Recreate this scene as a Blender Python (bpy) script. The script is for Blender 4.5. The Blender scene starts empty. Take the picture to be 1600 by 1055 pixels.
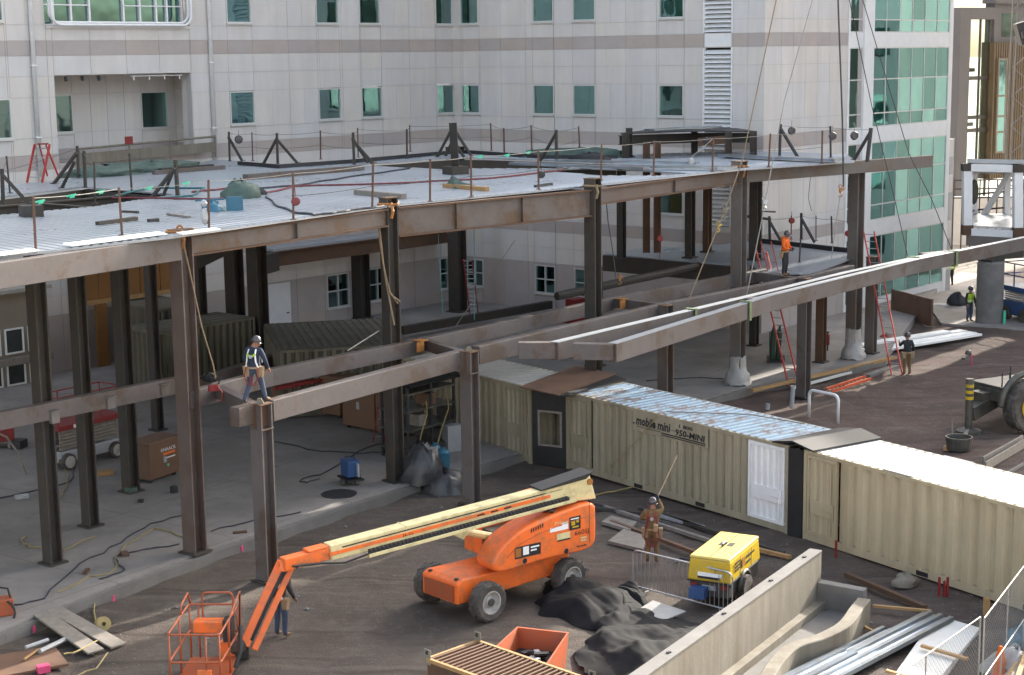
import bpy, bmesh, math, random
from mathutils import Vector, Matrix
from mathutils.geometry import tessellate_polygon
random.seed(7)
S = bpy.context.scene
COL = S.collection
V = Vector
rad = math.radians

# ------------------------------------------------------------------ camera
F_, CX, CY, CAMH = 2575.0, 800.0, 527.5, 13.6
PITCH, ROLL = rad(9.73), rad(.80)
fw = V((0, math.cos(PITCH), -math.sin(PITCH)))
r0 = V((1, 0, 0)); u0 = V((0, math.sin(PITCH), math.cos(PITCH)))
cr = r0 * math.cos(ROLL) - u0 * math.sin(ROLL)
cu = u0 * math.cos(ROLL) + r0 * math.sin(ROLL)
CAM = V((0, 0, CAMH))
cam = bpy.data.cameras.new('camera')
camo = bpy.data.objects.new('camera', cam); COL.objects.link(camo)
camo.matrix_world = Matrix(((cr.x, cu.x, -fw.x, 0), (cr.y, cu.y, -fw.y, 0), (cr.z, cu.z, -fw.z, CAMH), (0, 0, 0, 1)))
cam.sensor_width = 36; cam.lens = 36 * F_ / 1600; cam.clip_end = 6000; cam.clip_start = .5
S.camera = camo

# ------------------------------------------------------------------ sky, sun, exposure
SUN_AZ, SUN_EL = rad(40), rad(25)
w = bpy.data.worlds.new('World'); S.world = w; w.use_nodes = True
nt = w.node_tree
sky = nt.nodes.new('ShaderNodeTexSky'); sky.sky_type = 'NISHITA'; sky.sun_disc = False
sky.sun_elevation = SUN_EL; sky.sun_rotation = SUN_AZ
sky.dust_density = 5.0; sky.air_density = 1.3; sky.ozone_density = 1.0
bg = nt.nodes['Background']; bg.inputs[1].default_value = .15
hs = nt.nodes.new('ShaderNodeHueSaturation'); hs.inputs['Saturation'].default_value = .62   # thin winter haze whitens the sky
nt.links.new(sky.outputs[0], hs.inputs['Color']); nt.links.new(hs.outputs[0], bg.inputs[0])
sd = V((math.sin(SUN_AZ) * math.cos(SUN_EL), math.cos(SUN_AZ) * math.cos(SUN_EL), math.sin(SUN_EL)))
sl = bpy.data.lights.new('sun', 'SUN'); sl.energy = 3.2; sl.angle = rad(.5); sl.color = (1, .93, .82)
so = bpy.data.objects.new('sun', sl); COL.objects.link(so)
so.rotation_euler = (-sd).to_track_quat('-Z', 'Y').to_euler()
S.view_settings.view_transform = 'Standard'; S.view_settings.look = 'None'
S.view_settings.gamma = 1; S.view_settings.exposure = 1.95
S.cycles.use_denoising = True
S.cycles.max_bounces = 6; S.cycles.diffuse_bounces = 3; S.cycles.glossy_bounces = 3; S.cycles.transparent_max_bounces = 8
S.cycles.caustics_reflective = False; S.cycles.caustics_refractive = False

# ------------------------------------------------------------------ survey helpers: a sight line of the survey camera met with a level, a depth or a wall
def ray(x, y): return fw * F_ + cr * (x - CX) - cu * (y - CY)
def G(x, y, z=0.):
    d = ray(x, y); return CAM + d * ((z - CAMH) / d.z)
def D(x, y, Y):
    d = ray(x, y); return CAM + d * (Y / d.y)
def zat(y, P):
    lo, hi = -5., 80.
    for _ in range(50):
        m = (lo + hi) / 2; d = V((P[0], P[1], m)) - CAM
        if CY - F_ * d.dot(cu) / d.dot(fw) > y: lo = m
        else: hi = m
    return lo

# ------------------------------------------------------------------ materials
def _n(t, k, **kw):
    n = t.nodes.new(k)
    for a, b in kw.items(): setattr(n, a, b)
    return n
FULL = {'orange machine paint', 'cream machine paint', 'stone panel', 'stone panel cool', 'stone panel warm', 'taupe band', 'taupe band warm', 'panel joint', 'white paint', 'white roof coating', 'window frame', 'interior surfaces', 'pale blind', 'new galvanised sheet', 'fresh concrete', 'white lettering', 'reflective tape', 'beige siding'}   # these keep full value, all other base colours are scaled down to balance brightness
def mat(name, col, rough=.7, metal=0., var=.18, scale=2.5, bump=0., bscale=None, dirt=None, dscale=.8, damt=.5, dsharp=.12, streak=False, spec=.5, fine=None):
    k = 1. if name in FULL else .69
    col = tuple(c * k for c in col); dirt = dirt and tuple(c * k for c in dirt)
    m = bpy.data.materials.new(name); m.use_nodes = True
    t = m.node_tree; b = t.nodes['Principled BSDF']; L = t.links
    b.inputs['Roughness'].default_value = rough; b.inputs['Metallic'].default_value = metal
    b.inputs['Specular IOR Level'].default_value = spec
    geo = _n(t, 'ShaderNodeNewGeometry')
    pos = geo.outputs['Position']
    if streak:
        mp = _n(t, 'ShaderNodeMapping'); mp.inputs['Scale'].default_value = (1, 1, .12); L.new(pos, mp.inputs[0]); dpos = mp.outputs[0]
    else: dpos = pos
    nz = _n(t, 'ShaderNodeTexNoise'); nz.inputs['Scale'].default_value = scale; nz.inputs['Detail'].default_value = 6; nz.inputs['Roughness'].default_value = .65
    L.new(pos, nz.inputs['Vector'])
    mr = _n(t, 'ShaderNodeMapRange'); mr.inputs[1].default_value = .3; mr.inputs[2].default_value = .7; mr.inputs[3].default_value = 1 - var; mr.inputs[4].default_value = 1 + var
    L.new(nz.outputs['Fac'], mr.inputs[0])
    mul = _n(t, 'ShaderNodeVectorMath', operation='SCALE'); mul.inputs[0].default_value = col[:3]
    L.new(mr.outputs[0], mul.inputs['Scale'])
    out = mul.outputs[0]
    if dirt:
        n2 = _n(t, 'ShaderNodeTexNoise'); n2.inputs['Scale'].default_value = dscale; n2.inputs['Detail'].default_value = 8; n2.inputs['Roughness'].default_value = .7
        L.new(dpos, n2.inputs['Vector'])
        m2 = _n(t, 'ShaderNodeMapRange'); c = 1 - damt * .6 - .12
        m2.inputs[1].default_value = .62 - damt * .25 - dsharp; m2.inputs[2].default_value = .62 - damt * .25 + dsharp
        L.new(n2.outputs['Fac'], m2.inputs[0])
        mx = _n(t, 'ShaderNodeMix', data_type='RGBA'); L.new(m2.outputs[0], mx.inputs[0]); L.new(out, mx.inputs[6]); mx.inputs[7].default_value = (*dirt[:3], 1)
        out = mx.outputs[2]
    L.new(out, b.inputs['Base Color'])
    if bump:
        n3 = _n(t, 'ShaderNodeTexNoise'); n3.inputs['Scale'].default_value = bscale or scale * 6; n3.inputs['Detail'].default_value = 5
        L.new(pos, n3.inputs['Vector'])
        bp = _n(t, 'ShaderNodeBump'); bp.inputs['Strength'].default_value = bump; bp.inputs['Distance'].default_value = .04
        L.new(n3.outputs['Fac'], bp.inputs['Height']); L.new(bp.outputs[0], b.inputs['Normal'])
    return m

M = {}
M['primer'] = mat('primer steel', (.165, .142, .138), .55, 0, .16, 1.6, .04, dirt=(.125, .088, .07), dscale=.8, damt=.3, dsharp=.05)
M['primer_dk'] = mat('grey primer steel', (.19, .17, .16), .55, 0, .12, 1.2, .04, dirt=(.17, .12, .09), dscale=.9, damt=.25)
M['web'] = mat('mill scale steel', (.165, .138, .13), .5, .1, .2, 1.5, .05, dirt=(.145, .085, .05), dscale=.7, damt=.28, dsharp=.06)
M['rust'] = mat('rusty steel', (.17, .085, .045), .8, 0, .3, 4, .1, dirt=(.12, .07, .045), dscale=2, damt=.5)
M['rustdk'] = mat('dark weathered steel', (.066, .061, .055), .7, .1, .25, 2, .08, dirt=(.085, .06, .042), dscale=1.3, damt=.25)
M['brownsteel'] = mat('brown primer steel', (.155, .118, .108), .6, 0, .14, 1.5, .05, dirt=(.13, .08, .055), dscale=.8, damt=.25)
M['postrust'] = mat('rusty post steel', (.16, .085, .06), .8, 0, .3, 6)
M['blacksteel'] = mat('black steel', (.045, .045, .05), .55, .2, .2, 4)
M['deck'] = None
M['galv'] = mat('galvanised sheet', (.50, .59, .72), .28, .95, .1, 3, .03, dirt=(.4, .4, .4), dscale=1.5, damt=.3)  # blue of the reflected sky is tinted into the base colour
M['galvbright'] = mat('new galvanised sheet', (.80, .80, .8), .4, .15, .06, 3)  # near-white base carries the sun glare of the deck edge strips
M['conc'] = mat('concrete', (.27, .26, .245), .9, 0, .14, 1.3, .12, 20, dirt=(.17, .155, .145), dscale=.5, damt=.4, dsharp=.2)
M['concwall'] = mat('formed concrete', (.35, .32, .26), .9, 0, .14, 1.6, .1, 14, dirt=(.2, .165, .12), dscale=1.6, damt=.45, dsharp=.2, streak=True)
M['conclight'] = mat('fresh concrete', (.62, .60, .56), .9, 0, .08, 1.6, .08, 14)
M['pier'] = mat('pier concrete', (.27, .26, .255), .9, 0, .12, 2, .1, 16, dirt=(.17, .165, .16), dscale=1.4, damt=.4, dsharp=.2)
M['p0'] = mat('stone panel', (.625, .59, .565), .75, 0, .05, .7, dirt=(.52, .49, .47), dscale=.9, damt=.2, dsharp=.2, streak=True)
M['p1'] = mat('stone panel cool', (.605, .585, .58), .75, 0, .05, .7, dirt=(.52, .49, .48), dscale=.9, damt=.2, dsharp=.2, streak=True)
M['p2'] = mat('stone panel warm', (.635, .595, .555), .75, 0, .05, .7, dirt=(.53, .49, .46), dscale=.9, damt=.2, dsharp=.2, streak=True)
M['b0'] = mat('taupe band', (.40, .355, .34), .8, 0, .06, .8)
M['b1'] = mat('taupe band warm', (.42, .36, .33), .8, 0, .06, .8)
M['joint'] = mat('panel joint', (.46, .44, .43), .9, 0, .05, 1)
M['whitepaint'] = mat('white paint', (.72, .72, .73), .5, 0, .05, 2)
M['frame'] = mat('window frame', (.60, .60, .585), .4, .2, .04, 2)
M['tan'] = mat('container tan paint', (.50, .445, .32), .55, 0, .08, 1.5, .03, dirt=(.34, .29, .20), dscale=1.1, damt=.40, dsharp=.16, streak=True)
M['tan2'] = mat('container beige paint', (.60, .51, .345), .55, 0, .07, 1.5, .03, dirt=(.45, .37, .24), dscale=1.1, damt=.32, dsharp=.16, streak=True)
M['tanshade'] = mat('old container paint', (.185, .17, .125), .6, 0, .1, 1.5, .03, dirt=(.11, .10, .07), dscale=1.1, damt=.35, streak=True)  # tan paint darkened to stand for the shade under the deck
M['bluegalv'] = mat('pale roof paint', (.33, .46, .58), .42, .2, .1, 1.5, .03, dirt=(.2, .13, .1), dscale=1.7, damt=.26, dsharp=.06)  # blue of the skylit shade is put into the roof colour, under rust patches
M['whiteroof'] = mat('white roof coating', (.82, .81, .78), .55, 0, .05, 1.2, dirt=(.68, .66, .62), dscale=1.2, damt=.2)  # white of full sun is put into the roof sheet colour
M['greyroof'] = mat('grey roof sheet', (.50, .49, .46), .5, .2, .1, 1.5)
M['black'] = mat('black rubber sheet', (.025, .025, .027), .55, 0, .3, 2, .08)
M['tarp'] = mat('black plastic tarp', (.012, .012, .015), .85, 0, .3, 2, .1, 5, spec=.2, dirt=(.024, .023, .023), dscale=1.2, damt=.42, dsharp=.2)
M['orange'] = mat('orange machine paint', (.84, .165, .03), .45, 0, .06, 2, .02, dirt=(.5, .15, .06), dscale=2.2, damt=.22, dsharp=.09)
M['orangedk'] = mat('scuffed orange paint', (.62, .12, .03), .5, 0, .1, 2, .02, dirt=(.32, .12, .07), dscale=2, damt=.35, dsharp=.2)
M['cream'] = mat('cream machine paint', (.66, .57, .31), .45, 0, .05, 2, .02, dirt=(.42, .36, .20), dscale=2.2, damt=.16, dsharp=.09)
M['yellow'] = mat('yellow machine paint', (.78, .51, .02), .4, 0, .05, 2, .02, dirt=(.5, .38, .06), dscale=2, damt=.18)
M['yellowtop'] = mat('faded yellow paint', (.80, .60, .15), .5, 0, .05, 2)  # paler than the body yellow, for the hood top
M['red'] = mat('red paint', (.30, .025, .025), .5, 0, .12, 3)
M['redladder'] = mat('red fibreglass', (.56, .035, .03), .5, 0, .1, 3)
M['orangeladder'] = mat('orange fibreglass', (.72, .11, .03), .5, 0, .1, 3)
M['alu'] = mat('aluminium', (.62, .63, .64), .4, .6, .08, 5)
M['tyre'] = mat('dusty tyre rubber', (.075, .068, .062), .9, 0, .3, 5, .15, dirt=(.16, .135, .115), dscale=3, damt=.4)
M['rim'] = mat('white rim', (.62, .60, .56), .5, 0, .1, 5, dirt=(.35, .31, .27), dscale=5, damt=.35)
M['blue'] = mat('blue paint', (.035, .10, .27), .5, 0, .12, 3)
M['bluetarp'] = mat('blue plastic', (.05, .20, .30), .4, 0, .2, 3)
M['greentarp'] = mat('green tarp', (.085, .14, .115), .6, 0, .25, 3, .2, 8)
M['mint'] = mat('green glow ribbon', (.10, .75, .48), .5)
M['plywood'] = mat('plywood', (.24, .13, .08), .75, 0, .2, 3, .05, dirt=(.15, .085, .06), dscale=1.5, damt=.4)
M['lumber'] = mat('lumber', (.50, .30, .13), .75, 0, .18, 5)
M['greylumber'] = mat('weathered lumber', (.30, .265, .23), .85, 0, .2, 5, .1)
M['formply'] = mat('orange form plywood', (.33, .15, .04), .7, 0, .2, 2, dirt=(.25, .12, .035), dscale=1, damt=.35)
M['boxbrown'] = mat('brown job box paint', (.22, .12, .07), .6, 0, .1, 3, dirt=(.2, .11, .07), dscale=2, damt=.25)
M['skin'] = mat('skin', (.42, .22, .15), .6)
M['navy'] = mat('navy cotton', (.03, .045, .085), .9, 0, .2, 9, .15, 25)
M['jeans'] = mat('blue denim', (.075, .10, .16), .9, 0, .25, 8, .15, 25)
M['duck'] = mat('brown duck canvas', (.25, .16, .07), .9, 0, .2, 8, .15, 25)
M['darkcloth'] = mat('dark cloth', (.035, .036, .04), .9, 0, .2, 8, .15, 25)
M['orangecloth'] = mat('hi vis orange cloth', (.95, .17, .01), .8, 0, .12, 8, .1, 25)
M['limecloth'] = mat('hi vis lime cloth', (.52, .80, .05), .8, 0, .12, 8)
M['reflect'] = mat('reflective tape', (.80, .78, .76), .4)
M['hat'] = mat('dark helmet', (.12, .11, .12), .25, .3, .2, 8)
M['hatwhite'] = mat('pale blue helmet', (.35, .45, .55), .3)
M['boot'] = mat('tan boots', (.23, .13, .06), .8, 0, .2, 8)
M['leather'] = mat('tan leather', (.42, .29, .17), .75, 0, .15, 9)
M['webbing'] = mat('red webbing', (.28, .03, .035), .8)
M['rope'] = mat('hemp rope', (.33, .24, .15), .9)
M['cable'] = mat('steel cable', (.10, .10, .105), .5, .4)
M['cablelt'] = mat('pale cable', (.42, .40, .36), .6)
M['hose'] = mat('dark hose', (.05, .052, .07), .7)
M['hosered'] = mat('red hose', (.25, .05, .06), .7)
M['hosegrn'] = mat('teal hose', (.04, .18, .20), .7)
M['hoseyel'] = mat('yellow cord', (.42, .33, .14), .7)
M['sling'] = mat('green sling', (.22, .30, .14), .8)
M['brass'] = mat('orange shackle', (.48, .20, .05), .5)
M['plastic'] = mat('dusty plastic wrap', (.52, .50, .48), .4, 0, .15, 3, .3, 7)
M['clearwrap'] = mat('grey plastic sheet', (.06, .06, .065), .35, 0, .3, 3, .3, 7)
M['pink'] = mat('pink marking', (.85, .10, .25), .8)
M['white'] = mat('white lettering', (.82, .82, .82), .6, 0, .02)
M['ink'] = mat('black lettering', (.02, .02, .025), .6, 0, .02)
M['darkroom'] = mat('dark interior', (.05, .055, .055), .9)
M['roomlight'] = mat('interior surfaces', (.21, .265, .26), .9, 0, .18, .6)
M['blind'] = mat('pale blind', (.42, .55, .53), .8, 0, .08, 2)
M['oxy'] = mat('dark green cylinder', (.02, .06, .035), .45)
M['brownwall'] = mat('brown metal siding', (.13, .085, .04), .6, .1, .12, .5)
M['greywall'] = mat('grey siding', (.15, .14, .145), .7, 0, .06, .5)
M['trailer'] = mat('beige siding', (.22, .19, .15), .8, 0, .08, 1)
M['olive'] = mat('olive machine paint', (.06, .062, .055), .5, 0, .15, 3, dirt=(.13, .11, .09), dscale=2, damt=.35)
M['pale'] = mat('pale metal', (.55, .57, .6), .4, .3, .08, 3)

def glass_mat(name, tint, refl=.35, tr=(.30, .62, .56)):
    m = bpy.data.materials.new(name); m.use_nodes = True; t = m.node_tree; L = t.links
    t.nodes.remove(t.nodes['Principled BSDF']); out = t.nodes['Material Output']
    gl = _n(t, 'ShaderNodeBsdfGlossy'); gl.inputs['Color'].default_value = (*tint, 1); gl.inputs['Roughness'].default_value = .03
    trn = _n(t, 'ShaderNodeBsdfTransparent'); trn.inputs[0].default_value = (*tr, 1)
    fr = _n(t, 'ShaderNodeFresnel'); fr.inputs[0].default_value = 1.5
    ma = _n(t, 'ShaderNodeMath', operation='ADD'); ma.use_clamp = True; ma.inputs[1].default_value = refl; L.new(fr.outputs[0], ma.inputs[0])
    geo = _n(t, 'ShaderNodeNewGeometry'); nz = _n(t, 'ShaderNodeTexNoise'); nz.inputs['Scale'].default_value = .55; nz.inputs['Detail'].default_value = 2; L.new(geo.outputs['Position'], nz.inputs['Vector'])
    bp = _n(t, 'ShaderNodeBump'); bp.inputs['Strength'].default_value = .05; bp.inputs['Distance'].default_value = .25
    L.new(nz.outputs['Fac'], bp.inputs['Height']); L.new(bp.outputs[0], gl.inputs['Normal'])
    mx = _n(t, 'ShaderNodeMixShader'); L.new(ma.outputs[0], mx.inputs[0]); L.new(trn.outputs[0], mx.inputs[1]); L.new(gl.outputs[0], mx.inputs[2]); L.new(mx.outputs[0], out.inputs[0])
    return m
M['glass'] = glass_mat('teal tinted glass', (.54, .82, .82), .32, (.36, .60, .585))
M['glassclear'] = glass_mat('clear stair glass', (.6, .75, .7), .03, (.80, .92, .86))
M['glassg'] = glass_mat('green reflective glass', (.34, .63, .605), .50, (.22, .43, .415))

def ground_mat():
    m = bpy.data.materials.new('dirt ground'); m.use_nodes = True; t = m.node_tree; L = t.links; b = t.nodes['Principled BSDF']
    b.inputs['Roughness'].default_value = .95; b.inputs['Specular IOR Level'].default_value = .2
    geo = _n(t, 'ShaderNodeNewGeometry'); pos = geo.outputs['Position']
    def noise(s, d=6, r=.65, vec=None):
        n = _n(t, 'ShaderNodeTexNoise'); n.inputs['Scale'].default_value = s; n.inputs['Detail'].default_value = d; n.inputs['Roughness'].default_value = r
        L.new(vec or pos, n.inputs['Vector']); return n.outputs['Fac']
    def rng(x, a, b_, c, d_):
        n = _n(t, 'ShaderNodeMapRange'); L.new(x, n.inputs[0])
        for i, v in enumerate((a, b_, c, d_)): n.inputs[i + 1].default_value = v
        return n.outputs[0]
    def mix(f, a, b_):
        n = _n(t, 'ShaderNodeMix', data_type='RGBA'); L.new(f, n.inputs[0])
        for k, v in ((6, a), (7, b_)):
            if isinstance(v, tuple): n.inputs[k].default_value = (*v, 1)
            else: L.new(v, n.inputs[k])
        return n.outputs[2]
    sx = _n(t, 'ShaderNodeSeparateXYZ'); L.new(pos, sx.inputs[0])
    # red dirt on the far right of the yard, greyer packed soil in front
    d = _n(t, 'ShaderNodeMath', operation='MULTIPLY_ADD'); L.new(sx.outputs[1], d.inputs[0]); d.inputs[1].default_value = .35; L.new(sx.outputs[0], d.inputs[2])
    side = rng(d.outputs[0], 18, 30, 0, 1)
    base = mix(side, (.116, .096, .082), (.112, .076, .066))
    base = mix(rng(noise(.35), .42, .62, 0, .65), base, (.074, .060, .052))
    base = mix(rng(noise(.9, 8, .7), .50, .64, 0, .6), base, (.150, .124, .104))
    base = mix(rng(noise(3.2, 8, .8), .53, .64, 0, .55), base, (.165, .140, .118))
    base = mix(rng(noise(9, 6, .8), .60, .68, 0, .6), base, (.20, .176, .154))
    base = mix(rng(noise(14, 4, .8), .62, .72, 0, .45), base, (.038, .031, .027))
    for ang, off, lo, dark in ((-52, 0, .58, True), (-20, 7.7, .60, False), (-75, 3.1, .60, True)):
        mp = _n(t, 'ShaderNodeMapping'); mp.inputs['Rotation'].default_value = (0, 0, rad(ang)); mp.inputs['Scale'].default_value = (.05, 1.9, 1); mp.inputs['Location'].default_value = (off, off, 0); L.new(pos, mp.inputs[0])
        base = mix(rng(noise(1, 3, .5, mp.outputs[0]), lo, lo + .08, 0, .5), base, (.052, .042, .036) if dark else (.165, .138, .116))
    far = rng(sx.outputs[1], 95, 112, 0, 1)
    base = mix(far, base, (.50, .46, .40))
    L.new(base, b.inputs['Base Color'])
    bp = _n(t, 'ShaderNodeBump'); bp.inputs['Strength'].default_value = .9; bp.inputs['Distance'].default_value = .06
    ad = _n(t, 'ShaderNodeMath', operation='ADD'); L.new(noise(4, 8, .75), ad.inputs[0]); L.new(noise(18, 5, .7), ad.inputs[1])
    L.new(ad.outputs[0], bp.inputs['Height']); L.new(bp.outputs[0], b.inputs['Normal'])
    return m
M['dirt'] = ground_mat()

def slab_mat():
    """poured slab: trowel tone, drips and dust, sawn joints every few metres"""
    m = mat('slab concrete', (.40, .365, .34), .9, 0, .16, .8, .08, 16, dirt=(.285, .26, .24), dscale=.35, damt=.55, dsharp=.16)
    t = m.node_tree; L = t.links; b = t.nodes['Principled BSDF']; src = b.inputs['Base Color'].links[0].from_socket
    pos = _n(t, 'ShaderNodeNewGeometry').outputs['Position']
    n = _n(t, 'ShaderNodeTexNoise'); n.inputs['Scale'].default_value = 1.9; n.inputs['Detail'].default_value = 9; n.inputs['Roughness'].default_value = .75; L.new(pos, n.inputs['Vector'])
    r = _n(t, 'ShaderNodeMapRange'); L.new(n.outputs['Fac'], r.inputs[0]); r.inputs[1].default_value = .54; r.inputs[2].default_value = .66; r.inputs[4].default_value = .5
    mx = _n(t, 'ShaderNodeMix', data_type='RGBA'); L.new(r.outputs[0], mx.inputs[0]); L.new(src, mx.inputs[6]); mx.inputs[7].default_value = (.15, .135, .125, 1)
    mp = _n(t, 'ShaderNodeMapping'); mp.inputs['Rotation'].default_value = (0, 0, rad(-55)); L.new(pos, mp.inputs[0])
    br = _n(t, 'ShaderNodeTexBrick'); br.offset = 0; br.inputs['Scale'].default_value = 1; br.inputs['Brick Width'].default_value = 4.6; br.inputs['Row Height'].default_value = 4.6; br.inputs['Mortar Size'].default_value = .018; br.inputs['Mortar Smooth'].default_value = .3
    L.new(mp.outputs[0], br.inputs['Vector'])
    m2 = _n(t, 'ShaderNodeMix', data_type='RGBA'); k = _n(t, 'ShaderNodeMath', operation='MULTIPLY'); k.inputs[1].default_value = .6; L.new(br.outputs['Fac'], k.inputs[0]); L.new(k.outputs[0], m2.inputs[0]); L.new(mx.outputs[2], m2.inputs[6]); m2.inputs[7].default_value = (.09, .08, .075, 1)
    L.new(m2.outputs[2], b.inputs['Base Color'])
    return m
M['slab'] = slab_mat()

def deck_mat():
    m = bpy.data.materials.new('ribbed deck sheet'); m.use_nodes = True; t = m.node_tree; L = t.links; b = t.nodes['Principled BSDF']
    b.inputs['Metallic'].default_value = .45; b.inputs['Roughness'].default_value = .33
    geo = _n(t, 'ShaderNodeNewGeometry'); pos = geo.outputs['Position']
    nz = _n(t, 'ShaderNodeTexNoise'); nz.inputs['Scale'].default_value = .45; nz.inputs['Detail'].default_value = 3; L.new(pos, nz.inputs['Vector'])
    cr_ = _n(t, 'ShaderNodeValToRGB'); e = cr_.color_ramp.elements; e[0].position = .3; e[0].color = (.37, .40, .44, 1); e[1].position = .65; e[1].color = (.42, .455, .50, 1)
    L.new(nz.outputs['Fac'], cr_.inputs[0]); L.new(cr_.outputs[0], b.inputs['Base Color'])
    mr = _n(t, 'ShaderNodeMapRange'); L.new(nz.outputs['Fac'], mr.inputs[0]); mr.inputs[3].default_value = .2; mr.inputs[4].default_value = .4; L.new(mr.outputs[0], b.inputs['Roughness'])
    return m
M['deck'] = deck_mat()
# ------------------------------------------------------------------ mesh builder
class MB:
    def __init__(s): s.v = []; s.f = []; s.m = []; s.cur = 0
    def face(s, *idx): s.f.append(idx); s.m.append(s.cur)
    def add(s, vs, fs):
        o = len(s.v); s.v += [V(p) for p in vs]
        for f in fs: s.face(*[i + o for i in f])
        return s
    def hexa(s, p):  # 8 corners: bottom ccw 0-3, top 4-7
        return s.add(p, [(3, 2, 1, 0), (4, 5, 6, 7), (0, 1, 5, 4), (1, 2, 6, 5), (2, 3, 7, 6), (3, 0, 4, 7)])
    def box(s, o, a, b, c):  # corner and three edge vectors
        o, a, b, c = V(o), V(a), V(b), V(c)
        if a.cross(b).dot(c) < 0: a, b = b, a
        return s.hexa([o, o + a, o + a + b, o + b, o + c, o + a + c, o + a + b + c, o + b + c])
    def cbox(s, c, sx, sy, sz, rz=0):  # centre of the base, sizes
        x = V((math.cos(rz), math.sin(rz), 0)); y = V((-x.y, x.x, 0))
        return s.box(V(c) - x * sx / 2 - y * sy / 2, x * sx, y * sy, V((0, 0, sz)))
    def bar(s, p, q, wd, h, up=(0, 0, 1), top=True):
        p, q, up = V(p), V(q), V(up); d = (q - p).normalized(); sd_ = d.cross(up).normalized(); u = sd_.cross(d).normalized()
        o = p - sd_ * wd / 2 - (u * h if top else u * h / 2)
        return s.box(o, q - p, sd_ * wd, u * h)
    def poly(s, p, q, sec, up=(0, 0, 1)):  # extrude a 2D section (side, up) from p to q
        p, q, up = V(p), V(q), V(up); d = (q - p).normalized(); sd_ = d.cross(up).normalized(); u = sd_.cross(d).normalized()
        n = len(sec); o = len(s.v)
        for e in (p, q): s.v += [e + sd_ * a + u * b for a, b in sec]
        for i in range(n): j = (i + 1) % n; s.face(o + i, o + j, o + n + j, o + n + i)
        s.face(*[o + i for i in reversed(range(n))]); s.face(*[o + n + i for i in range(n)])
        return s
    def ibeam(s, p, q, wd, h, tf=.035, tw=.03, up=(0, 0, 1), centre=False):
        y0 = h / 2 if centre else 0
        a, b = wd / 2, tw / 2
        for sec in ([(-a, y0 - tf), (a, y0 - tf), (a, y0), (-a, y0)], [(-b, y0 - h + tf), (b, y0 - h + tf), (b, y0 - tf), (-b, y0 - tf)], [(-a, y0 - h), (a, y0 - h), (a, y0 - h + tf), (-a, y0 - h + tf)]):
            s.poly(p, q, sec, up)
        return s
    def tube(s, pts, r, n=6, closed=False, cap=True):
        pts = [V(p) for p in pts]; k = len(pts); o = len(s.v); ref = None
        for i, p in enumerate(pts):
            a = pts[(i - 1) % k] if (closed or i > 0) else p; b = pts[(i + 1) % k] if (closed or i < k - 1) else p
            t = (b - a); t = t.normalized() if t.length > 1e-9 else V((0, 0, 1))
            if ref is None: ref = t.orthogonal().normalized()
            ref = (ref - t * ref.dot(t)); ref = ref.normalized() if ref.length > 1e-6 else t.orthogonal().normalized()
            bi = t.cross(ref); rr = r[i] if isinstance(r, (list, tuple)) else r
            s.v += [p + (ref * math.cos(2 * math.pi * j / n) + bi * math.sin(2 * math.pi * j / n)) * rr for j in range(n)]
        for i in range(k if closed else k - 1):
            i2 = (i + 1) % k
            for j in range(n):
                j2 = (j + 1) % n; s.face(o + i * n + j, o + i * n + j2, o + i2 * n + j2, o + i2 * n + j)
        if cap and not closed:
            s.face(*[o + j for j in reversed(range(n))]); s.face(*[o + (k - 1) * n + j for j in range(n)])
        return s
    def lathe(s, c, ax, prof, n=24, cap=True):  # prof: (radius, along axis)
        c, ax = V(c), V(ax).normalized(); a = ax.orthogonal().normalized(); b = ax.cross(a); o = len(s.v); k = len(prof)
        for r, h in prof: s.v += [c + ax * h + (a * math.cos(2 * math.pi * j / n) + b * math.sin(2 * math.pi * j / n)) * r for j in range(n)]
        for i in range(k - 1):
            for j in range(n):
                j2 = (j + 1) % n; s.face(o + i * n + j, o + i * n + j2, o + (i + 1) * n + j2, o + (i + 1) * n + j)
        if cap and prof[0][0] > 1e-4: s.face(*[o + j for j in reversed(range(n))])
        if cap and prof[-1][0] > 1e-4: s.face(*[o + (k - 1) * n + j for j in range(n)])
        return s
    def ball(s, c, r, n=10, sx=1, sy=1, sz=1):
        o = len(s.v); c = V(c); k = n // 2 + 1
        for i in range(k):
            a = math.pi * i / (k - 1)
            for j in range(n):
                b = 2 * math.pi * j / n; s.v.append(c + V((math.sin(a) * math.cos(b) * r * sx, math.sin(a) * math.sin(b) * r * sy, math.cos(a) * r * sz)))
        for i in range(k - 1):
            for j in range(n):
                j2 = (j + 1) % n; s.face(o + i * n + j, o + (i + 1) * n + j, o + (i + 1) * n + j2, o + i * n + j2)
        return s
    def sheet(s, pts2, z0, z1, holes=()):  # flat polygon with holes, extruded from z0 to z1
        loops = [[V((p[0], p[1], z1)) for p in pts2]] + [[V((p[0], p[1], z1)) for p in h] for h in holes]
        tr = tessellate_polygon(loops); flat = [p for l in loops for p in l]; o = len(s.v); n = len(flat)
        s.v += flat + [V((p.x, p.y, z0)) for p in flat]
        for t in tr:
            a, b, c = t
            nz = (flat[b] - flat[a]).cross(flat[c] - flat[a]).z
            if nz < 0: a, b, c = c, b, a
            s.face(o + a, o + b, o + c); s.face(o + n + c, o + n + b, o + n + a)
        base = 0
        for l in loops:
            k = len(l)
            for i in range(k): j = (i + 1) % k; s.face(o + base + i, o + base + j, o + n + base + j, o + n + base + i)
            base += k
        return s
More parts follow.
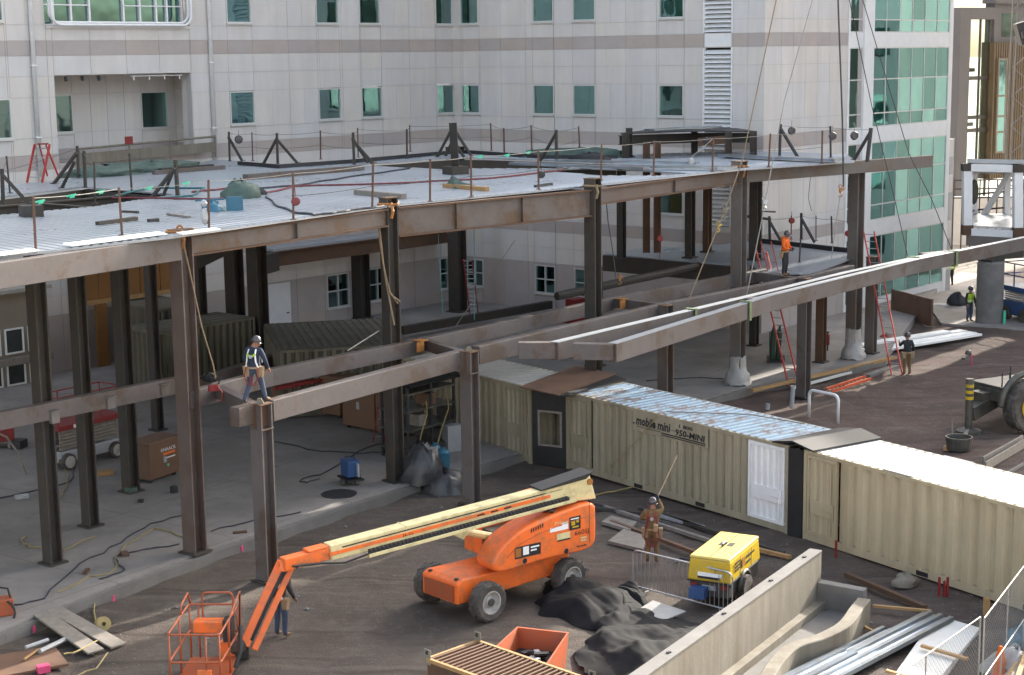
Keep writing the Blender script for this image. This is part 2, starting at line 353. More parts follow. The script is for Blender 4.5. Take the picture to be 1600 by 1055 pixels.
    def build(s, name, m, parent=None, smooth=False, bevel=0.):
        me = bpy.data.meshes.new(name); me.from_pydata([tuple(p) for p in s.v], [], s.f); 
        for x in (m if isinstance(m, (list, tuple)) else [m]): me.materials.append(M[x] if isinstance(x, str) else x)
        if isinstance(m, (list, tuple)): me.polygons.foreach_set('material_index', s.m)
        bm = bmesh.new(); bm.from_mesh(me); bmesh.ops.recalc_face_normals(bm, faces=bm.faces)
        bm.to_mesh(me); bm.free()
        if smooth: me.polygons.foreach_set('use_smooth', [True] * len(me.polygons))
        o = bpy.data.objects.new(name, me); COL.objects.link(o)
        if parent is not None:
            o.parent = parent; o.matrix_parent_inverse = Matrix.Identity(4)
            me.transform(parent_world(parent).inverted())
        if bevel:
            b = o.modifiers.new('bevel', 'BEVEL'); b.width = bevel; b.segments = 2; b.limit_method = 'ANGLE'; b.angle_limit = rad(40); b.harden_normals = False
        return o
def parent_world(p):
    mt = Matrix.LocRotScale(p.location, p.rotation_euler, p.scale)
    while p.parent is not None:
        p = p.parent; mt = Matrix.LocRotScale(p.location, p.rotation_euler, p.scale) @ mt
    return mt
def tag(o, label, cat, group=None):
    o['label'] = label; o['category'] = cat
    if group: o['group'] = group
    return o
def thing(name, label, cat, loc=(0, 0, 0), group=None):
    o = bpy.data.objects.new(name, None); COL.objects.link(o); o.location = loc; o.empty_display_size = .2
    return tag(o, label, cat, group)
def one(name, mb, m, label, cat, group=None, **k): return tag(mb.build(name, m, None, **k), label, cat, group)
def struct(name, mb, m, **k):
    o = mb.build(name, m, None, **k); o['kind'] = 'structure'; return o
def nth(i): return ['first', 'second', 'third', 'fourth', 'fifth', 'sixth', 'seventh', 'eighth', 'ninth', 'tenth', 'eleventh', 'twelfth', 'thirteenth', 'fourteenth'][i]
def text_mesh(mb, txt, o, xd, yd, size, width=None, thick=.004, bold=0., shear=0.):
    """lettering laid at corner o along xd (reading direction) and yd (up), appended to mb"""
    cu_ = bpy.data.curves.new('lettering', 'FONT'); cu_.body = txt; cu_.size = 1; cu_.extrude = 0; cu_.offset = bold; cu_.shear = shear; cu_.resolution_u = 2
    ob = bpy.data.objects.new('lettering', cu_); COL.objects.link(ob)
    dg = bpy.context.evaluated_depsgraph_get(); me = bpy.data.meshes.new_from_object(ob.evaluated_get(dg))
    xs = [v.co.x for v in me.vertices]; x0, x1 = min(xs), max(xs)
    kx = (width / (x1 - x0)) if width else size * 1.0
    o, xd, yd = V(o), V(xd).normalized(), V(yd).normalized(); n = xd.cross(yd).normalized()
    mb.add([o + xd * (v.co.x - x0) * kx + yd * v.co.y * size + n * thick for v in me.vertices], [tuple(p.vertices) for p in me.polygons])
    bpy.data.objects.remove(ob); bpy.data.curves.remove(cu_); bpy.data.meshes.remove(me)
    return mb
def lerp(a, b, t): return V(a) * (1 - t) + V(b) * t
def arc(c, a, b, r, t0, t1, n=8): return [V(c) + (V(a) * math.cos(t0 + (t1 - t0) * i / n) + V(b) * math.sin(t0 + (t1 - t0) * i / n)) * r for i in range(n + 1)]
def xy(p): return (p[0], p[1])
def sag(p, q, s, n=8):
    return [lerp(p, q, i / n) - V((0, 0, s * 4 * (i / n) * (1 - i / n))) for i in range(n + 1)]
def wiggle(pts, amp=.06, n=4, z=None):
    out = []
    for a, b in zip(pts, pts[1:]):
        a, b = V(a), V(b); d = (b - a); sdv = V((-d.y, d.x, 0)).normalized() if d.xy.length > 1e-6 else V((1, 0, 0))
        for i in range(n): out.append(lerp(a, b, i / n) + sdv * random.uniform(-amp, amp) * (0 if i == 0 else 1))
    out.append(V(pts[-1])); return out
# ------------------------------------------------------------------ ground, slab, paths
def axis_vals(lo, hi, step, far):
    v = []; x = lo
    while x <= hi: v.append(x); x += step
    for k in (1, 3, 8, 20, 60, 200, 700, 2500): v = [lo - k * far] + v + [hi + k * far]
    return sorted(v)
def gz(x, y):
    return (.05 * math.sin(x * .9 + y * .37) * math.sin(y * .7 - x * .2) + .035 * math.sin(x * 2.3 + 1.3 * y) + .02 * math.sin(4.1 * x - 2.7 * y)) * (1 if -25 < x < 35 and 28 < y < 100 else .3) - .03
mb = MB(); gx = axis_vals(-20, 34, .6, 1); gy = axis_vals(27, 104, .6, 1); nx = len(gx)
for y in gy:
    for x in gx: mb.v.append(V((x, y, gz(x, y))))
for j in range(len(gy) - 1):
    for i in range(nx - 1): mb.face(j * nx + i, j * nx + i + 1, (j + 1) * nx + i + 1, (j + 1) * nx + i)
struct('ground', mb, 'dirt', smooth=True)

edge_px = [(-120, 1030), (0, 985), (170, 917), (330, 858), (620, 762)]
edge = [G(x, y, .3) for x, y in edge_px] + [G(1170, 603, .3), G(1330, 572, .3), G(1380, 560, .3)]
back = [V((24, 92, 0)), V((0, 95, 0)), V((-35, 80, 0)), V((-35, 36, 0))]
mb = MB(); mb.sheet([xy(p) for p in edge + back], -.4, .3)
struct('concrete_slab', mb, 'slab')
mb = MB()   # kerb-like formed edge running along the slab
for a, b in zip(edge[:-1], edge[1:]):
    d = (b - a).normalized(); n = V((d.y, -d.x, 0)); a0, b0 = a + n * .02, b + n * .02
    mb.box(V((a0.x, a0.y, -.3)) , (b0 - a0), n * .16, V((0, 0, .56)))
struct('kerb', mb, 'conc')
mb = MB()
pv = [G(x, y, .1) for x, y in ((1250, 1120), (1395, 1058), (1462, 962), (1532, 982), (1420, 1120))]
mb.sheet([xy(p) for p in pv], -.2, .12); struct('pavement', mb, 'conclight', bevel=.015)
mb = MB(); mb.sheet([xy(G(x, y, .04)) for x, y in ((1440, 462), (1500, 425), (1640, 440), (1640, 520), (1470, 505))], -.1, .05)
struct('path', mb, 'slab')

# ------------------------------------------------------------------ the hospital building
d1 = ray(3000, 55); d1 = V((d1.x, d1.y, 0)).normalized(); d2 = V((-d1.y, d1.x, 0))
K0 = G(715, 468, .3); K0.z = 0
ZT = 34.0
hosp = thing('hospital_building', 'large hospital block of pale grey stone panels with taupe bands and teal windows', 'building', K0)
class Wall:
    def __init__(s, P, d): s.P = V(P); s.d = V(d); s.n = V((d.y, -d.x, 0))   # n points to the yard
    def pt(s, u, z, o=0.): return s.P + s.d * u + s.n * o + V((0, 0, z))
LW, RW = Wall(K0, d1), Wall(K0, -d2)
K1 = RW.pt(19.5, 0); W3 = Wall(K1, d1)
for wl in (LW, RW, W3):
    if (CAM - wl.P).dot(wl.n) < 0: wl.n = -wl.n
def rows_for():
    r = [(0, 1.0, 'b'), (1.0, 2.78, 'b'), (2.78, 3.6, 'p'), (3.6, 4.42, 'p'), (4.42, 5.03, 'b'), (5.03, 5.65, 'p'), (5.65, 7.4, 'p'), (7.4, 8.2, 'p'), (8.2, 9.05, 'p'), (9.05, 9.7, 'b'), (9.7, 10.4, 'p'), (10.4, 12.1, 'p'), (12.1, 12.98, 'p'), (12.98, 13.83, 'p')]
    z = 13.83
    while z < ZT - 4.7:
        r += [(z, z + .63, 'b'), (z + .63, z + 1.28, 'p'), (z + 1.28, z + 3.0, 'p'), (z + 3.0, z + 3.85, 'p'), (z + 3.85, z + 4.7, 'p')]; z += 4.7
    return r, z
ROWS, ZTOP = rows_for()
WMATS = ['joint', 'p0', 'p1', 'p2', 'b0', 'b1']
def facade(wl, us, holes, rng):
    """stone panels with open joints on a backing; holes are window openings (u0, z0, u1, z1)"""
    mb = MB()
    zs = sorted(set([r[0] for r in ROWS] + [ROWS[-1][1]])); 
    uu = sorted(set(us + [h[0] for h in holes] + [h[2] for h in holes]))
    def cut(u0, u1, z0, z1):
        """pieces of the cell outside every hole"""
        cells = [(u0, u1, z0, z1)]
        for a, b, c, d in holes:
            nw = []
            for (p, q, r, t) in cells:
                if a >= q - 1e-4 or c <= p + 1e-4 or b >= t - 1e-4 or d <= r + 1e-4: nw.append((p, q, r, t)); continue
                if p < a: nw.append((p, a, r, t))
                if c < q: nw.append((c, q, r, t))
                lo, hi = max(p, a), min(q, c)
                if r < b: nw.append((lo, hi, r, b))
                if d < t: nw.append((lo, hi, d, t))
            cells = nw
        return cells
    for u0, u1 in zip(uu, uu[1:]):
        for z0, z1, k in ROWS:
            sub = [(u0, u1)]
            if k == 'p' and u1 - u0 > 1.7 and z1 - z0 > 1.5: um = (u0 + u1) / 2; sub = [(u0, um), (um, u1)]
            for a0, a1 in sub:
                t = rng.random()
                for a, b, c, d in cut(a0, a1, z0, z1):
                    if b - a < .02 or d - c < .02: continue
                    mb.cur = 0; mb.box(wl.pt(a, c, -.35), wl.d * (b - a), wl.n * .335, V((0, 0, d - c)))
                    mb.cur = (4 if t < .6 else 5) if k == 'b' else (1 if t < .5 else 2 if t < .8 else 3)
                    g = .009
                    mb.box(wl.pt(a + (g if abs(a - u0) < .01 else 0), c + g, -.0155), wl.d * (b - a - (2 * g)), wl.n * .022, V((0, 0, d - c - 2 * g)))
    return mb
def window(wl, u0, z0, u1, z1, grid=(1, 1), dress=None, gl='glass'):
    f = MB(); fwid = .06
    def fr(a, c, b, d): f.box(wl.pt(a, c, -.10), wl.d * (b - a), wl.n * .13, V((0, 0, d - c)))
    fr(u0, z0, u1, z0 + fwid); fr(u0, z1 - fwid, u1, z1); fr(u0, z0 + fwid, u0 + fwid, z1 - fwid); fr(u1 - fwid, z0 + fwid, u1, z1 - fwid)
    for i in range(1, grid[0]): um = u0 + (u1 - u0) * i / grid[0]; fr(um - .03, z0 + fwid, um + .03, z1 - fwid)
    for i in range(1, grid[1]):
        zm = z0 + (z1 - z0) * i / grid[1]
        for q in range(grid[0]):
            a = u0 + (u1 - u0) * q / grid[0] + (.03 if q else fwid); b = u0 + (u1 - u0) * (q + 1) / grid[0] - (.03 if q < grid[0] - 1 else fwid); fr(a, zm - .025, b, zm + .025)
    fo = f.build('window', 'frame', hosp)
    s = MB(); s.box(wl.pt(u0 - .03, z0 - .07, .0), wl.d * (u1 - u0 + .06), wl.n * .09, V((0, 0, .065))); s.build('sill', 'frame', fo)
    p = MB(); p.box(wl.pt(u0 + fwid, z0 + fwid, -.07), wl.d * (u1 - u0 - 2 * fwid), wl.n * .015, V((0, 0, z1 - z0 - 2 * fwid))); p.build('pane', gl, fo)
    r = MB(); D_ = 2.2  # a shallow room behind the pane
    a, b, c, d = wl.pt(u0, z0, -.36), wl.pt(u1, z0, -.36), wl.pt(u1, z1, -.36), wl.pt(u0, z1, -.36)
    k = -wl.n * D_
    r.add([a, b, c, d, a + k, b + k, c + k, d + k], [(4, 5, 6, 7), (0, 1, 5, 4), (3, 2, 6, 7), (0, 3, 7, 4), (1, 2, 6, 5)]); r.build('room', 'roomlight', fo)
    if dress:
        bl = MB()
        for (x0, y0, x1, y1) in dress:
            bl.box(wl.pt(u0 + (u1 - u0) * x0, z0 + (z1 - z0) * y0, -.2), wl.d * (u1 - u0) * (x1 - x0), wl.n * .02, V((0, 0, (z1 - z0) * (y1 - y0))))
        bl.build('blind', 'blind', fo)
rng = random.Random(3)
B1, B2, B3 = [(0.02, .62, .98, .98)], [(0.02, .8, .98, .98)], [(.02, .02, .98, .98)]
B4, B5 = [(.02, .02, .5, .98)], [(.45, .02, .98, .6), (.02, .55, .98, .98)]
hl = []; wins = []
def WN(wl, hs, u0, z0, u1, z1, **k):
    hs.append((u0, z0, u1, z1)); wins.append((wl, u0, z0, u1, z1, k))
for i, (u0, u1) in enumerate(((-15.7, -14.18), (-10.01, -8.46), (-7.03, -5.52), (-1.34, .05))):
    WN(LW, hl, u0, 10.53, u1, 12.08, dress=[B1, B2, B1, [(.02, .02, .98, .45)]][i])
    WN(LW, hl, u0, 15.25, u1, 16.8, dress=[B4, B4, B2, B3][i])
WN(LW, hl, -29.4, 10.43, -27.5, 12.1, dress=B1); WN(LW, hl, -29.4, 15.25, -27.6, 16.8, dress=B3)
for u0, u1 in ((-9.86, -8.3), (-6.95, -5.5), (-1.4, -.1)): WN(LW, hl, u0, 1.0, u1, 2.73, grid=(2, 2), dress=[(.02, .02, .98, .98)])
hl.append((-25.3, 9.3, -17.95, 13.0))      # loggia recess
hl.append((-25.6, 15.1, -17.9, 19.3))      # tube-framed bay
mb = facade(LW, [-48, -44, -40, -36, -32, -29.4, -27.5, -25.3, -23.4, -21.5, -19.7, -17.95, -15.7, -11.9, -3.4, .35], hl, rng)
mb.build('wall', WMATS, hosp)
hr = []
for i, (u0, u1) in enumerate(((.56, 1.88), (5.57, 6.98), (8.2, 9.66), (13.52, 15.0))):
    WN(RW, hr, u0, 10.53, u1, 12.06, dress=[[(.02, .02, .98, .45)], B3, B5, None][i])
    WN(RW, hr, u0, 15.25, u1, 16.8, dress=[B1, B1, B3, None][i])
    if i == 3: WN(RW, hr, u0, 5.75, u1, 7.3, dress=None)
for u0, u1 in ((.7, 1.95), (5.57, 6.95), (8.2, 9.6)): WN(RW, hr, u0, 1.15, u1, 2.65, grid=(2, 2), dress=[(.02, .02, .98, .98)])
hr.append((16.12, 5.3, 17.78, 13.8)); hr.append((16.12, 14.5, 17.78, 23))
facade(RW, [0, 1.88, 3.4, 5.1, 7.0, 8.2, 9.66, 11.55, 13.4, 15.05, 16.12, 17.78, 18.6, 19.5], hr, rng).build('wall', WMATS, hosp)
facade(W3, [0, 1.5, 2.6, 3.75, 4.9, 6.1, 7.3, 7.9], [], rng).build('wall', WMATS, hosp)
for wl, a, b, c, d, k in wins: window(wl, a, b, c, d, **k)
# louvre shaft
for z0, z1 in ((5.3, 13.8), (14.5, 23)):
    mb = MB(); mb.cur = 0
    mb.box(RW.pt(16.15, z0, -.4), RW.d * 1.6, RW.n * .05, V((0, 0, z1 - z0)))
    mb.cur = 1
    for u in (16.12, 17.70): mb.box(RW.pt(u, z0, -.1), RW.d * .08, RW.n * .16, V((0, 0, z1 - z0)))
    z = z0 + .06
    while z < z1 - .14:
        mb.cur = 1; p = RW.pt(16.2, z, .04); mb.add([p, p + RW.d * 1.5, p + RW.d * 1.5 - RW.n * .2 + V((0, 0, .17)), p - RW.n * .2 + V((0, 0, .17)), p + V((0, 0, -.02)), p + RW.d * 1.5 + V((0, 0, -.02)), p + RW.d * 1.5 - RW.n * .2 + V((0, 0, .15)), p - RW.n * .2 + V((0, 0, .15))], [(0, 1, 2, 3), (7, 6, 5, 4), (0, 4, 5, 1), (1, 5, 6, 2), (2, 6, 7, 3), (3, 7, 4, 0)])
        z += .215
    mb.build('louvre', ['darkroom', 'whitepaint'], hosp)
mb = MB(); mb.box(RW.pt(16.2, 13.84, -.3), RW.d * 1.5, RW.n * .32, V((0, 0, .62))); mb.build('louvre_panel', 'whitepaint', hosp)
# downpipes
for ut in (-26.33, -16.8):
    mb = MB(); mb.tube([LW.pt(ut, 8.4, .1), LW.pt(ut, ZTOP, .1)], .095, 10)
    for z in range(10, int(ZTOP), 3): mb.box(LW.pt(ut - .12, z + .4, .0), LW.d * .24, LW.n * .2, V((0, 0, .05)))
    mb.build('downpipe', 'whitepaint', hosp, smooth=True)
# loggia: back wall, returns, ceiling and two windows
mb = MB(); dp = 2.3
def quadbox(wl, u0, z0, u1, z1, o0, o1, mbx): mbx.box(wl.pt(u0, z0, o0), wl.d * (u1 - u0), wl.n * (o1 - o0), V((0, 0, z1 - z0)))
rz = [(9.3, 9.75, 4), (9.75, 10.45, 1), (10.45, 12.15, 1), (12.15, 13.0, 1)]
hw = [(-24.05, 10.45, -22.85, 12.15), (-19.1, 10.45, -17.55, 12.15)]
uu = [-25.3, -24.05, -22.85, -21.9, -21.0, -20.05, -19.1, -17.55, -17.1]
for a, b in zip(uu, uu[1:]):
    for c, d, k in rz:
        if any(abs(h[0] - a) < .1 and c == 10.45 for h in hw): continue
        mb.cur = 0; quadbox(LW, a, c, b, d, -dp - .3, -dp, mb); mb.cur = k if k == 4 else rng.choice((1, 2, 3)); quadbox(LW, a + .012, c + .012, b - .012, d - .012, -dp + .002, -dp + .02, mb)
for c, d, k in rz:
    mb.cur = k if k == 4 else 1
    quadbox(LW, -17.1, c + .012, -16.95, d - .012, -dp - .02, -.36, mb); quadbox(LW, -25.45, c, -25.3, d, -dp, -.36, mb)
mb.cur = 1; quadbox(LW, -25.3, 13.0, -16.95, 13.15, -dp - .3, -.36, mb); mb.cur = 1; quadbox(LW, -17.95, 9.3, -16.95, 13.0, -.7, -.36, mb); mb.cur = 4; quadbox(LW, -25.3, 9.0, -17.85, 9.3, -dp - .3, .0, mb)
mb.build('loggia', WMATS, hosp)
class Off:
    def __init__(s, wl, o): s.wl, s.o, s.d, s.n = wl, o, wl.d, wl.n
    def pt(s, u, z, o=0.): return s.wl.pt(u, z, o + s.o)
window(Off(LW, -dp), -24.05, 10.45, -22.85, 12.15, dress=[(.02, .02, .98, .98)]); window(Off(LW, -dp), -19.1, 10.45, -17.55, 12.15, dress=[(.02, .02, .45, .98)])
mb = MB()
for k in range(3): mb.tube([LW.pt(-24.6 + .85 * k, 12.95, -.2), LW.pt(-24.6 + .85 * k, 12.75, -.15)], .07, 8)
mb.build('spotlight', 'blacksteel', hosp)
mb = MB(); mb.tube([LW.pt(-21.2, 12.9, -.2), LW.pt(-18.3, 12.9, -.2)], .03, 6)
for k in range(4): mb.tube([LW.pt(-21.0 + .85 * k, 12.9, -.2), LW.pt(-21.0 + .85 * k, 12.72, -.2)], .035, 6)
mb.build('spotlight_rail', 'whitepaint', hosp)
# tube-framed bay above
mb = MB(); quadbox(LW, -25.6, 15.1, -17.9, 19.3, -.9, -.85, mb); bay = mb.build('bay_window', 'roomlight', hosp)
mb = MB(); quadbox(LW, -25.5, 15.2, -18.0, 19.2, -.5, -.48, mb); mb.build('pane', 'glassg', bay)
mb = MB()
for u in (-25.55, -24.95, -24.05, -23.1, -21.3, -20.4, -19.5, -18.9, -18.05): quadbox(LW, u, 15.12, u + .09, 19.3, -.55, -.35, mb)
for z in (15.12, 15.95, 16.9): quadbox(LW, -25.55, z, -23.1, z + .05, -.40, -.33, mb); quadbox(LW, -21.3, z, -18.0, z + .05, -.40, -.33, mb)
mb.build('mullion', 'whitepaint', bay)
for o, r in ((.12, .06), (.32, .06)):
    mb = MB(); zl = 15.22 - (o - .12) * .5
    pts = [LW.pt(-25.35 - o * .3, 19.2, o)] + arc(LW.pt(-25.0, zl + .45, o), -LW.d, V((0, 0, -1)), .45, 0, math.pi / 2, 6) + arc(LW.pt(-18.5, zl + .45, o), V((0, 0, -1)), LW.d, .45, 0, math.pi / 2, 6) + [LW.pt(-18.05 + o * .3, 19.2, o)]
    mb.tube(pts, r, 8); mb.build('tube_frame', 'whitepaint', bay, smooth=True)
mb = MB(); quadbox(LW, -25.6, 14.98, -17.9, 15.1, -.34, .06, mb); mb.build('ledge', 'p0', bay)
mb = MB(); quadbox(LW, -13.95, .3, -12.4, 2.7, -.02, .07, mb); dr = mb.build('door', 'whitepaint', hosp)
mb = MB(); mb.tube([LW.pt(-12.6, 1.2, .08), LW.pt(-12.6, 1.2, .15), LW.pt(-12.75, 1.2, .15)], .025, 6); mb.build('handle', 'blacksteel', dr)
# roof and back bodies
mb = MB()
for wl, a, b in ((LW, -48, .2), (RW, .2, 19.5), (W3, 0, 19.9)): mb.box(wl.pt(a, ZTOP - .1, -.4), wl.d * (b - a), -wl.n * 9, V((0, 0, .3)))
for wl, a, b in ((LW, -48, .2), (RW, .2, 19.5), (W3, 0, 19.9)): mb.box(wl.pt(a, 0, -9), wl.d * (b - a), -wl.n * .4, V((0, 0, ZTOP)))
mb.build('roof', 'b0', hosp)
for wl, u in ((LW, -48.2), (W3, 19.76)):   # closed gable ends
    mb = MB(); mb.box(wl.pt(u, 0, -9.2), wl.d * .3, wl.n * (8.6 if wl is W3 else 9.1), V((0, 0, ZTOP))); mb.build('gable_wall', 'p0', hosp)

# glazed end of the building
gz_ = [(.6, 4.0, (2.3,)), (4.8, 8.88, (5.57, 7.27)), (9.65, 13.73, (10.33, 12.07)), (14.47, 18.43, (15.1, 16.8)), (19.2, 23.1, (19.8, 21.5)), (23.9, 27.8, ()), (28.6, 32.5, ())]
gcols = [10.5 + 1.467 * i for i in range(7)]
mb = MB()
quadbox(W3, 7.9, 0, 8.08, ZTOP, -.4, .05, mb); quadbox(W3, 9.44, 0, 10.46, ZTOP, -.4, .12, mb); quadbox(W3, 19.32, 0, 19.75, ZTOP, -.4, .03, mb)
zz = [0] + [g[0] for g in gz_]; zt = [gz_[0][0]] 
prev = 0
for g in gz_:
    for a, b in ((8.08, 9.44), (10.46, 19.32)): quadbox(W3, a, prev, b, g[0], -.4, .02, mb)
    prev = g[1]
for a, b in ((8.08, 9.44), (10.46, 19.32)): quadbox(W3, a, prev, b, ZTOP, -.4, .02, mb)
mb.build('spandrel', 'whitepaint', hosp)
for z0, z1, mids in gz_:
  for cols in ([8.08, 9.42], gcols):
    f = MB(); last = cols[-1]
    for u in cols: quadbox(W3, u - .03 if u > 8.1 else u, z0, u + .02, z1, -.16, .015, f)
    for z in list(mids) + [z0, z1 - .06]:
        for a, b in zip(cols, cols[1:]): quadbox(W3, a + .021, z, b - .031, z + .06, -.15, .01, f)
    cw = f.build('curtain_wall', 'frame', hosp)
    p = MB(); zs_ = [z0] + list(mids) + [z1]
    for c, d in zip(zs_, zs_[1:]):
        for a, b in zip(cols, cols[1:]):
            o = rng.uniform(-.002, .002); q = W3.pt(a + .005, c, -.02 + o); p.add([q, W3.pt(b - .005, c, -.02 - o), W3.pt(b - .005, d, -.02 + rng.uniform(-.002, .002)), W3.pt(a + .005, d, -.02 - o)], [(0, 1, 2, 3)])
    p.build('pane', 'glassg', cw)
    p = MB(); quadbox(W3, cols[0], z0 + .02, last, z1 - .02, -2.6, -2.5, p); quadbox(W3, cols[0], z0 - .3, last, z0 + .02, -2.6, -.4, p); quadbox(W3, cols[0], z1 + .3, last, z1 + .4, -2.6, -.4, p); p.build('room', 'roomlight', cw)
mb = MB(); quadbox(W3, 20.07, 0, 20.6, 8.6, -.6, -.1, mb)
mb.build('corner_pilaster', 'pale', hosp)
for z in (1.2, 3.0, 5.6, 7.6):
    mb = MB(); quadbox(W3, 19.9, z, 20.45, z + 1.0, -.1, -.08, mb)
    for i in range(8): quadbox(W3, 19.92, z + .05 + i * .115, 20.43, z + .1 + i * .115, -.08, -.05, mb)
    mb.build('vent_grille', 'frame', hosp)
# ------------------------------------------------------------------ steel frame
def hcol(name, base, top, size, m, label, cat='column', ang=None, group=None, extra=None, tw=.03):
    t = thing(name, label, cat, base, group); base, top = V(base), V(top)
    a = ang if ang is not None else math.atan2(.8, .6); up = V((math.cos(a), math.sin(a), 0))
    mb = MB(); mb.ibeam(base, top, size, size, .045, tw, up, True); mb.build('shaft', m, t)
    mb = MB(); mb.cbox(base, size + .2, size + .2, .05, a); mb.build('base_plate', 'rustdk', t)
    mb = MB(); mb.cbox(top, size + .04, size + .04, .03, a); mb.build('cap_plate', 'rust', t)
    return t
ZD = 9.1
fe = [G(x, y, ZD) for x, y in ((-70, 412), (272, 372), (612, 322), (926, 291), (1157, 266))]   # roof-level frame line through the columns
for p in fe: p.z = 0
P0, P1, P2, P3, P4 = fe
P1 = V((-8.75, 43.5, 0)); P2 = V((-3.76, 50.86, 0)); P4 = V((9.13, 65.65, 0)); P5 = V((14.92, 70.94, 0))
def tang(a, b): d = (V(b) - V(a)); return math.atan2(d.y, d.x)
ang12, ang23, ang34, ang45 = tang(P1, P2), tang(P2, P3), tang(P3, P4), tang(P4, P5)
z_ = lambda p, z: V((p[0], p[1], z))
hcol('steel_column', z_(P1, .3), z_(P1, 9.15), .46, 'brownsteel', 'tall brown steel column at the slab edge, nearest the camera, rope hanging beside it', ang=ang12)
hcol('steel_column', z_(P2, .3), z_(P2, 9.3), .42, 'rustdk', 'tall dark steel column with a looped rope, between the two deep roof beams', ang=ang23)
hcol('steel_column', z_(P3, .3), z_(P3, 9.35), .44, 'rustdk', 'tall dark steel column at the far end of the deepest rusty roof beam', ang=ang34)
c4 = hcol('steel_column', z_(P4, .3), z_(P4, 9.3), .48, 'primer_dk', 'tall grey steel column with white wrapping at its foot and a rope around its top', ang=ang34)
c5 = hcol('steel_column', z_(P5, .3), z_(P5, 8.55), .50, 'primer_dk', 'tall grey column under the projecting canopy beam, foot wrapped in white plastic', ang=ang45)
def wrap(c, P, h, parent, seed):
    rg = random.Random(seed); mb = MB(); n = 26; rings = []
    for zi, (z, r) in enumerate(((0.02, .56), (.10, .53), (.20, .54), (.30, .48), (.40, .47), (.50, .40), (.62, .36), (.78, .33), (.95, .34), (h, .32))):
        rings.append([V((P.x + math.cos(2 * math.pi * j / n) * r * (q_ := rg.uniform(.9, 1.08)), P.y + math.sin(2 * math.pi * j / n) * r * q_, .3 + z + rg.uniform(-.04, .04))) for j in range(n)])
    for rr in rings: mb.v += rr
    for i in range(len(rings) - 1):
        for j in range(n): j2 = (j + 1) % n; mb.face(i * n + j, i * n + j2, (i + 1) * n + j2, (i + 1) * n + j)
    return mb.build('foot_wrap', 'plastic', parent, smooth=True)
wrap(c4, P4, 1.15, c4, 2); wrap(c5, P5, 1.35, c5, 5)
# lower row of columns in front
QT = [G(407, 632, 4.75), G(733, 550, 4.75), G(1040, 478, 4.75), G(1258, 436, 4.75)]
qlab = ['stout primer grey column under the worker in a navy shirt', 'stout primer grey column left of the first tan container', 'primer grey column behind the roof of the container with black lettering', 'primer grey column beside the leaning red ladder and white hoop']
for i, q in enumerate(QT):
    t = hcol('steel_column', z_(q, 0 if i != 2 else .05), z_(q, 4.76), .42, 'primer', qlab[i], ang=tang(QT[max(0, i - 1)], QT[min(3, i + 1)]), tw=.05)
    if i < 2:   # welded beam connection pocket at the head
        mb = MB(); a = tang(QT[0], QT[1]); mb.cbox(z_(q, 4.15), .46, .10, .6, a); mb.build('connection_plate', 'rust', t)
        mb = MB(); mb.cbox(z_(q, 4.1), .47, .47, .03, a); mb.build('stiffener', 'web', t)
        mb = MB(); pp = z_(q, 4.79); mb.hexa([pp + V((-.11, -.14, 0)), pp + V((.11, -.14, 0)), pp + V((.11, -.10, 0)), pp + V((-.11, -.10, 0)), pp + V((-.05, -.14, .15)), pp + V((.05, -.14, .15)), pp + V((.05, -.10, .15)), pp + V((-.05, -.10, .15))]); mb.build('lifting_lug', 'concwall', t)
def dirty(a, b): return (V(b) - V(a)).normalized()
# roof beams
def beam(name, p, q, wd, h, m, label, box=False, cat='beam', bev=.012):
    mb = MB()
    if box: mb.bar(p, q, wd, h)
    else: mb.ibeam(p, q, wd, h, .05, .03)
    return one(name, mb, m, label, cat, bevel=bev if box else 0)
def shift(P, Q, o):
    d = dirty(P, Q); n = V((d.y, -d.x, 0)); return n * o
zb = 9.0
def rbeam(P, Q, h, m, label, flange=None, gap=.24, wd=.26):
    d = dirty(P, Q); o = shift(P, Q, .08)
    t = thing('roof_beam', label, 'beam', z_(P, zb))
    mb = MB(); p, q = z_(P, zb) + d * gap + o, z_(Q, zb) - d * gap + o
    mb.poly(p, q, [(-.015, -h + .05), (.015, -h + .05), (.015, -.05), (-.015, -.05)]); mb.build('web', m, t)
    for z0, z1 in ((-.05, 0), (-h, -h + .05)):
        mb = MB(); mb.poly(p, q, [(-wd / 2, z0), (wd / 2, z0), (wd / 2, z1), (-wd / 2, z1)]); mb.build('flange', flange or m, t)
    mb = MB(); L_ = (q - p).length
    for k in ((.28, .62) if h > .7 else (.5,)):
        c = lerp(p, q, k); nn = V((d.y, -d.x, 0)); mb.box(c + nn * .016 + V((0, 0, -h + .06)), d * .02, nn * .09, V((0, 0, h - .12)))
    mb.build('stiffener', m, t); return t
beam('roof_beam', z_(P0, 9.02) + shift(P0, P1, .15), z_(P1, 9.02) + shift(P0, P1, .15) - dirty(P0, P1) * .3, .3, .62, 'primer', 'long clean grey roof beam left of the nearest tall column, blank flat face', box=True)
rbeam(P1, P2, .56, 'web', 'rust-edged roof beam between the nearest tall column and the column with a looped rope', 'rust')
rbeam(P2, P3, .92, 'web', 'deepest rust-edged roof beam spanning the middle of the deck edge', 'rust')
rbeam(P3, P4, .56, 'brownsteel', 'narrow brown roof beam before the grey column with rope around its top', 'rust')
CE = G(1432, 249, 8.95); CE.z = 0
beam('canopy_beam', z_(P4, 8.98) + dirty(P4, P5) * .25, z_(P5, 8.98) + dirty(P4, P5) * .35 + V((3.4, 1.9, 0)), .34, .52, 'primer_dk', 'grey canopy beam projecting past the last tall column in front of the green glass', box=True)
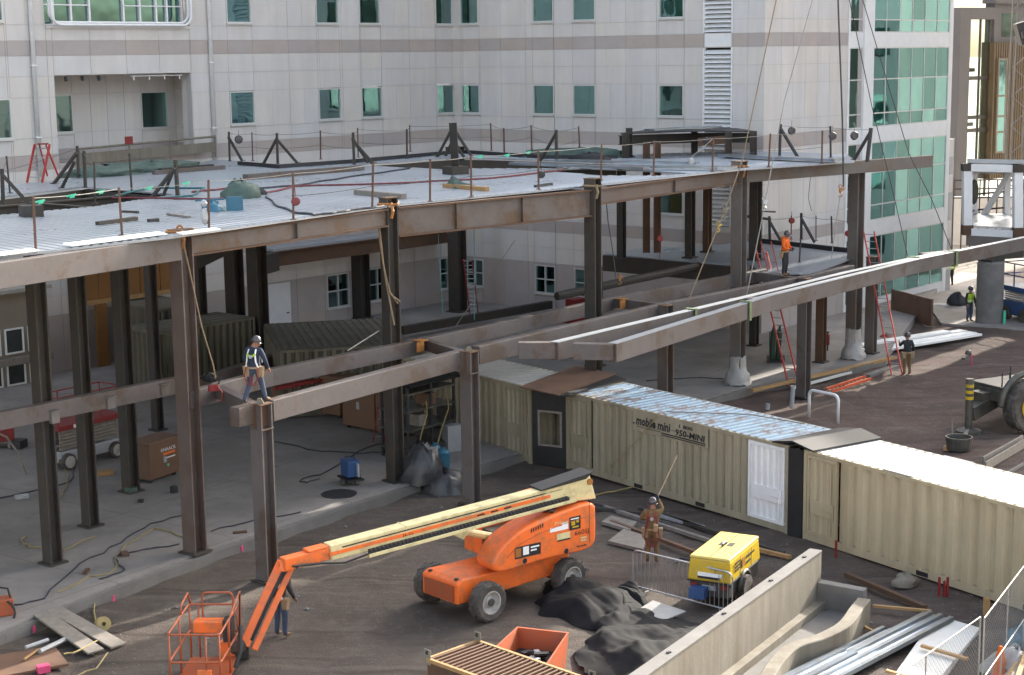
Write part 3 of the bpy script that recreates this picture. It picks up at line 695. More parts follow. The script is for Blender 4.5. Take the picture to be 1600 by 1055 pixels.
# inner roof framing, seen below the deck and through its openings
inn = []
nrm = V((-.77, .64, 0)); k = 0
for a, b in ((P1, P2), (P2, P3), (P3, P4)):
    for f in (.0, .5):
        p = lerp(a, b, f) + nrm * .35; q = p + nrm * (15 if f == 0 else 13); k += 1
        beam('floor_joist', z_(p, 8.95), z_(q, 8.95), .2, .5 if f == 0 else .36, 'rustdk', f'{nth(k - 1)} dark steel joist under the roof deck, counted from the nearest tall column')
for i, off in enumerate((6.5, 13.2)):
    p = P1 + nrm * off; q = P3 + nrm * off
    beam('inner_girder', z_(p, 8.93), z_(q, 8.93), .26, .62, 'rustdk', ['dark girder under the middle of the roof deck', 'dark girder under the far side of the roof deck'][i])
# ------------------------------------------------------------------ roof deck
rd = (G(1025, 279, ZD) - G(800, 265, ZD)).normalized()
DECKPX = [(-80, 409), (268, 369), (612, 320), (926, 289), (1157, 264), (1335, 252), (1322, 241), (1195, 236), (1085, 238), (965, 242), (850, 243), (720, 234.5), (545, 250), (435, 257.5), (372, 252), (338, 249), (305, 256), (85, 282), (-60, 296)]
HOLES = [[(-70, 316), (0, 307), (130, 291), (276, 303), (150, 322), (-70, 342)],
         [(555, 257), (708, 245.5), (760, 246), (960, 253), (960, 258), (842, 263), (738, 263), (690, 264.5)],
         [(836, 266), (905, 262), (1015, 266), (1085, 270.5), (1040, 274), (945, 274)],
         [(1010, 257), (1105, 258), (1170, 262), (1120, 265), (1040, 262)]]
ext = (P0 - P1).normalized() * 24   # the deck runs on past the left edge of the picture
dp_ = [xy(G(x, y, ZD)) for x, y in DECKPX]; dp_ = [xy(V((*dp_[0], 0)) + ext)] + dp_ + [xy(V((*dp_[-1], 0)) + ext)]; dh_ = [[xy(G(x, y, ZD)) for x, y in h] for h in HOLES]
def ribbed(mb, outer, holes, z, d, step=.3, h=.055, wd=.15):
    mb.sheet(outer, z - .07, z - h, holes)
    n = V((-d.y, d.x, 0)); loops = [outer] + list(holes)
    pr = lambda p: (p[0] * d.x + p[1] * d.y, p[0] * n.x + p[1] * n.y)
    L_ = [[pr(p) for p in l] for l in loops]; vs = [p[1] for p in L_[0]]; v = min(vs) + .05
    while v < max(vs):
        xs = []
        for l in L_:
            for a, b in zip(l, l[1:] + l[:1]):
                if (a[1] > v) != (b[1] > v): xs.append(a[0] + (v - a[1]) * (b[0] - a[0]) / (b[1] - a[1]))
        xs.sort()
        for a, b in zip(xs[::2], xs[1::2]):
            if b - a > .1:
                p = d * a + n * v + V((0, 0, z - h)); q = d * b + n * v + V((0, 0, z - h))
                mb.poly(p, q, [(-wd / 2, 0.001), (wd / 2, 0.001), (wd / 2 - .03, h), (-wd / 2 + .03, h)])
        v += step
mb = MB(); ribbed(mb, dp_, dh_, ZD, rd, .3, .02, .2)
deck = one('roof_deck', mb, 'deck', 'ribbed metal roof deck with dark openings, laid over the tall steel frame', 'deck')
for i, h in enumerate(dh_[:2]):  # frames round the large openings
    mb = MB(); pts = [V((*p, 8.97)) for p in h]
    for a, b in zip(pts, pts[1:] + pts[:1]): mb.bar(a, b, .14, .5)
    one('opening_frame', mb, 'rustdk', ['dark steel frame around the deck opening on the left', 'dark steel frame around the long deck opening in the middle'][i], 'frame')
# trim sheets along the near edge, sun glare put into their white colour
for i, (a, b, wd) in enumerate((((-40, 404), (62, 391), .30), ((112, 384), (262, 365), .34), ((285, 366), (345, 358), .22))):
    p, q = G(*a, ZD + .05), G(*b, ZD + .05); mb = MB(); d = dirty(p, q); n = V((-d.y, d.x, 0)); off = V((0, 0, .04))
    mb.add([p, q, q + n * wd + off, p + n * wd + off, p - V((0, 0, .02)), q - V((0, 0, .02)), q + n * wd + off - V((0, 0, .02)), p + n * wd + off - V((0, 0, .02))], [(0, 1, 2, 3), (7, 6, 5, 4), (0, 4, 5, 1), (1, 5, 6, 2), (2, 6, 7, 3), (3, 7, 4, 0)])
    one('edge_flashing', mb, 'galvbright', ['shiny flashing strip on the deck edge at the far left', 'long dazzling flashing strip on the deck edge left of the nearest tall column', 'short shiny flashing strip just right of the nearest tall column'][i], 'flashing')
# edge angle at the back of the deck
for i, (pts, lb) in enumerate((([(372, 252), (435, 257)], 'short dark edge angle near the downpipe'), ([(435, 257), (545, 249.5), (720, 234)], 'long dark edge angle behind the middle of the roof deck'), ([(720, 234), (850, 242.5), (965, 242)], 'dark edge angle behind the roof deck left of the small penthouse frame'))):
    mb = MB(); w_ = [G(x, y, ZD + .16) for x, y in pts]
    for a, b in zip(w_, w_[1:]): mb.bar(a, b, .08, .16)
    one('edge_angle', mb, 'blacksteel', lb, 'steel angle')
# ------------------------------------------------------------------ guardrail posts, braces and cables
def post(b, t, r=.035, m='postrust', label='', name='guardrail_post', z=ZD):
    B_ = G(*b, z); T_ = D(*t, B_.y); mb = MB(); mb.tube([B_, T_], r, 6); mb.cbox(B_, .16, .16, .02)
    o = one(name, mb, m, label, 'post'); return B_, T_
FP = [((56, 393), (51.7, 307)), ((190.7, 368), (185.6, 293)), ((326.6, 359.5), (325.6, 281)), ((458.4, 343.5), (457.8, 269)), ((581.6, 326), (583, 255)), ((672, 315), (672, 248.5)), ((736.5, 308), (735.6, 243)), ((841.6, 296), (841, 235)), ((939, 282), (940, 226)), ((1021, 275), (1022.5, 220)), ((1113, 268), (1114.5, 215)), ((1201, 261), (1203.7, 209)), ((1284, 256), (1285, 204))]
ft = [post(b, t, .036, 'postrust', f'{nth(i)} rusty guardrail post along the near deck edge, counted from the left') for i, (b, t) in enumerate(FP)]
def cable_run(tops, m, label, frac=1., r=.011, s=.04, name='safety_cable'):
    mb = MB()
    for (b0, t0), (b1, t1) in zip(tops, tops[1:]): mb.tube(sag(lerp(b0, t0, frac), lerp(b1, t1, frac), s, 5), r, 4, cap=False)
    return one(name, mb, m, label, 'cable')
cable_run(ft, 'cablelt', 'upper pale safety cable strung along the near edge posts of the roof deck', .97)
cable_run(ft[3:], 'cable', 'lower dark safety cable strung along the near edge posts of the roof deck', .5)
BP = [((359, 252), (357.5, 206), .06), ((395, 252), (393.5, 207), .035), ((434, 256), (432.5, 208), .07), ((501, 249), (500.5, 204), .04), ((553.4, 257), (551.5, 207), .07), ((559.7, 246), (558.7, 200), .035), ((636, 248), (635.6, 202), .05), ((641, 237), (640, 195.5), .035), ((768, 235.5), (766.5, 192.5), .04), ((788, 242), (787, 200), .045), ((831, 234), (829.7, 195.5), .04), ((870, 252), (869, 203), .07), ((906, 240), (904, 197), .04)]
bt = [post(b, t, r * .9, 'rustdk' if r > .045 else 'postrust', f'{nth(i)} {"stout dark" if r > .045 else "thin dark"} rail post along the far deck side, counted from the right downpipe') for i, (b, t, r) in enumerate(BP)]
cable_run(bt, 'cable', 'upper dark safety cable along the far side posts of the roof deck', .95, .01)
cable_run(bt, 'cable', 'lower dark safety cable along the far side posts of the roof deck', .5, .01)
LP = [((15.6, 302), (10, 244), .04), ((5, 318), (3, 264), .08), ((123, 278), (120.5, 228), .07), ((133.4, 293), (131, 236), .08), ((148.5, 318), (147, 253), .04), ((206, 300), (202, 240), .045), ((277.5, 305), (274, 250), .09)]
lt = [post(b, t, r * .9, 'rustdk', f'{nth(i)} dark rail post around the left deck opening, counted from the left') for i, (b, t, r) in enumerate(LP)]
cable_run(lt, 'cable', 'thin dark safety cable around the left deck opening', .92, .01)
RP = [((1218, 245), (1219.8, 194), .07), ((1298, 246), (1297.4, 197), .05), ((1355, 253), (1361, 200), .09)]
rt = [post(b, t, r * .9, 'blacksteel', ['black rail post at the corner beside the penthouse frame', 'black rail post carrying a round block, in front of the pale stone end wall', 'leaning black post in front of the green glass, at the end of the roof deck'][i]) for i, (b, t, r) in enumerate(RP)]
cable_run(rt, 'cable', 'dark safety cable between the three black posts over the canopy beam', .95, .01)
DG = [((380, 251), (358, 213), 'by the downpipe'), ((411.5, 255), (432, 216), 'left leg of the small A-frame'), ((466, 254), (433, 216), 'right leg of the small A-frame'), ((577.5, 254), (551.5, 215), 'nearer of the pair behind the middle deck'), ((585, 255), (552, 218), 'farther of the pair behind the middle deck'), ((682.5, 245), (707, 198), 'outer left leg of the tall A-frame'), ((696, 244), (708, 215), 'inner left leg of the tall A-frame'), ((739, 245), (709, 198), 'outer right leg of the tall A-frame'), ((727, 246), (709, 216), 'inner right leg of the tall A-frame'), ((843, 251), (868, 208), 'left of the penthouse frame'), ((83, 287), (119, 238), 'longer one behind the left deck opening'), ((96, 294), (116, 252), 'shorter one behind the left deck opening'), ((50, 321), (6, 272), 'at the far left edge of the deck'), ((235, 309), (272, 262), 'thin one right of the left opening'), ((256, 303), (274, 258), 'thick one right of the left opening'), ((1248.6, 246), (1221, 200), 'beside the corner post near the penthouse'), ((1333, 250), (1359, 206), 'thick one beneath the leaning black post')]
for (b, t, lb) in DG:
    B_ = G(*b, ZD); T_ = D(*t, B_.y - .1); mb = MB(); mb.bar(B_, T_, .10, .10, (.3, .3, .9)); mb.cbox(B_, .2, .2, .02)
    one('brace', mb, 'blacksteel' if b[0] > 1000 else 'rustdk', 'dark diagonal brace on the roof deck, ' + lb, 'brace')
# column stub with the tall A-frame
B_ = G(712, 272, ZD); mb = MB(); mb.ibeam(B_, D(707.5, 192, B_.y), .3, .3, .03, .03, (1, 0, 0), True); st = one('column_stub', mb, 'rustdk', 'dark column stub under the tall A-frame of braces in the middle of the roof deck', 'column')
mb = MB(); mb.cbox(B_, .75, .75, .3, .6); one('stub_base', mb, 'rustdk', 'square dark base block at the foot of the tall A-frame on the deck', 'block')
B_ = G(49, 338, ZD); mb = MB(); mb.cbox(B_, .6, .6, .33, .5); one('column_stub', mb, 'rustdk', 'low square dark column stub on the deck at the far left', 'column')
# things lying on the deck
def plank(px, z, wd, h, m, name, label, cat='board'):
    a, b = G(*px[0], z), G(*px[1], z); mb = MB(); mb.bar(a + V((0, 0, h)), b + V((0, 0, h)), wd, h); return one(name, mb, m, label, cat)
plank(((557, 304), (631, 311)), ZD, .22, .16, 'greylumber', 'timber', 'pale timber lying on the deck above the column with a looped rope', 'timber')
plank(((695, 293), (761, 299)), ZD, .2, .14, 'lumber', 'timber', 'pale timber lying on the deck with a green tarp over it', 'timber')
mb = MB(); c = G(712, 294, ZD); e = (G(745, 295, ZD) - G(695, 292, ZD)); mb.add([c - e * .35, c + e * .1 + V((-.1, -.3, 0)), c + e * .8 + V((0, -.15, .1)), c + e * .75 + V((.1, .3, .05)), c - e * .2 + V((0, .4, 0)), c - e * .1 + V((0, .05, .45)), c + e * .2 + V((0, 0, .22))], [(0, 1, 5), (1, 6, 5), (1, 2, 6), (2, 3, 6), (3, 4, 6), (4, 5, 6), (4, 0, 5)])
one('tarp', mb, 'greentarp', 'small crumpled green tarp draped over a timber on the deck', 'tarp')
plank(((383, 281), (566, 266)), ZD, .28, .2, 'web', 'steel_angle', 'long purplish steel member lying across the middle of the deck', 'steel angle')
plank(((152, 352), (213, 344)), ZD, .14, .1, 'rustdk', 'timber', 'short dark timber on the deck between the second and third posts from the left', 'timber')
plank(((232, 347), (247, 345.5)), ZD, .14, .08, 'blacksteel', 'steel_plate', 'small dark plate on the deck left of the nearest tall column', 'plate')
plank(((262, 336), (296, 341)), ZD, .1, .06, 'greylumber', 'timber', 'thin pale stick on the deck above the nearest tall column', 'timber')
plank(((192, 332), (216, 333)), ZD, .1, .06, 'rustdk', 'timber', 'thin dark stick near the second post from the left', 'timber')
plank(((836, 293), (862, 289)), ZD, .1, .08, 'blacksteel', 'steel_plate', 'dark bar lying on the deck before the deepest beam ends', 'plate')
plank(((240, 273), (350, 264)), ZD, .2, .15, 'web', 'steel_angle', 'long steel angle lying before the loggia, left of the downpipe', 'steel angle')
plank(((250, 269), (332, 262)), ZD, .2, .15, 'rustdk', 'steel_angle', 'shorter dark steel angle lying behind a longer one, left of the downpipe', 'steel angle')
def lump(c, sx, sy, h, m, name, label, cat, seed=1, n=14, rough=.22, rz=0, rings=5):
    rg = random.Random(seed); mb = MB(); k = rings
    for i in range(k + 1):
        a = math.pi / 2 * i / k
        for j in range(n):
            b = 2 * math.pi * j / n; q = rg.uniform(1 - rough, 1 + rough); x, y = math.cos(a) * math.cos(b) * sx * q, math.cos(a) * math.sin(b) * sy * q
            mb.v.append(V((c[0] + x * math.cos(rz) - y * math.sin(rz), c[1] + x * math.sin(rz) + y * math.cos(rz), c[2] + math.sin(a) * h * rg.uniform(1 - rough, 1 + rough))))
    for i in range(k):
        for j in range(n): j2 = (j + 1) % n; mb.face(i * n + j, i * n + j2, (i + 1) * n + j2, (i + 1) * n + j)
    return one(name, mb, m, label, cat, smooth=True)
lump(G(376, 309, ZD), .62, .45, .58, 'greentarp', 'tarp', 'rounded green tarp bundle on the deck beside red and blue hoses', 'tarp', 3, rz=.3)
lump(G(402, 304, ZD), .35, .25, .2, 'darkcloth', 'bag', 'small dark bag on the deck just right of the green bundle', 'bag', 4)
lump(G(332, 330, ZD), .35, .3, .28, 'bluetarp', 'tool_bag', 'teal bag on the deck by the third near edge post', 'bag', 5)
mb = MB(); c = G(367, 329, ZD); mb.cbox(c, .5, .08, .42, .5); mb.tube([c + V((-.3, 0, .35)), c + V((-1.2, .1, .3))], .03, 5); one('blue_board', mb, 'bluetarp', 'upright teal board on the deck right of the third near edge post', 'panel')
mb = MB(); c = D(320, 338, G(326.6, 359.5, ZD).y); mb.ball(c, .16, 10, .7, .5, 1.5); mb.ball(c + V((0, -.05, .35)), .1, 8); one('hook_block', mb, 'pale', 'pale hook block hanging at the third near edge post', 'hook block')
for i, (px, py, post_i, lb) in enumerate(((462, 315, 3, 'fourth near edge post'), (846, 273, 7, 'eighth near edge post'), (1080, 252, 10, 'eleventh near edge post'), (1103, 220, 10, 'top of the eleventh near edge post'))):
    c = D(px, py, ft[post_i][0].y + .05); mb = MB(); mb.lathe(c, V((.5, -.8, 0)), [(.0, -.08), (.11, -.07), (.13, 0), (.11, .07), (0, .08)], 14); mb.tube([c + V((0, 0, .15)), lerp(*ft[post_i], .97)], .015, 4)
    one('retractable_lanyard', mb, ['hosered', 'blacksteel', 'pale', 'blacksteel'][i], 'round retractable lanyard housing hanging at the ' + lb, 'lanyard')
for i, (px, py, k) in enumerate(((1237, 204.5, 0), (1301, 213, 1), (1335, 212, 2))):
    c = D(px, py, rt[k][0].y); mb = MB(); mb.lathe(c, V((.3, -.9, 0)), [(.0, -.09), (.15, -.08), (.19, 0), (.15, .08), (0, .09)], 14); mb.tube([c + V((0, 0, .1)), c + V((0, 0, .45))], .012, 4)
    one('retractable_lanyard', mb, 'hat', ['round dark lanyard housing hanging right of the corner post by the penthouse', 'round black lanyard housing hanging on the middle black post', 'round dark lanyard housing hanging near the leaning post by the glass'][i], 'lanyard')
c = D(373, 218, bt[0][0].y); mb = MB(); mb.lathe(c, V((.3, -.9, 0)), [(.0, -.07), (.15, -.06), (.19, 0), (.15, .06), (0, .07)], 14); mb.tube([c, c + V((0, 0, .4))], .012, 4); one('retractable_lanyard', mb, 'hat', 'round lanyard housing hanging right of the downpipe', 'lanyard')
for i, (px, m, lb) in enumerate((([(175, 309), (240, 309), (330, 311), (400, 305), (458, 291), (600, 287), (760, 279), (880, 266)], 'hosered', 'long dark red hose snaking along the deck past the green bundle'), ([(180, 306), (235, 293), (320, 294), (300, 306), (250, 309)], 'hosegrn', 'looped blue hose on the deck left of the green bundle'), ([(380, 296), (460, 290), (540, 277), (640, 263)], 'hose', 'dark blue hose running back across the deck to the long opening'), ([(415, 308), (430, 320), (460, 332), (490, 336), (540, 330), (600, 322)], 'hose', 'dark hose curling on the deck near the edge'), ([(300, 300), (365, 293), (380, 291)], 'hosered', 'short red hose behind the green bundle'))):
    mb = MB(); mb.tube(wiggle([G(x, y, ZD + .03) for x, y in px], .12, 4), .035, 5); one('hose', mb, m, lb, 'hose')
lump(G(160, 275, ZD), 1.7, .6, .42, 'greentarp', 'tarp', 'long green tarp heap on the deck in front of the loggia', 'tarp', 9, 20, .25, rz=.6)
lump(G(237, 268, ZD), 2.6, .5, .42, 'greentarp', 'tarp', 'low green tarp heap reaching right to the downpipe', 'tarp', 10, 20, .25, rz=.7)
lump(G(905, 246, ZD), 2.4, .5, .4, 'greentarp', 'tarp', 'grey green tarp heap on the deck left of the penthouse frame', 'tarp', 12, 20, .3, rz=-.2)
lump(G(921, 252, ZD), 1.0, .5, .35, 'darkcloth', 'tarp', 'small dark heap on the deck in front of the grey green tarp', 'tarp', 13)
mb = MB(); a, b = LW.pt(-24.5, 9.12, .4), LW.pt(-17.2, 9.12, .6)
mb.tube([a + V((0, 0, .75)), b + V((0, 0, .95))], .05); [mb.tube([lerp(a, b, f), lerp(a, b, f) + V((0, 0, .8 + .2 * f))], .05) for f in (.0, .35, .65, 1)]; mb.bar(a + V((0, 0, .55)), b + V((0, 0, .7)), .04, .45)
one('barricade', mb, 'concwall', 'pale board barricade standing on the deck in front of the loggia', 'barricade')
c = LW.pt(-22.2, 9.95, .5); mb = MB(); mb.box(c, LW.d * .42, LW.n * .03, V((0, 0, .34))); one('red_sign', mb, 'red', 'small blank red sign on the pale barricade in front of the loggia', 'sign')
# red stepladder on the deck
def ladder(name, a, b, wd, m, label, cat='ladder', side=None, rungs=None, r=.03):
    a, b = V(a), V(b); d = (b - a).normalized(); sdv = side.normalized() if side is not None else d.cross(V((0, 1, 0))).normalized()
    t = thing(name, label, cat, a)
    for s in (-1, 1): MB().bar(a + sdv * wd / 2 * s, b + sdv * wd / 2 * s, .045, .11, d.cross(sdv)).build('side_rail', m, t)
    n = rungs or int((b - a).length / .31)
    for i in range(n):
        c = lerp(a, b, (i + .6) / n); MB().tube([c - sdv * wd / 2, c + sdv * wd / 2], .02, 6).build('rung', 'alu', t)
    return t
B_ = G(55, 286, ZD); tp = D(67, 226, B_.y + .3); ss = V((.9, -.2, 0))
t = ladder('stepladder', B_, tp, .62, 'redladder', 'red stepladder standing open on the deck by the left downpipe', side=ss)
for s in (-.25, .25): MB().bar(tp + ss * s * .6, D(83, 274, B_.y + 1.2) + ss * s, .04, .07).build('rear_leg', 'redladder', t)
MB().cbox(tp, .4, .3, .05, .2).build('top_cap', 'red', t)
# penthouse frame
pz = 10.25
pc = [G(977, 247, ZD), G(1085, 240, ZD), G(1138, 247, ZD), G(1176, 245, ZD)]
ph = thing('penthouse_frame', 'small dark penthouse frame on the deck with a shiny sheet on its top', 'steel frame', pc[0])
for x, y, yt in ((977, 247, 208), (983, 246, 200), (1085, 240, 206), (1138, 246, 206), (1177, 244, 206)):
    B_ = G(x, y, ZD); MB().ibeam(B_, D(x, yt, B_.y), .28, .28, .03, .03, (1, 0, 0), True).build('post', 'rustdk', ph)
for x in (1010, 1027):
    B_ = G(x, 250, ZD); MB().ibeam(D(x, 395, B_.y + 1), D(x, 222, B_.y + 1), .3, .3, .04, .04, (1, 0, 0), True).build('hanger', 'rust', ph)
Yp = pc[0].y + .2
tb = [D(968, 212, Yp), D(1090, 208, Yp + 2), D(1180, 208, Yp + 1)]
for a, b in zip(tb, tb[1:]): MB().ibeam(a, b, .25, .42).build('beam', 'rustdk', ph)
rf_ = MB(); q = [D(970, 208, Yp), D(1100, 203.5, Yp + .2), D(1183, 205, Yp + .6), D(1150, 200, Yp + 6), D(1010, 203, Yp + 6)]
rf_.add(q + [p - V((0, 0, .06)) for p in q], [(0, 1, 2, 3, 4), (9, 8, 7, 6, 5)] + [(i, i + 5, (i + 1) % 5 + 5, (i + 1) % 5) for i in range(5)]); rf_.build('roof_plate', 'blacksteel', ph)
a, b = D(1015, 205.5, Yp + .3), D(1120, 198, Yp + 4); mb = MB(); mb.bar(a + V((0, 0, .1)), b + V((0, 0, .05)), .6, .06); one('metal_sheet', mb, 'galv', 'shiny metal sheet lying on top of the penthouse frame', 'metal sheet')
MB().bar(D(1090, 216, Yp), D(1134, 212, Yp), .05, .35).build('infill_panel', 'rust', ph)
# bundles of deck sheets on the roof, right side
for i, (a, b, wd, lb) in enumerate((((1130, 245), (1312, 253), .7, 'pale blue stack of sheets on the deck right of the penthouse frame'), ((800, 258), (1010, 266), .45, 'shiny loose deck sheet across the deck opening behind the third column'), ((960, 262.5), (1150, 265), .4, 'loose deck sheet leading to the grey column with rope round its top'), ((870, 253.5), (1090, 258), .35, 'narrow loose sheet in front of the penthouse frame'))):
    p, q = G(*a, ZD + .05), G(*b, ZD + .05); mb = MB(); mb.bar(p + V((0, 0, .12)), q + V((0, 0, .12)), wd, .1); one('metal_sheet', mb, 'galv', lb, 'metal sheet')
# ribbons on the near cable
for i, (x, y, k) in enumerate(((55, 317.5, 0), (104, 308.5, 0), (150, 302, 1), (226, 296, 1), (284, 289, 2), (745, 246.5, 6), (787, 244.5, 6), (820, 240, 7))):
    c = D(x, y, ft[k][1].y + (.6 if i in (1, 3, 4, 6) else 0)); mb = MB(); mb.box(c, (.2, .1, .04), (0, .02, 0), (0, 0, .045)); mb.box(c + V((.07, 0, -.03)), (.11, 0, .02), (0, .02, 0), (.02, 0, .05))
    one('ribbon', mb, 'mint', f'{nth(i)} bright green ribbon tied to the near safety cable, counted from the left', 'ribbon')
# ------------------------------------------------------------------ lower level beams
ZB = 4.78
def hbeam(px, z, wd, h, m, name, label, cat='beam', parts=()):
    pts = [G(x, y, z) for x, y in px]; mb = MB()
    for i, (a, b) in enumerate(zip(pts, pts[1:])):
        mb.bar(a, b, wd, h)
    o = one(name, mb, m, label, cat, bevel=.012); return pts
hbeam([(-60, 655), (282, 588)], ZB, .28, .46, 'primer', 'lower_beam', 'low grey beam with three brackets, ending at the nearest tall column')
b2 = hbeam([(290, 612), (420, 577), (655, 530)], ZB, .3, .48, 'primer', 'lower_beam', 'rear grey beam behind the worker in a navy shirt')
hbeam([(655, 530), (968, 462), (1195, 420)], ZB, .3, .48, 'primer', 'lower_beam', 'rear grey beam from the orange connection plate to the grey roped column')
b1 = hbeam([(366, 637), (402, 628)], ZB, .34, .5, 'primer', 'beam_stub', 'short grey beam end poking left of the column under the worker in a navy shirt')
hbeam([(420, 625), (719, 547)], ZB, .32, .56, 'primer', 'lower_beam', 'front grey beam carrying the worker in a navy shirt')
hbeam([(743, 541), (1040, 473), (1262, 430), (1330, 414)], ZB, .32, .56, 'primer', 'lower_beam', 'long front grey beam behind the pair of sunlit beams')
hbeam([(337, 600), (400, 631)], ZB - .02, .26, .34, 'primer', 'cross_beam', 'short cross beam joining the two grey beams beside the worker in a navy shirt', 'beam')
hbeam([(655, 527), (728, 549)], ZB - .02, .26, .34, 'primer', 'cross_beam', 'short cross beam with an orange clip, left of the first tan container', 'beam')
hbeam([(962, 466), (1048, 476)], ZB - .02, .26, .34, 'primer', 'cross_beam', 'short cross beam under the hanging rope and orange clip, right of the deepest roof beam', 'beam')
hbeam([(1175, 424), (1262, 436)], ZB - .02, .26, .34, 'primer', 'cross_beam', 'cross beam the worker in an orange hoodie stands on', 'beam')
for i, (x, y) in enumerate(((85, 640), (172, 618), (256, 598))):
    c = G(x, y, ZB) + V((.06, -.25, -.1)); mb = MB(); mb.cbox(c + V((0, 0, -.2)), .24, .12, .3, .85); mb.cbox(c + V((0, 0, .1)), .26, .22, .03, .85)
    one('beam_clip', mb, 'primer_dk', f'{nth(i)} small bracket on the far left low grey beam, counted from the left', 'bracket')
for i, (x, y, lb) in enumerate(((657, 533, 'left of the first tan container'), (972, 468, 'below the hanging rope hook'))):
    c = G(x, y, ZB); mb = MB(); mb.cbox(c + V((0, -.22, -.3)), .3, .04, .3, .8); mb.cbox(c + V((0, 0, .01)), .34, .36, .03, .8)
    one('connection_plate', mb, 'brass', 'small orange rusted connection plate on the rear grey beam ' + lb, 'plate')
# the pair of sunlit beams slung in front
def slung(px, z, wd, h, label, name='slung_beam'):
    pts = [G(x, y, z) for x, y in px]; t = thing(name, label, 'beam', pts[0])
    for i, (a, b) in enumerate(zip(pts, pts[1:])):
        d = (b - a).normalized(); n = V((d.y, -d.x, 0))
        mb = MB(); mb.bar(a, b, wd, h); mb.build('box_section', 'primer', t, bevel=.012)
        mb = MB(); mb.bar(a + V((0, 0, .012)), b + V((0, 0, .012)), wd + .03, .011); mb.build('top_plate', 'pale', t)  # pale strip paints the sun glare along the beam top
    return t, pts
tA, pA = slung([(866, 535), (1165, 464), (1325, 425), (1400, 409), (1470, 394)], 4.86, .28, .56, 'farther of the two sunlit beams slung in front of the frame')
tB, pB = slung([(957, 537), (1200, 462), (1432, 405), (1600, 371), (1660, 360)], 4.86, .28, .58, 'nearer of the two sunlit beams slung in front of the frame, longest in the yard')
for t, a, b in ((tA, (868, 534.5), (810, 534.5)), (tB, (959, 537), (896, 536))):
    p, q = G(*a, 4.85), G(*b, 4.85); MB().bar(p, q, .34, .50).build('end_bracket', 'primer', t, bevel=.012)
p, q = G(1195, 464, 4.84), G(1140, 467, 4.84); MB().bar(p, q, .3, .5).build('cross_piece', 'primer', tB)
p, q = G(1500, 390, 4.84), G(1440, 396, 4.84); MB().bar(p, q, .3, .5).build('cross_piece', 'primer', tB)
for i, (x, y, z, tt, lb) in enumerate(((1083, 484, 4.86, tA, 'left end of the farther sunlit beam'), (1163, 473, 4.86, tB, 'middle of the nearer sunlit beam'), (1417, 402, 4.86, tA, 'right end of the farther sunlit beam'), (1487, 393, 4.86, tB, 'right part of the nearer sunlit beam'))):
    c = G(x, y, z); P_ = pA if tt is tA else pB
    # put the sling square on its beam
    best = min(((a, b) for a, b in zip(P_, P_[1:])), key=lambda s: min((lerp(s[0], s[1], k / 20) - c).length for k in range(21)))
    c = min((lerp(best[0], best[1], k / 60) for k in range(61)), key=lambda p: (p - c).length); d = (best[1] - best[0]).normalized(); n = V((d.y, -d.x, 0))
    if n.y > 0: n = -n
    mb = MB(); wv = d * .16
    for (o, s1, s2) in ((c + n * .19 - wv / 2 + V((0, 0, -.62)), n * .015, V((0, 0, .68))), (c - n * .21 - wv / 2 + V((0, 0, .03)), n * .42, V((0, 0, .02))), (c - n * .21 - wv / 2 + V((0, 0, -.63)), n * .42, V((0, 0, .02))), (c - n * .21 - wv / 2 + V((0, 0, -.61)), n * .015, V((0, 0, .64)))): mb.box(o, wv, s1, s2)
    one('lifting_sling', mb, 'sling', 'green web sling wrapped round the ' + lb, 'sling')
# crane lines
HOOK = D(1300, -230, 64)
def line(pts, r, m, name, label, cat='cable'):
    mb = MB(); mb.tube(pts, r, 5); return one(name, mb, m, label, cat)
def pl(*q): return [D(x, y, Y) for x, y, Y in q]
Y1 = G(1075, 470, 4.86).y
line(pl((1075, 471, Y1), (1135, 322, Y1 + 1.5), (1160, 250, Y1 + 2.2), (1215, -10, Y1 + 4)), .022, 'rope', 'crane_line', 'pale rope from the farther sunlit beam up past the grey column, carrying a chain block')
line(pl((1165, 470, 60.5), (1190, 345, 61), (1195, 318, 61)), .02, 'cablelt', 'lifting_rope', 'pale lifting leg rising from the middle of the nearer sunlit beam', 'cable')
line(pl((1196, 312, 61), (1225, 160, 62), (1272, -10, 63)), .02, 'cablelt', 'crane_line', 'pale crane line above the chain shackle beside the orange hoodie worker')
line(pl((1318, 292, 66), (1316, 180, 66), (1309, -10, 66)), .035, 'cable', 'crane_line', 'thickest dark crane line, hanging in front of the pale stone end wall')
line(pl((1313, 305, 66), (1306, 350, 66), (1299, 405, 66)), .018, 'cablelt', 'lifting_rope', 'pale lifting leg below the hook beside the last tall column', 'cable')
line(pl((1418, 400, 68), (1400, 320, 68), (1362, 165, 67), (1325, -10, 66)), .018, 'cable', 'crane_line', 'thin dark crane line crossing the glass to the right end of the farther sunlit beam')
line(pl((1487, 390, 71), (1455, 310, 70), (1420, 240, 69.5), (1345, -10, 67)), .018, 'cable', 'crane_line', 'thin dark crane line crossing the glass to the right part of the nearer sunlit beam')
line(pl((963, 438, 60), (957, 390, 60), (950, 345, 60), (946, 300, 59.5)), .018, 'cable', 'crane_line', 'thin dark line hanging beside the third tall column, ending in an orange hook')
line(pl((1268, 330, 74), (1263, 310, 74), (1267, 270, 73.5)), .012, 'cable', 'hanging_cord', 'short dark cord hanging under the canopy beam before the pale stone end wall', 'cord')
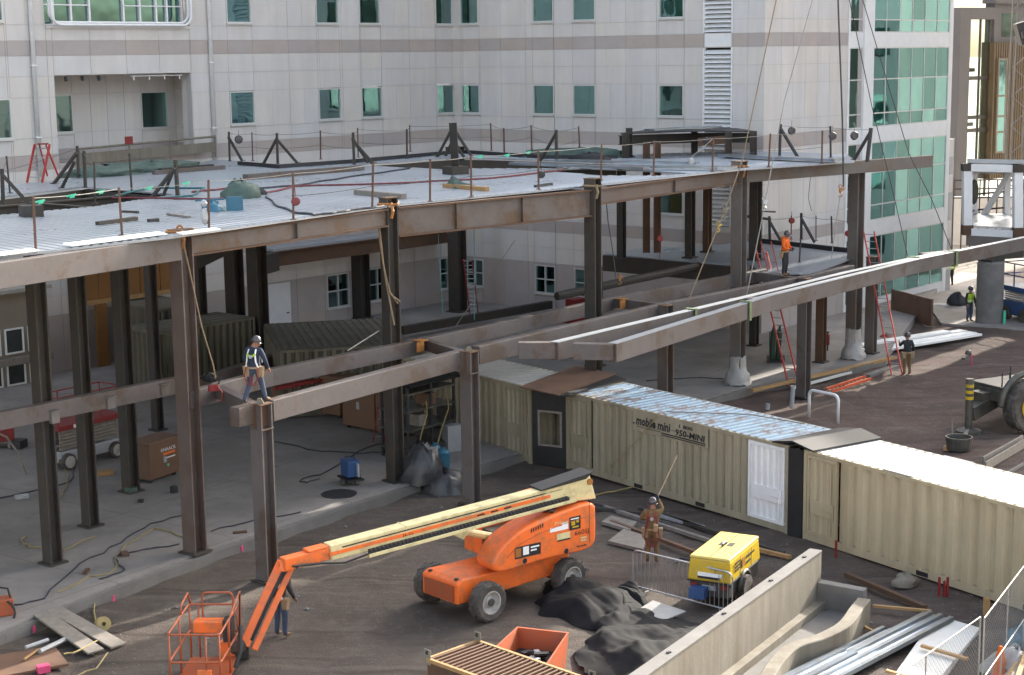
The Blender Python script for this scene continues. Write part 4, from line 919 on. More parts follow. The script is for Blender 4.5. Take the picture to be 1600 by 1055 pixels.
def shackle(x, y, Y, m, label, s=1., name='chain_block'):
    c = D(x, y, Y); mb = MB(); mb.ball(c, .11 * s, 8, .8, .6, 1.3); mb.tube(arc(c + V((0, 0, .22 * s)), (1, 0, 0), (0, 0, 1), .09 * s, 0, 2 * math.pi, 10), .025 * s, 5, True); mb.tube(arc(c - V((0, 0, .24 * s)), (1, 0, 0), (0, 0, 1), .10 * s, -2.6, 1.6, 9), .03 * s, 5)
    mb.box(c + V((-.05, -.1, -.05)) * s, V((.25, 0, .1)) * s, V((0, .05, 0)), V((0, 0, .12)) * s)
    return one(name, mb, m, label, 'hook')
shackle(1131, 330, Y1 + 1.4, 'concwall', 'chain block on the rope in front of the grey column, knotted and pale', .8)
shackle(1122, 354, Y1 + 1.3, 'yellow', 'small yellow hook on the rope left of the grey column', .6, 'hook')
shackle(1194, 318, 61, 'pale', 'chain shackle above the orange hoodie worker', .8)
shackle(1313, 298, 66, 'brass', 'orange hook on the thickest crane line', .75, 'hook')
shackle(968, 436, 60, 'brass', 'small orange hook hanging right of the third tall column', .6, 'hook')
# rope slings on the tall columns
def rope(pts, r, m, label, name='rope', cat='rope'): return line(pts, r, m, name, label, cat)
Yp1 = P1.y - .4
rope(pl((286, 378, Yp1), (300, 440, Yp1 + .3), (315, 510, Yp1 + .6), (333, 570, Yp1 + .8), (337, 592, Yp1 + .9)), .02, 'rope', 'thick pale rope slanting down from the top of the nearest tall column')
mb = MB(); c = G(328, 598, 4.8); mb.ball(c + V((0, 0, .14)), .2, 9, 1.2, .8, .7); mb.tube(wiggle([c + V((-.3, 0, .1)), c + V((0, -.1, .3)), c + V((.3, 0, .1)), c + V((.1, -.2, -.2))], .06, 3), .025, 5); one('rigging_bundle', mb, 'darkcloth', 'bundle of dark rigging on the rear grey beam beside the nearest tall column', 'rigging')
mb = MB(); c = G(336, 606, 4.8); mb.cbox(c + V((0, -.2, -.05)), .28, .12, .16, .5); mb.tube([c + V((.1, -.2, .1)), c + V((.25, -.25, -.1)), c + V((.2, -.25, -.35))], .02, 5); one('red_clamp', mb, 'red', 'red beam clamp on the rear grey beam beside the nearest tall column', 'clamp')
Yp2 = P2.y - .45
rope(pl((588, 325, Yp2), (594, 380, Yp2), (604, 445, Yp2), (616, 508, Yp2)), .028, 'rope', 'long brown rope loop hanging down the column between the deep roof beams')
rope(pl((590, 330, Yp2), (600, 420, Yp2), (610, 460, Yp2), (626, 472, Yp2), (622, 475, Yp2), (608, 455, Yp2)), .025, 'rope', 'short brown rope loop hanging on the column between the deep roof beams')
for i, (P_, lb) in enumerate(((P1, 'nearest tall column'), (P2, 'column between the deep roof beams'), (P3, 'third tall column'), (P4, 'grey column with white foot wrapping'))):
    mb = MB(); c = z_(P_, 9.12); h = .3
    mb.tube([c + V((h, -h, .0)), c + V((h, h, .02)), c + V((-h, h, 0)), c + V((-h, -h, .02))], .04, 5, True)
    mb.tube([c + V((.1, -h, .05)), c + V((.16, -h - .05, -.2)), c + V((.1, -h - .02, -.42))], .05, 5)
    mb.tube(arc(c + V((0, 0, .08)), (1, 0, 0), (0, 0, 1), .07, 0, math.pi * 1.7, 9), .03, 5)
    one('choker_rope', mb, 'brass' if i != 2 else 'rope', 'orange choker rope around the head of the ' + lb, 'rope')
rope(pl((683, 325, 52.5), (686, 400, 52.5), (692, 490, 52.5)), .012, 'hosegrn', 'thin pale blue cord hanging from the deepest roof beam, the left one', 'cord', 'cord')
rope(pl((740, 305, 53.5), (741, 400, 53.5), (741, 500, 53.5)), .014, 'hosegrn', 'thin teal cord hanging from the deepest roof beam, the right one', 'cord', 'cord')
rope(pl((712, 510, 62), (760, 440, 62.5), (805, 375, 63)), .013, 'cablelt', 'pale diagonal cable under the deck behind the deepest roof beam', 'cable', 'cable')
rope(pl((543, 548, 49), (592, 517, 50.5)), .018, 'cablelt', 'short pale bar slanting off the rear grey beam left of the looped rope', 'cable', 'cable')
# ------------------------------------------------------------------ mid level floor, back columns
def floor_(px, z, th, label, ribs=True):
    pts = [xy(G(x, y, z)) for x, y in px]; mb = MB()
    if ribs: ribbed(mb, pts, [], z, rd, .3, .02, .2)
    else: mb.sheet(pts, z - th, z)
    one('mid_deck', mb, 'deck', label, 'deck')
    return pts
mp = floor_([(942, 396), (1010, 386), (1085, 386), (1165, 378), (1165, 420), (1140, 413)], 4.7, .1, 'bluish mid level deck between the third tall column and the grey roped column')
mp2 = floor_([(1166, 372), (1240, 378), (1330, 388), (1338, 396), (1335, 402), (1262, 428), (1190, 425), (1166, 408)], 4.7, .1, 'bluish mid level deck behind the worker in an orange hoodie')
mb = MB(); mb.bar(G(943, 399, 4.62), G(1140, 416, 4.62), .16, .7); one('edge_beam', mb, 'rustdk', 'dark edge beam below the bluish mid level deck', 'beam')
mb = MB(); mb.tube([G(870, 463, 4.3), G(985, 438, 4.5), G(1145, 405, 4.5)], .17, 8); one('round_beam', mb, 'rustdk', 'round dark member running up to the foot of the grey roped column head', 'beam')
mb = MB(); mb.bar(G(1172, 371, 4.9), G(1330, 388, 4.9), .14, .22); one('edge_angle', mb, 'blacksteel', 'black edge angle behind the orange hoodie worker', 'steel angle')
mb = MB(); mb.bar(G(1205, 432, 4.68), G(1335, 400, 4.68), .3, .45); one('edge_beam', mb, 'primer_dk', 'grey edge beam just behind the orange hoodie worker', 'beam')
MR = [((1203, 380), (1202, 338), .08), ((1252, 374), (1252, 333), .08), ((1236, 374), (1236.5, 337), .035), ((1275, 376), (1275, 337), .03), ((1300, 380), (1299, 338), .05), ((1346, 384), (1347, 344), .09), ((1249, 410), (1251, 374), .045)]
mt = [post(b, t, r * .8, 'blacksteel' if r > .06 else 'rustdk', f'{nth(i)} dark rail post on the mid level deck behind the orange hoodie worker', 'guardrail_post', 4.7) for i, (b, t, r) in enumerate(MR)]
cable_run([mt[0], mt[2], mt[1], mt[3], mt[4], mt[5]], 'cable', 'dark safety cable on the mid level deck behind the orange hoodie worker', .9, .01)
for i, (b, t, lb) in enumerate((((1222, 377), (1203, 344), 'left of the orange hoodie worker'), ((1236, 365), (1252, 340), 'left A-frame leg behind the orange hoodie worker'), ((1274, 378), (1253, 340), 'right A-frame leg behind the orange hoodie worker'))):
    B_ = G(*b, 4.7); mb = MB(); mb.bar(B_, D(*t, B_.y), .1, .1, (.3, .3, .9)); one('brace', mb, 'blacksteel', 'black brace on the mid level deck, ' + lb, 'brace')
mb = MB(); mb.bar(D(1168, 336, 72), D(1205, 341, 72), .06, .12); one('steel_bar', mb, 'blacksteel', 'black bar at the corner left of the orange hoodie worker', 'bar')
mb = MB(); mb.bar(D(1188, 329, 62), D(1212, 330, 62), .05, .06); one('spreader_bar', mb, 'blacksteel', 'small spreader bar hanging under the chain shackle', 'bar')
for i, (px, py, Y, lb) in enumerate(((1031, 373, 66, 'hanging beside the red post on the mid level deck'), (1325, 365, 71, 'hanging left of the last tall column'), (1237, 345, 72, 'hanging behind the orange hoodie worker'))):
    c = D(px, py, Y); mb = MB(); mb.lathe(c, V((.3, -.9, 0)), [(.0, -.08), (.12, -.07), (.14, 0), (.12, .07), (0, .08)], 14); mb.tube([c, c + V((0, 0, .4))], .015, 4); mb.tube([c, c - V((0, 0, .9))], .015, 4)
    one('retractable_lanyard', mb, 'red', 'round red lanyard housing ' + lb, 'lanyard')
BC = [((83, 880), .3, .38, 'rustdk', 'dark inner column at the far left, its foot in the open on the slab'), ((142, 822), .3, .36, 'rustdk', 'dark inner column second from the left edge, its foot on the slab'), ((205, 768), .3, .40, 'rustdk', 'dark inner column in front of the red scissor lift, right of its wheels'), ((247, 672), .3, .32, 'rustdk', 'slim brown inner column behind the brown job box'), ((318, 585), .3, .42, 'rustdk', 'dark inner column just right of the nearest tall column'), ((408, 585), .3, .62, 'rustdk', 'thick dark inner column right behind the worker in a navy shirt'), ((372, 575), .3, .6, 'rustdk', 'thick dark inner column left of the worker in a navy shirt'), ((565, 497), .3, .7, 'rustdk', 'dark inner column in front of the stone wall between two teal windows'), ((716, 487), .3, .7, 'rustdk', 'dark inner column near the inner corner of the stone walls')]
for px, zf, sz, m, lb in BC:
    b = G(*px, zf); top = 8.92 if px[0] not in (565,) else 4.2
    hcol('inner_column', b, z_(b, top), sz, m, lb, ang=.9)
for i, (x, yb, Y, sz, lb) in enumerate(((971, 398, 72, .3, 'slim dark column under the penthouse frame'), (1078, 412, 72, .34, 'dark column on the mid level deck before the louvres'), (1105, 396, 74, .3, 'rust brown column before the louvres'), (1180, 380, 71, .4, 'grey column behind the orange hoodie worker, at the stone corner'))):
    b = D(x, yb, Y); hcol('inner_column', z_(b, 4.7), z_(b, 8.9), sz, 'rustdk' if i != 2 else 'rust', lb, ang=.9)
for i, (x, y, sz, m, lb) in enumerate(((1345, 575, .3, 'rustdk', 0), (1360, 552, .42, 'primer_dk', 'dark grey lower column right of the last tall column'), (1282, 566, .36, 'rust', 'rust brown lower column with a fire extinguisher beside it'), (1178, 540, .34, 'rustdk', 'dark lower column behind the grey roped column'), (930, 572, .5, 'rustdk', 'dark lower column above the brown plywood canopy'))):
    if not lb: continue
    b = G(x, y, .3); hcol('inner_column', b, z_(b, 4.6), sz, m, lb, ang=.95)
# mid level beam along the left wing
a, b = G(428, 392, 4.5), G(708, 356, 4.5); mb = MB(); mb.ibeam(z_(a, 4.45), z_(b, 4.45), .3, .7); one('mid_beam', mb, 'rust', 'rust red beam along the stone wall under the roof deck', 'beam')
d = (b - a).normalized(); n = V((d.y, -d.x, 0)); n = n if n.y > 0 else -n
mb = MB(); mb.box(z_(a, 4.46), b - a, n * 3.2, V((0, 0, .12))); one('mid_deck', mb, 'deck', 'narrow mid level deck along the stone wall above the rust red beam', 'deck')
a2 = G(409, 398, 4.5); mb = MB(); mb.bar(z_(a2, 4.45), z_(a, 4.45) + V((.1, 0, 0)), .3, .9); one('mid_beam', mb, 'rustdk', 'dark beam end beside the thick inner column behind the worker', 'beam')
mb = MB(); a, b = G(628, 510, .9), G(860, 470, .9); mb.bar(a, b, .3, .4); one('grade_beam', mb, 'rustdk', 'long olive brown member lying low behind the looped rope column', 'beam')
mb = MB(); a, b = D(345, 400, 62), D(392, 392, 62); mb.bar(D(300, 400, 58), D(345, 380, 63), .3, .5); one('mid_beam', mb, 'rustdk', 'dark beam behind the nearest tall column under the deck', 'beam')
mb = MB(); mb.bar(G(420, 556, 2.2), G(605, 522, 2.2), .4, .45); one('stored_beam', mb, 'web', 'stored purplish beam behind the worker, lying across stands', 'beam')
mb = MB(); mb.bar(G(300, 595, 2.2), G(420, 556, 2.2), .4, .45); one('stored_beam', mb, 'web', 'stored purplish beam between the nearest tall column and the worker', 'beam')
# ------------------------------------------------------------------ shipping containers
class Fr:  # local frame on the ground: o corner, x along the long side, y inward
    def __init__(s, o, q, yref=None):
        s.o = V(o); s.o.z = 0 if len(o) < 3 else o[2]; d = V(q) - V(o); d.z = 0; s.L = d.length; s.x = d.normalized(); s.y = V((-s.x.y, s.x.x, 0))
        if yref is not None and s.y.dot(V(yref)) < 0: s.y = -s.y
    def p(s, x, y, z): return s.o + s.x * x + s.y * y + V((0, 0, z))
    def box(s, mb, x0, x1, y0, y1, z0, z1): mb.box(s.p(x0, y0, z0), s.x * (x1 - x0), s.y * (y1 - y0), V((0, 0, z1 - z0))); return mb
PER = [.34]
def corr_side(fr, mb, x0, x1, y, z0, z1, per=None, dep=.12, sgn=-1):
    """trapezoid corrugation along the side; sgn -1 bulges outward (towards -y)"""
    prof = []; x = x0; per = per or PER[0]
    while x < x1 - 1e-3:
        for a, b in ((0, 0), (.2, 0), (.40, 1), (.80, 1), (1., 0)):
            xx = x + a * per
            if xx <= x1: prof.append((xx, b))
        x += per
    prof.append((x1, 0)); pr = []
    for q in prof:
        if not pr or q[0] - pr[-1][0] > 1e-4: pr.append(q)
    o = len(mb.v)
    zs_ = [z0 + (z1 - z0) * k / 6 for k in range(7)]; dn = lambda xx, zz: .016 * math.sin(xx * 3.1 + zz * 2.3 + fr.o.x) * math.sin(zz * 2.9 + xx * .9) * (0 if zz in (z0, z1) else 1)   # years of small dents
    for xx, b in pr: mb.v += [fr.p(xx, y + sgn * min(dep, max(0, dep * b + dn(xx, zz))), zz) for zz in zs_]
    for i in range(len(pr) - 1):
        for k in range(6): q = o + 7 * i + k; mb.face(q, q + 7, q + 8, q + 1)
def corr_roof(fr, mb, x0, x1, y0, y1, z, per=.30, dep=.035):
    prof = []; x = x0
    while x < x1 - 1e-3:
        for a, b in ((0, 0), (.4, 0), (.5, 1), (.9, 1), (1., 0)):
            xx = x + a * per
            if xx <= x1 and (not prof or xx - prof[-1][0] > 1e-4): prof.append((xx, b))
        x += per
    o = len(mb.v)
    for xx, b in prof: mb.v += [fr.p(xx, y0, z + dep * b), fr.p(xx, y1, z + dep * b)]
    for i in range(len(prof) - 1): mb.face(o + 2 * i, o + 2 * i + 2, o + 2 * i + 3, o + 2 * i + 1)
def container(fr, label, L, W=2.44, H=2.62, wall='tan', roof='bluegalv', skip=(), doors=(), plate=None, z0=.0, end='corr'):
    t = thing('shipping_container', label, 'container', fr.p(0, 0, z0)); H0 = z0
    mb = MB()  # bottom, top rails and posts
    for y0 in (0, W - .1):
        fr.box(mb, 0, L, y0, y0 + .1, H0 + .05, H0 + .24); fr.box(mb, 0, L, y0, y0 + .1, H - .1, H - .003)
    for x0 in (0, L - .12):
        for y0 in (0, W - .12): fr.box(mb, x0, x0 + .12, y0 - .004, y0 + .124, H0 + .241, H - .101); fr.box(mb, x0 - .004, x0 + .16, y0 - .006, y0 + .13, H0 + .0, H0 + .05)
        fr.box(mb, x0 + .01, x0 + .11, .101, W - .101, H0 + .06, H0 + .22); fr.box(mb, x0 + .01, x0 + .11, .101, W - .101, H - .11, H - .01)
    mb.build('frame', wall, t)
    mb = MB(); segs = []; x = .12
    for a, b in sorted(skip): segs.append((x, a)); x = b
    segs.append((x, L - .12))
    for a, b in segs:
        if b - a > .05: corr_side(fr, mb, a, b, .122, H0 + .24, H - .1)
    mb.build('side_wall', wall, t)
    mb = MB(); corr_side(fr, mb, .12, L - .12, W - .122, H0 + .24, H - .1, sgn=1); mb.build('side_wall', wall, t)
    fe_ = Fr(fr.p(0, 0, 0), fr.p(0, W, 0), fr.x); ff = Fr(fr.p(L, 0, 0), fr.p(L, W, 0), -fr.x)
    mb = MB(); corr_side(fe_, mb, .12, W - .12, .08, H0 + .22, H - .1); mb.build('end_wall', wall, t); mb = MB(); corr_side(ff, mb, .12, W - .12, .08, H0 + .22, H - .1); mb.build('end_wall', wall, t)
    mb = MB(); corr_roof(fr, mb, .1, L - .1, .06, W - .06, H - .02); mb.build('roof', roof, t)
    mb = MB(); fr.box(mb, .1, L - .1, .1, W - .1, H0 + .1, H0 + .2); mb.build('floor', 'darkroom', t)
    mb = MB()
    for xk in (L * .36, L * .64): fr.box(mb, xk - .2, xk + .2, -.006, .004, H0 + .075, H0 + .20)
    mb.build('fork_pocket', 'ink', t)
    for (a, b, m, closed) in doors:
        mb = MB()
        for x0, x1 in ((a, a + .06), (b - .06, b)): fr.box(mb, x0, x1, -.02, .08, H0 + .245, H - .105)
        fr.box(mb, a + .06, b - .06, -.02, .08, H - .2, H - .106); fr.box(mb, a + .06, b - .06, -.02, .08, H0 + .245, H0 + .33)
        d_ = mb.build('door', m, t)
        mb = MB(); corr_side(fr, mb, a + .06, b - .06, .05, H0 + .33, H - .2, .24, .04); mb.build('door_leaf', m, d_)
        mb = MB(); fr.box(mb, a + .12, b - .1, -.015, .045, H0 + .85, H0 + 1.25); mb.build('lock_plate', m, d_)
        mb = MB(); xx = b - .2; mb.tube([fr.p(xx, -.03, H0 + .35), fr.p(xx, -.03, H - .25)], .02, 6); fr.box(mb, xx - .05, xx + .05, -.05, -.012, H0 + 1.0, H0 + 1.15); mb.tube([fr.p(xx, -.06, H0 + 1.05), fr.p(xx - .3, -.06, H0 + 1.05)], .015, 5); mb.build('latch_bar', m, d_)
    if plate:
        mb = MB(); fr.box(mb, plate[0], plate[1], .005, .04, plate[2], H - .102); pt_ = mb.build('sign_panel', wall, t)
        return t, pt_
    return t, None
C1L, C1R = V((1.75, 53.35, 0)), V((7.78, 45.3, 0))
f1 = Fr(C1L, C1R, (1, 1, 0)); L1 = f1.L
xs_ = lambda px, y, z: (G(px, y, z) - f1.o).dot(f1.x)
sx0, sx1 = 3.35, 6.75
c1, pan = container(f1, 'tan container with black lettering, rust streaked blue roof and a white door', L1, 2.5, 2.62, 'tan', 'bluegalv', skip=((.0 + .12, 1.25), (L1 - 1.62, L1 - .15)), doors=((.14, 1.24, 'tan', 1), (L1 - 1.6, L1 - .16, 'whitepaint', 1)), plate=(sx0, sx1, 1.92))
mb = MB()
text_mesh(mb, 'mobile mini', f1.p(sx0 + .16, .003, 2.13), f1.x, (0, 0, 1), .40, 1.6, bold=.03, shear=.2); text_mesh(mb, '1 800', f1.p(sx0 + 2.15, .003, 2.35), f1.x, (0, 0, 1), .15, .6, bold=.03)
text_mesh(mb, '950-MINI', f1.p(sx0 + 1.98, .003, 2.10), f1.x, (0, 0, 1), .26, 1.3, bold=.035, shear=.1); text_mesh(mb, 'STORAGE', f1.p(sx0 + 1.74, .003, 2.19), f1.x, (0, 0, 1), .06, .22)
f1.box(mb, sx0 + 1.35, sx0 + 3.3, -.004, .003, 2.03, 2.065); f1.box(mb, sx0 + 1.35, sx0 + 3.3, -.004, .003, 1.97, 2.0); f1.box(mb, sx0 + .2, sx0 + 1.3, -.003, .003, 2.06, 2.075); f1.box(mb, sx0 + .02, sx0 + .09, -.003, .003, 2.12, 2.17)
mb.build('lettering', 'ink', pan)
PER[0] = .52
C2L = V((8.12, 44.85, 0)); C2D = (V((12.43, 38.75, 0)) - V((8.12, 45.1, 0))).normalized()
f2 = Fr(C2L, C2L + C2D * 12.2, (1, 1, 0))
container(f2, 'long tan container at the right with a brilliant white roof', 12.2, 2.5, 2.62, 'tan2', 'whiteroof', skip=((.12, 1.3),), doors=((.16, 1.28, 'tan2', 1),))
mb = MB(); f2.box(mb, 2.9, 3.9, .03, 2.47, 2.625, 2.65); one('roof_sheet', mb, 'greyroof', 'bare grey sheet lying across the white container roof', 'metal sheet')
PER[0] = .34
C0R, C0D = V((.55, 54.05, 0)), (V((-1.22, 56.35, 0)) - V((.55, 54.05, 0))).normalized()
f0 = Fr(C0R + C0D * 9.0, C0R, (1, 1, 0))
container(f0, 'tan container with pale ribbed roof, left of the brown plywood canopy', 9.0, 2.5, 2.62, 'tan', 'greyroof', skip=((7.55, 8.85),), doors=((7.57, 8.83, 'tan', 1),))
# black fill for the shade in the gap between containers, black cap above
mb = MB(); mb.add([f1.p(L1 + .02, -.05, 0), f2.p(-.02, -.05, 0), f2.p(-.02, -.05, 2.6), f1.p(L1 + .02, -.05, 2.6), f1.p(L1 + .02, 2.4, 0), f2.p(-.02, 2.4, 0), f2.p(-.02, 2.4, 2.6), f1.p(L1 + .02, 2.4, 2.6)], [(0, 1, 2, 3), (5, 4, 7, 6), (0, 3, 7, 4), (1, 5, 6, 2)])
a0, a1 = f1.p(L1 - .55, -.12, 2.68), f2.p(.45, -.1, 2.69); a2, a3 = f1.p(L1 - .4, 2.55, 2.70), f2.p(.55, 2.5, 2.7); up = V((0, 0, .14)); md0, md1 = lerp(a0, a1, .5) + up, lerp(a2, a3, .5) + up
mb.add([a0, md0, a1, a3, md1, a2] + [p - V((0, 0, .05)) for p in (a0, md0, a1, a3, md1, a2)], [(0, 1, 4, 5), (1, 2, 3, 4), (6, 11, 10, 7), (7, 10, 9, 8), (0, 6, 7, 1), (1, 7, 8, 2), (2, 8, 9, 3), (3, 9, 10, 4), (4, 10, 11, 5), (5, 11, 6, 0)])
one('rubber_cover', mb, 'black', 'black rubber cover closing the gap between the lettered container and the white roofed one', 'cover')
# dark shed under the plywood canopy
sh = thing('plywood_shed', 'dark shed with brown plywood canopy and empty window opening between two tan containers', 'shed', C0R)
fs = Fr(V((.60, 53.98, 0)), C1L, (1, 1, 0)); Ls = fs.L
mb = MB(); fs.box(mb, .02, .28, .05, .12, 0, 2.55); fs.box(mb, Ls - .2, Ls - .02, .05, .12, 0, 2.55); fs.box(mb, .28, Ls - .2, .05, .12, 0, .72); fs.box(mb, .28, Ls - .2, .05, .12, 1.85, 2.55); mb.build('front_panel', 'black', sh)
mb = MB(); fs.box(mb, .24, .32, .02, .049, .68, 1.9); fs.box(mb, Ls - .24, Ls - .17, .02, .049, .68, 1.9); fs.box(mb, .321, Ls - .241, .02, .049, .68, .75); fs.box(mb, .321, Ls - .241, .02, .049, 1.83, 1.9); mb.build('window_frame', 'greylumber', sh)
mb = MB(); fs.box(mb, .3, Ls - .2, 1.2, 1.25, .1, 2.4); mb.build('back_panel', 'trailer', sh)
q = [G(812, 604, 2.68), G(873, 617, 2.62), G(962, 584, 2.62), G(900, 571, 2.72)]; mb = MB(); mb.add(q + [p - V((0, 0, .04)) for p in q], [(0, 1, 2, 3), (7, 6, 5, 4), (0, 4, 5, 1), (1, 5, 6, 2), (2, 6, 7, 3), (3, 7, 4, 0)]); mb.build('canopy_sheet', 'plywood', sh)
q = [G(873, 619, 2.58), G(890, 617, 2.66), G(978, 592, 2.66), G(960, 586, 2.58)]; mb = MB(); mb.add(q + [p - V((0, 0, .05)) for p in q], [(0, 1, 2, 3), (7, 6, 5, 4), (0, 4, 5, 1), (1, 5, 6, 2), (2, 6, 7, 3), (3, 7, 4, 0)]); mb.build('tar_flap', 'black', sh)
# shaded containers and buildings below the deck
fa = Fr(G(412, 590, .3), G(500, 566, .3), (0, 1, 0)); fa.o.z = 0
cR = G(562, 543, 2.9); cL = G(408, 545, 2.9)
fq = Fr(V((-10.9, 63.6, .3)), V((-5.9, 61.6, .3)), (0, 1, 0))
p_a, p_b = G(437, 548, 2.9), G(566, 541, 2.9)
fq = Fr(V((p_a.x, p_a.y, 0)), V((p_b.x, p_b.y, 0)), (0, 1, 0))
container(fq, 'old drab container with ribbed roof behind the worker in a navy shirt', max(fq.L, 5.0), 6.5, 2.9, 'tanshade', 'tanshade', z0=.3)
p_a, p_b = G(246, 520, 2.9), G(398, 495, 2.9)
fq2 = Fr(V((p_a.x, p_a.y, 0)), V((p_b.x, p_b.y, 0)), (0, 1, 0))
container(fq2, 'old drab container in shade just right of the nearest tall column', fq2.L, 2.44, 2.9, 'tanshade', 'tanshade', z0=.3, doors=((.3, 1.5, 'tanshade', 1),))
p_a, p_b = G(158, 560, .3), G(250, 580, .3)
fq3 = Fr(V((p_a.x, p_a.y, 0)), V((p_b.x, p_b.y, 0)), (0, 1, 0))
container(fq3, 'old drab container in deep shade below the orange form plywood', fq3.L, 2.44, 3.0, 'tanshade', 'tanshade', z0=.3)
# orange form plywood partition
a, b = LW.pt(-25.2, 0, .6), LW.pt(-19.6, 0, .6)
fo_ = Fr(a, b, (0, 1, 0)); t = thing('form_partition', 'orange plywood partition with dark seams under the left part of the roof deck', 'partition', a)
n = 5
for i in range(n): fo_.box(MB(), fo_.L * i / n + .02, fo_.L * (i + 1) / n - .02, 0, .05, 3.3, 5.0).build('panel', 'formply', t)
fo_.box(MB(), 0, fo_.L, -.06, .1, 3.1, 3.29).build('rail', 'lumber', t)
fo_.box(MB(), .0, .45, -.02, .1, .3, 3.09).build('post', 'formply', t)
fo_.box(MB(), .9, 1.5, -.02, .1, .3, 3.09).build('post', 'formply', t)
# beige site office at the far left
fo2 = Fr(LW.pt(-37, 0, 1.2), LW.pt(-27.2, 0, 1.2), (-.3, 1, 0)); t = thing('site_office', 'beige site office with two rows of small dark windows under the deck', 'building', fo2.o)
fo2.box(MB(), 0, fo2.L, 0, 1.15, .3, 4.2).build('wall', 'trailer', t)
fo2.box(MB(), -.2, fo2.L + .2, -.2, 1.16, 4.2, 4.35).build('roof', 'greyroof', t)
fo2.box(MB(), 0, fo2.L + .05, -.25, -.002, 1.2, 1.5).build('ledge', 'greylumber', t)
for z0 in (.12 + .2, 1.65):
    for k in range(3):
        x0 = fo2.L - 1.0 - k * 1.1; wn = MB()
        for (a, b, c, d) in ((x0, z0, x0 + .9, z0 + .07), (x0, z0 + 1.0, x0 + .9, z0 + 1.07), (x0, z0 + .071, x0 + .07, z0 + .999), (x0 + .83, z0 + .071, x0 + .9, z0 + .999)): fo2.box(wn, a, c, -.06, -.003, b, d)
        wo = wn.build('window', 'whitepaint', t); fo2.box(MB(), x0 + .07, x0 + .83, -.02, -.004, z0 + .07, z0 + 1.0).build('pane', 'darkroom', wo)
# ------------------------------------------------------------------ shaded things on the slab
def jobbox(px_l, px_r, h, dep, label, m='boxbrown', txt=False):
    a, b = G(*px_l, .3), G(*px_r, .3); f = Fr(V((a.x, a.y, 0)), V((b.x, b.y, 0)), (0, 1, 0)); t = thing('job_box', label, 'tool box', f.o)
    f.box(MB(), 0, f.L, 0, dep, .42, .3 + h).build('body', m, t, bevel=.02); f.box(MB(), -.03, f.L + .03, -.03, dep + .03, .302 + h, .38 + h).build('lid', m, t, bevel=.02)
    for x in (.1, f.L - .2):
        for y in (.1, dep - .2): f.box(MB(), x, x + .1, y, y + .1, .3, .42).build('foot', 'blacksteel', t)
    f.box(MB(), f.L * .45, f.L * .45 + .14, -.02, .0, .3 + h * .45, .3 + h * .6).build('latch', 'pale', t)
    if txt:
        mb = MB(); text_mesh(mb, 'KNAACK', f.p(f.L * .38, -.004, .3 + h * .74), f.x, (0, 0, 1), .16, f.L * .5); mb.build('lettering', 'white', t)
        mb = MB(); f.box(mb, f.L * .45, f.L * .85, -.006, .0, .3 + h * .64, .3 + h * .70); mb.build('stripe', 'orange', t)
        mb = MB(); f.box(mb, f.L * .55, f.L * .85, -.006, .0, .3 + h * .54, .3 + h * .57); mb.build('sticker', 'white', t)
        mb = MB(); mb.lathe(f.p(f.L * .6, -.002, .3 + h * .36), -f.y, [(.05, 0), (.05, .005)], 10); mb.build('sticker', 'mint', t)
jobbox((236, 757), (282, 741), 1.25, .85, 'brown job box with white lettering and an orange stripe, left of the nearest tall column', txt=True)
jobbox((536, 668), (586, 678), 1.75, 1.2, 'tall brown job box in shade, second from the right behind the front grey beam')
jobbox((484, 648), (532, 655), 1.5, 1.2, 'brown job box in deep shade left of the tallest one behind the front grey beam')
jobbox((588, 680), (604, 684), 1.5, .9, 'narrow brown job box beside the red dolly', )
jobbox((426, 640), (480, 650), 1.2, 1.2, 'low brown job box with red lumber on it, right of the column under the worker')
for i in range(3):
    mb = MB(); a, b = G(430 + 6 * i, 606 - 3 * i, 1.75), G(560, 580 - 4 * i, 1.75); mb.bar(a, b, .15, .1); one('red_pipe', mb, 'red', f'{nth(i)} dull red pipe lying on the job boxes behind the front grey beam', 'pipe')
# scissor lift
def scissor(fr, L, W, label, deckm, h, basem, wheelm='rim', rails=True, logo=False):
    t = thing('scissor_lift', label, 'scissor lift', fr.p(0, 0, 0)); zb_ = fr.o.z
    P_ = lambda x, y, z: fr.p(x, y, z)
    fr.box(MB(), .1, L - .1, .1, W - .1, .25, .62).build('chassis', basem, t, bevel=.02)
    for x in (.35, L - .35):
        for y, s in ((.08, -1), (W - .08, 1)):
            w_ = MB().lathe(P_(x, y, .28), fr.y * s, [(.14, -.12), (.28, -.12), (.28, .1), (.2, .12)], 18).build('wheel', 'tyre', t, smooth=False); MB().lathe(P_(x, y, .28), fr.y * s, [(.02, .115), (.2, .121), (.2, .14), (.06, .15), (0, .15)], 18).build('rim', wheelm, w_)
    for i in range(6):
        z = .66 + i * .11
        for y in (.2, W - .25): MB().bar(P_(.15, y, z + .1), P_(L - .15, y, z + .14 + .0), .06, .09).build('scissor_arm', 'greylumber', t)
    fr.box(MB(), 0, L, 0, W, h, h + .16).build('platform', deckm, t)
    if rails:
        for z in (h + .45, h + .75, h + 1.1):
            mb = MB(); mb.tube([P_(.03, .03, z), P_(L - .03, .03, z), P_(L - .03, W - .03, z), P_(.03, W - .03, z)], .025, 6, True); mb.build('rail', deckm, t)
        for x in (.03, L * .33, L * .66, L - .03):
            for y in (.03, W - .03): MB().tube([P_(x, y, h + .16), P_(x, y, h + 1.1)], .025, 6).build('rail_post', deckm, t)
    fr.box(MB(), .6, 1.4, -.015, 0, h + .02, h + .14).build('sticker', 'white', t)
    fr.box(MB(), L * .25, L * .55, .02, .06, h + .46, h + .74).build('side_panel', deckm, t)
    return t
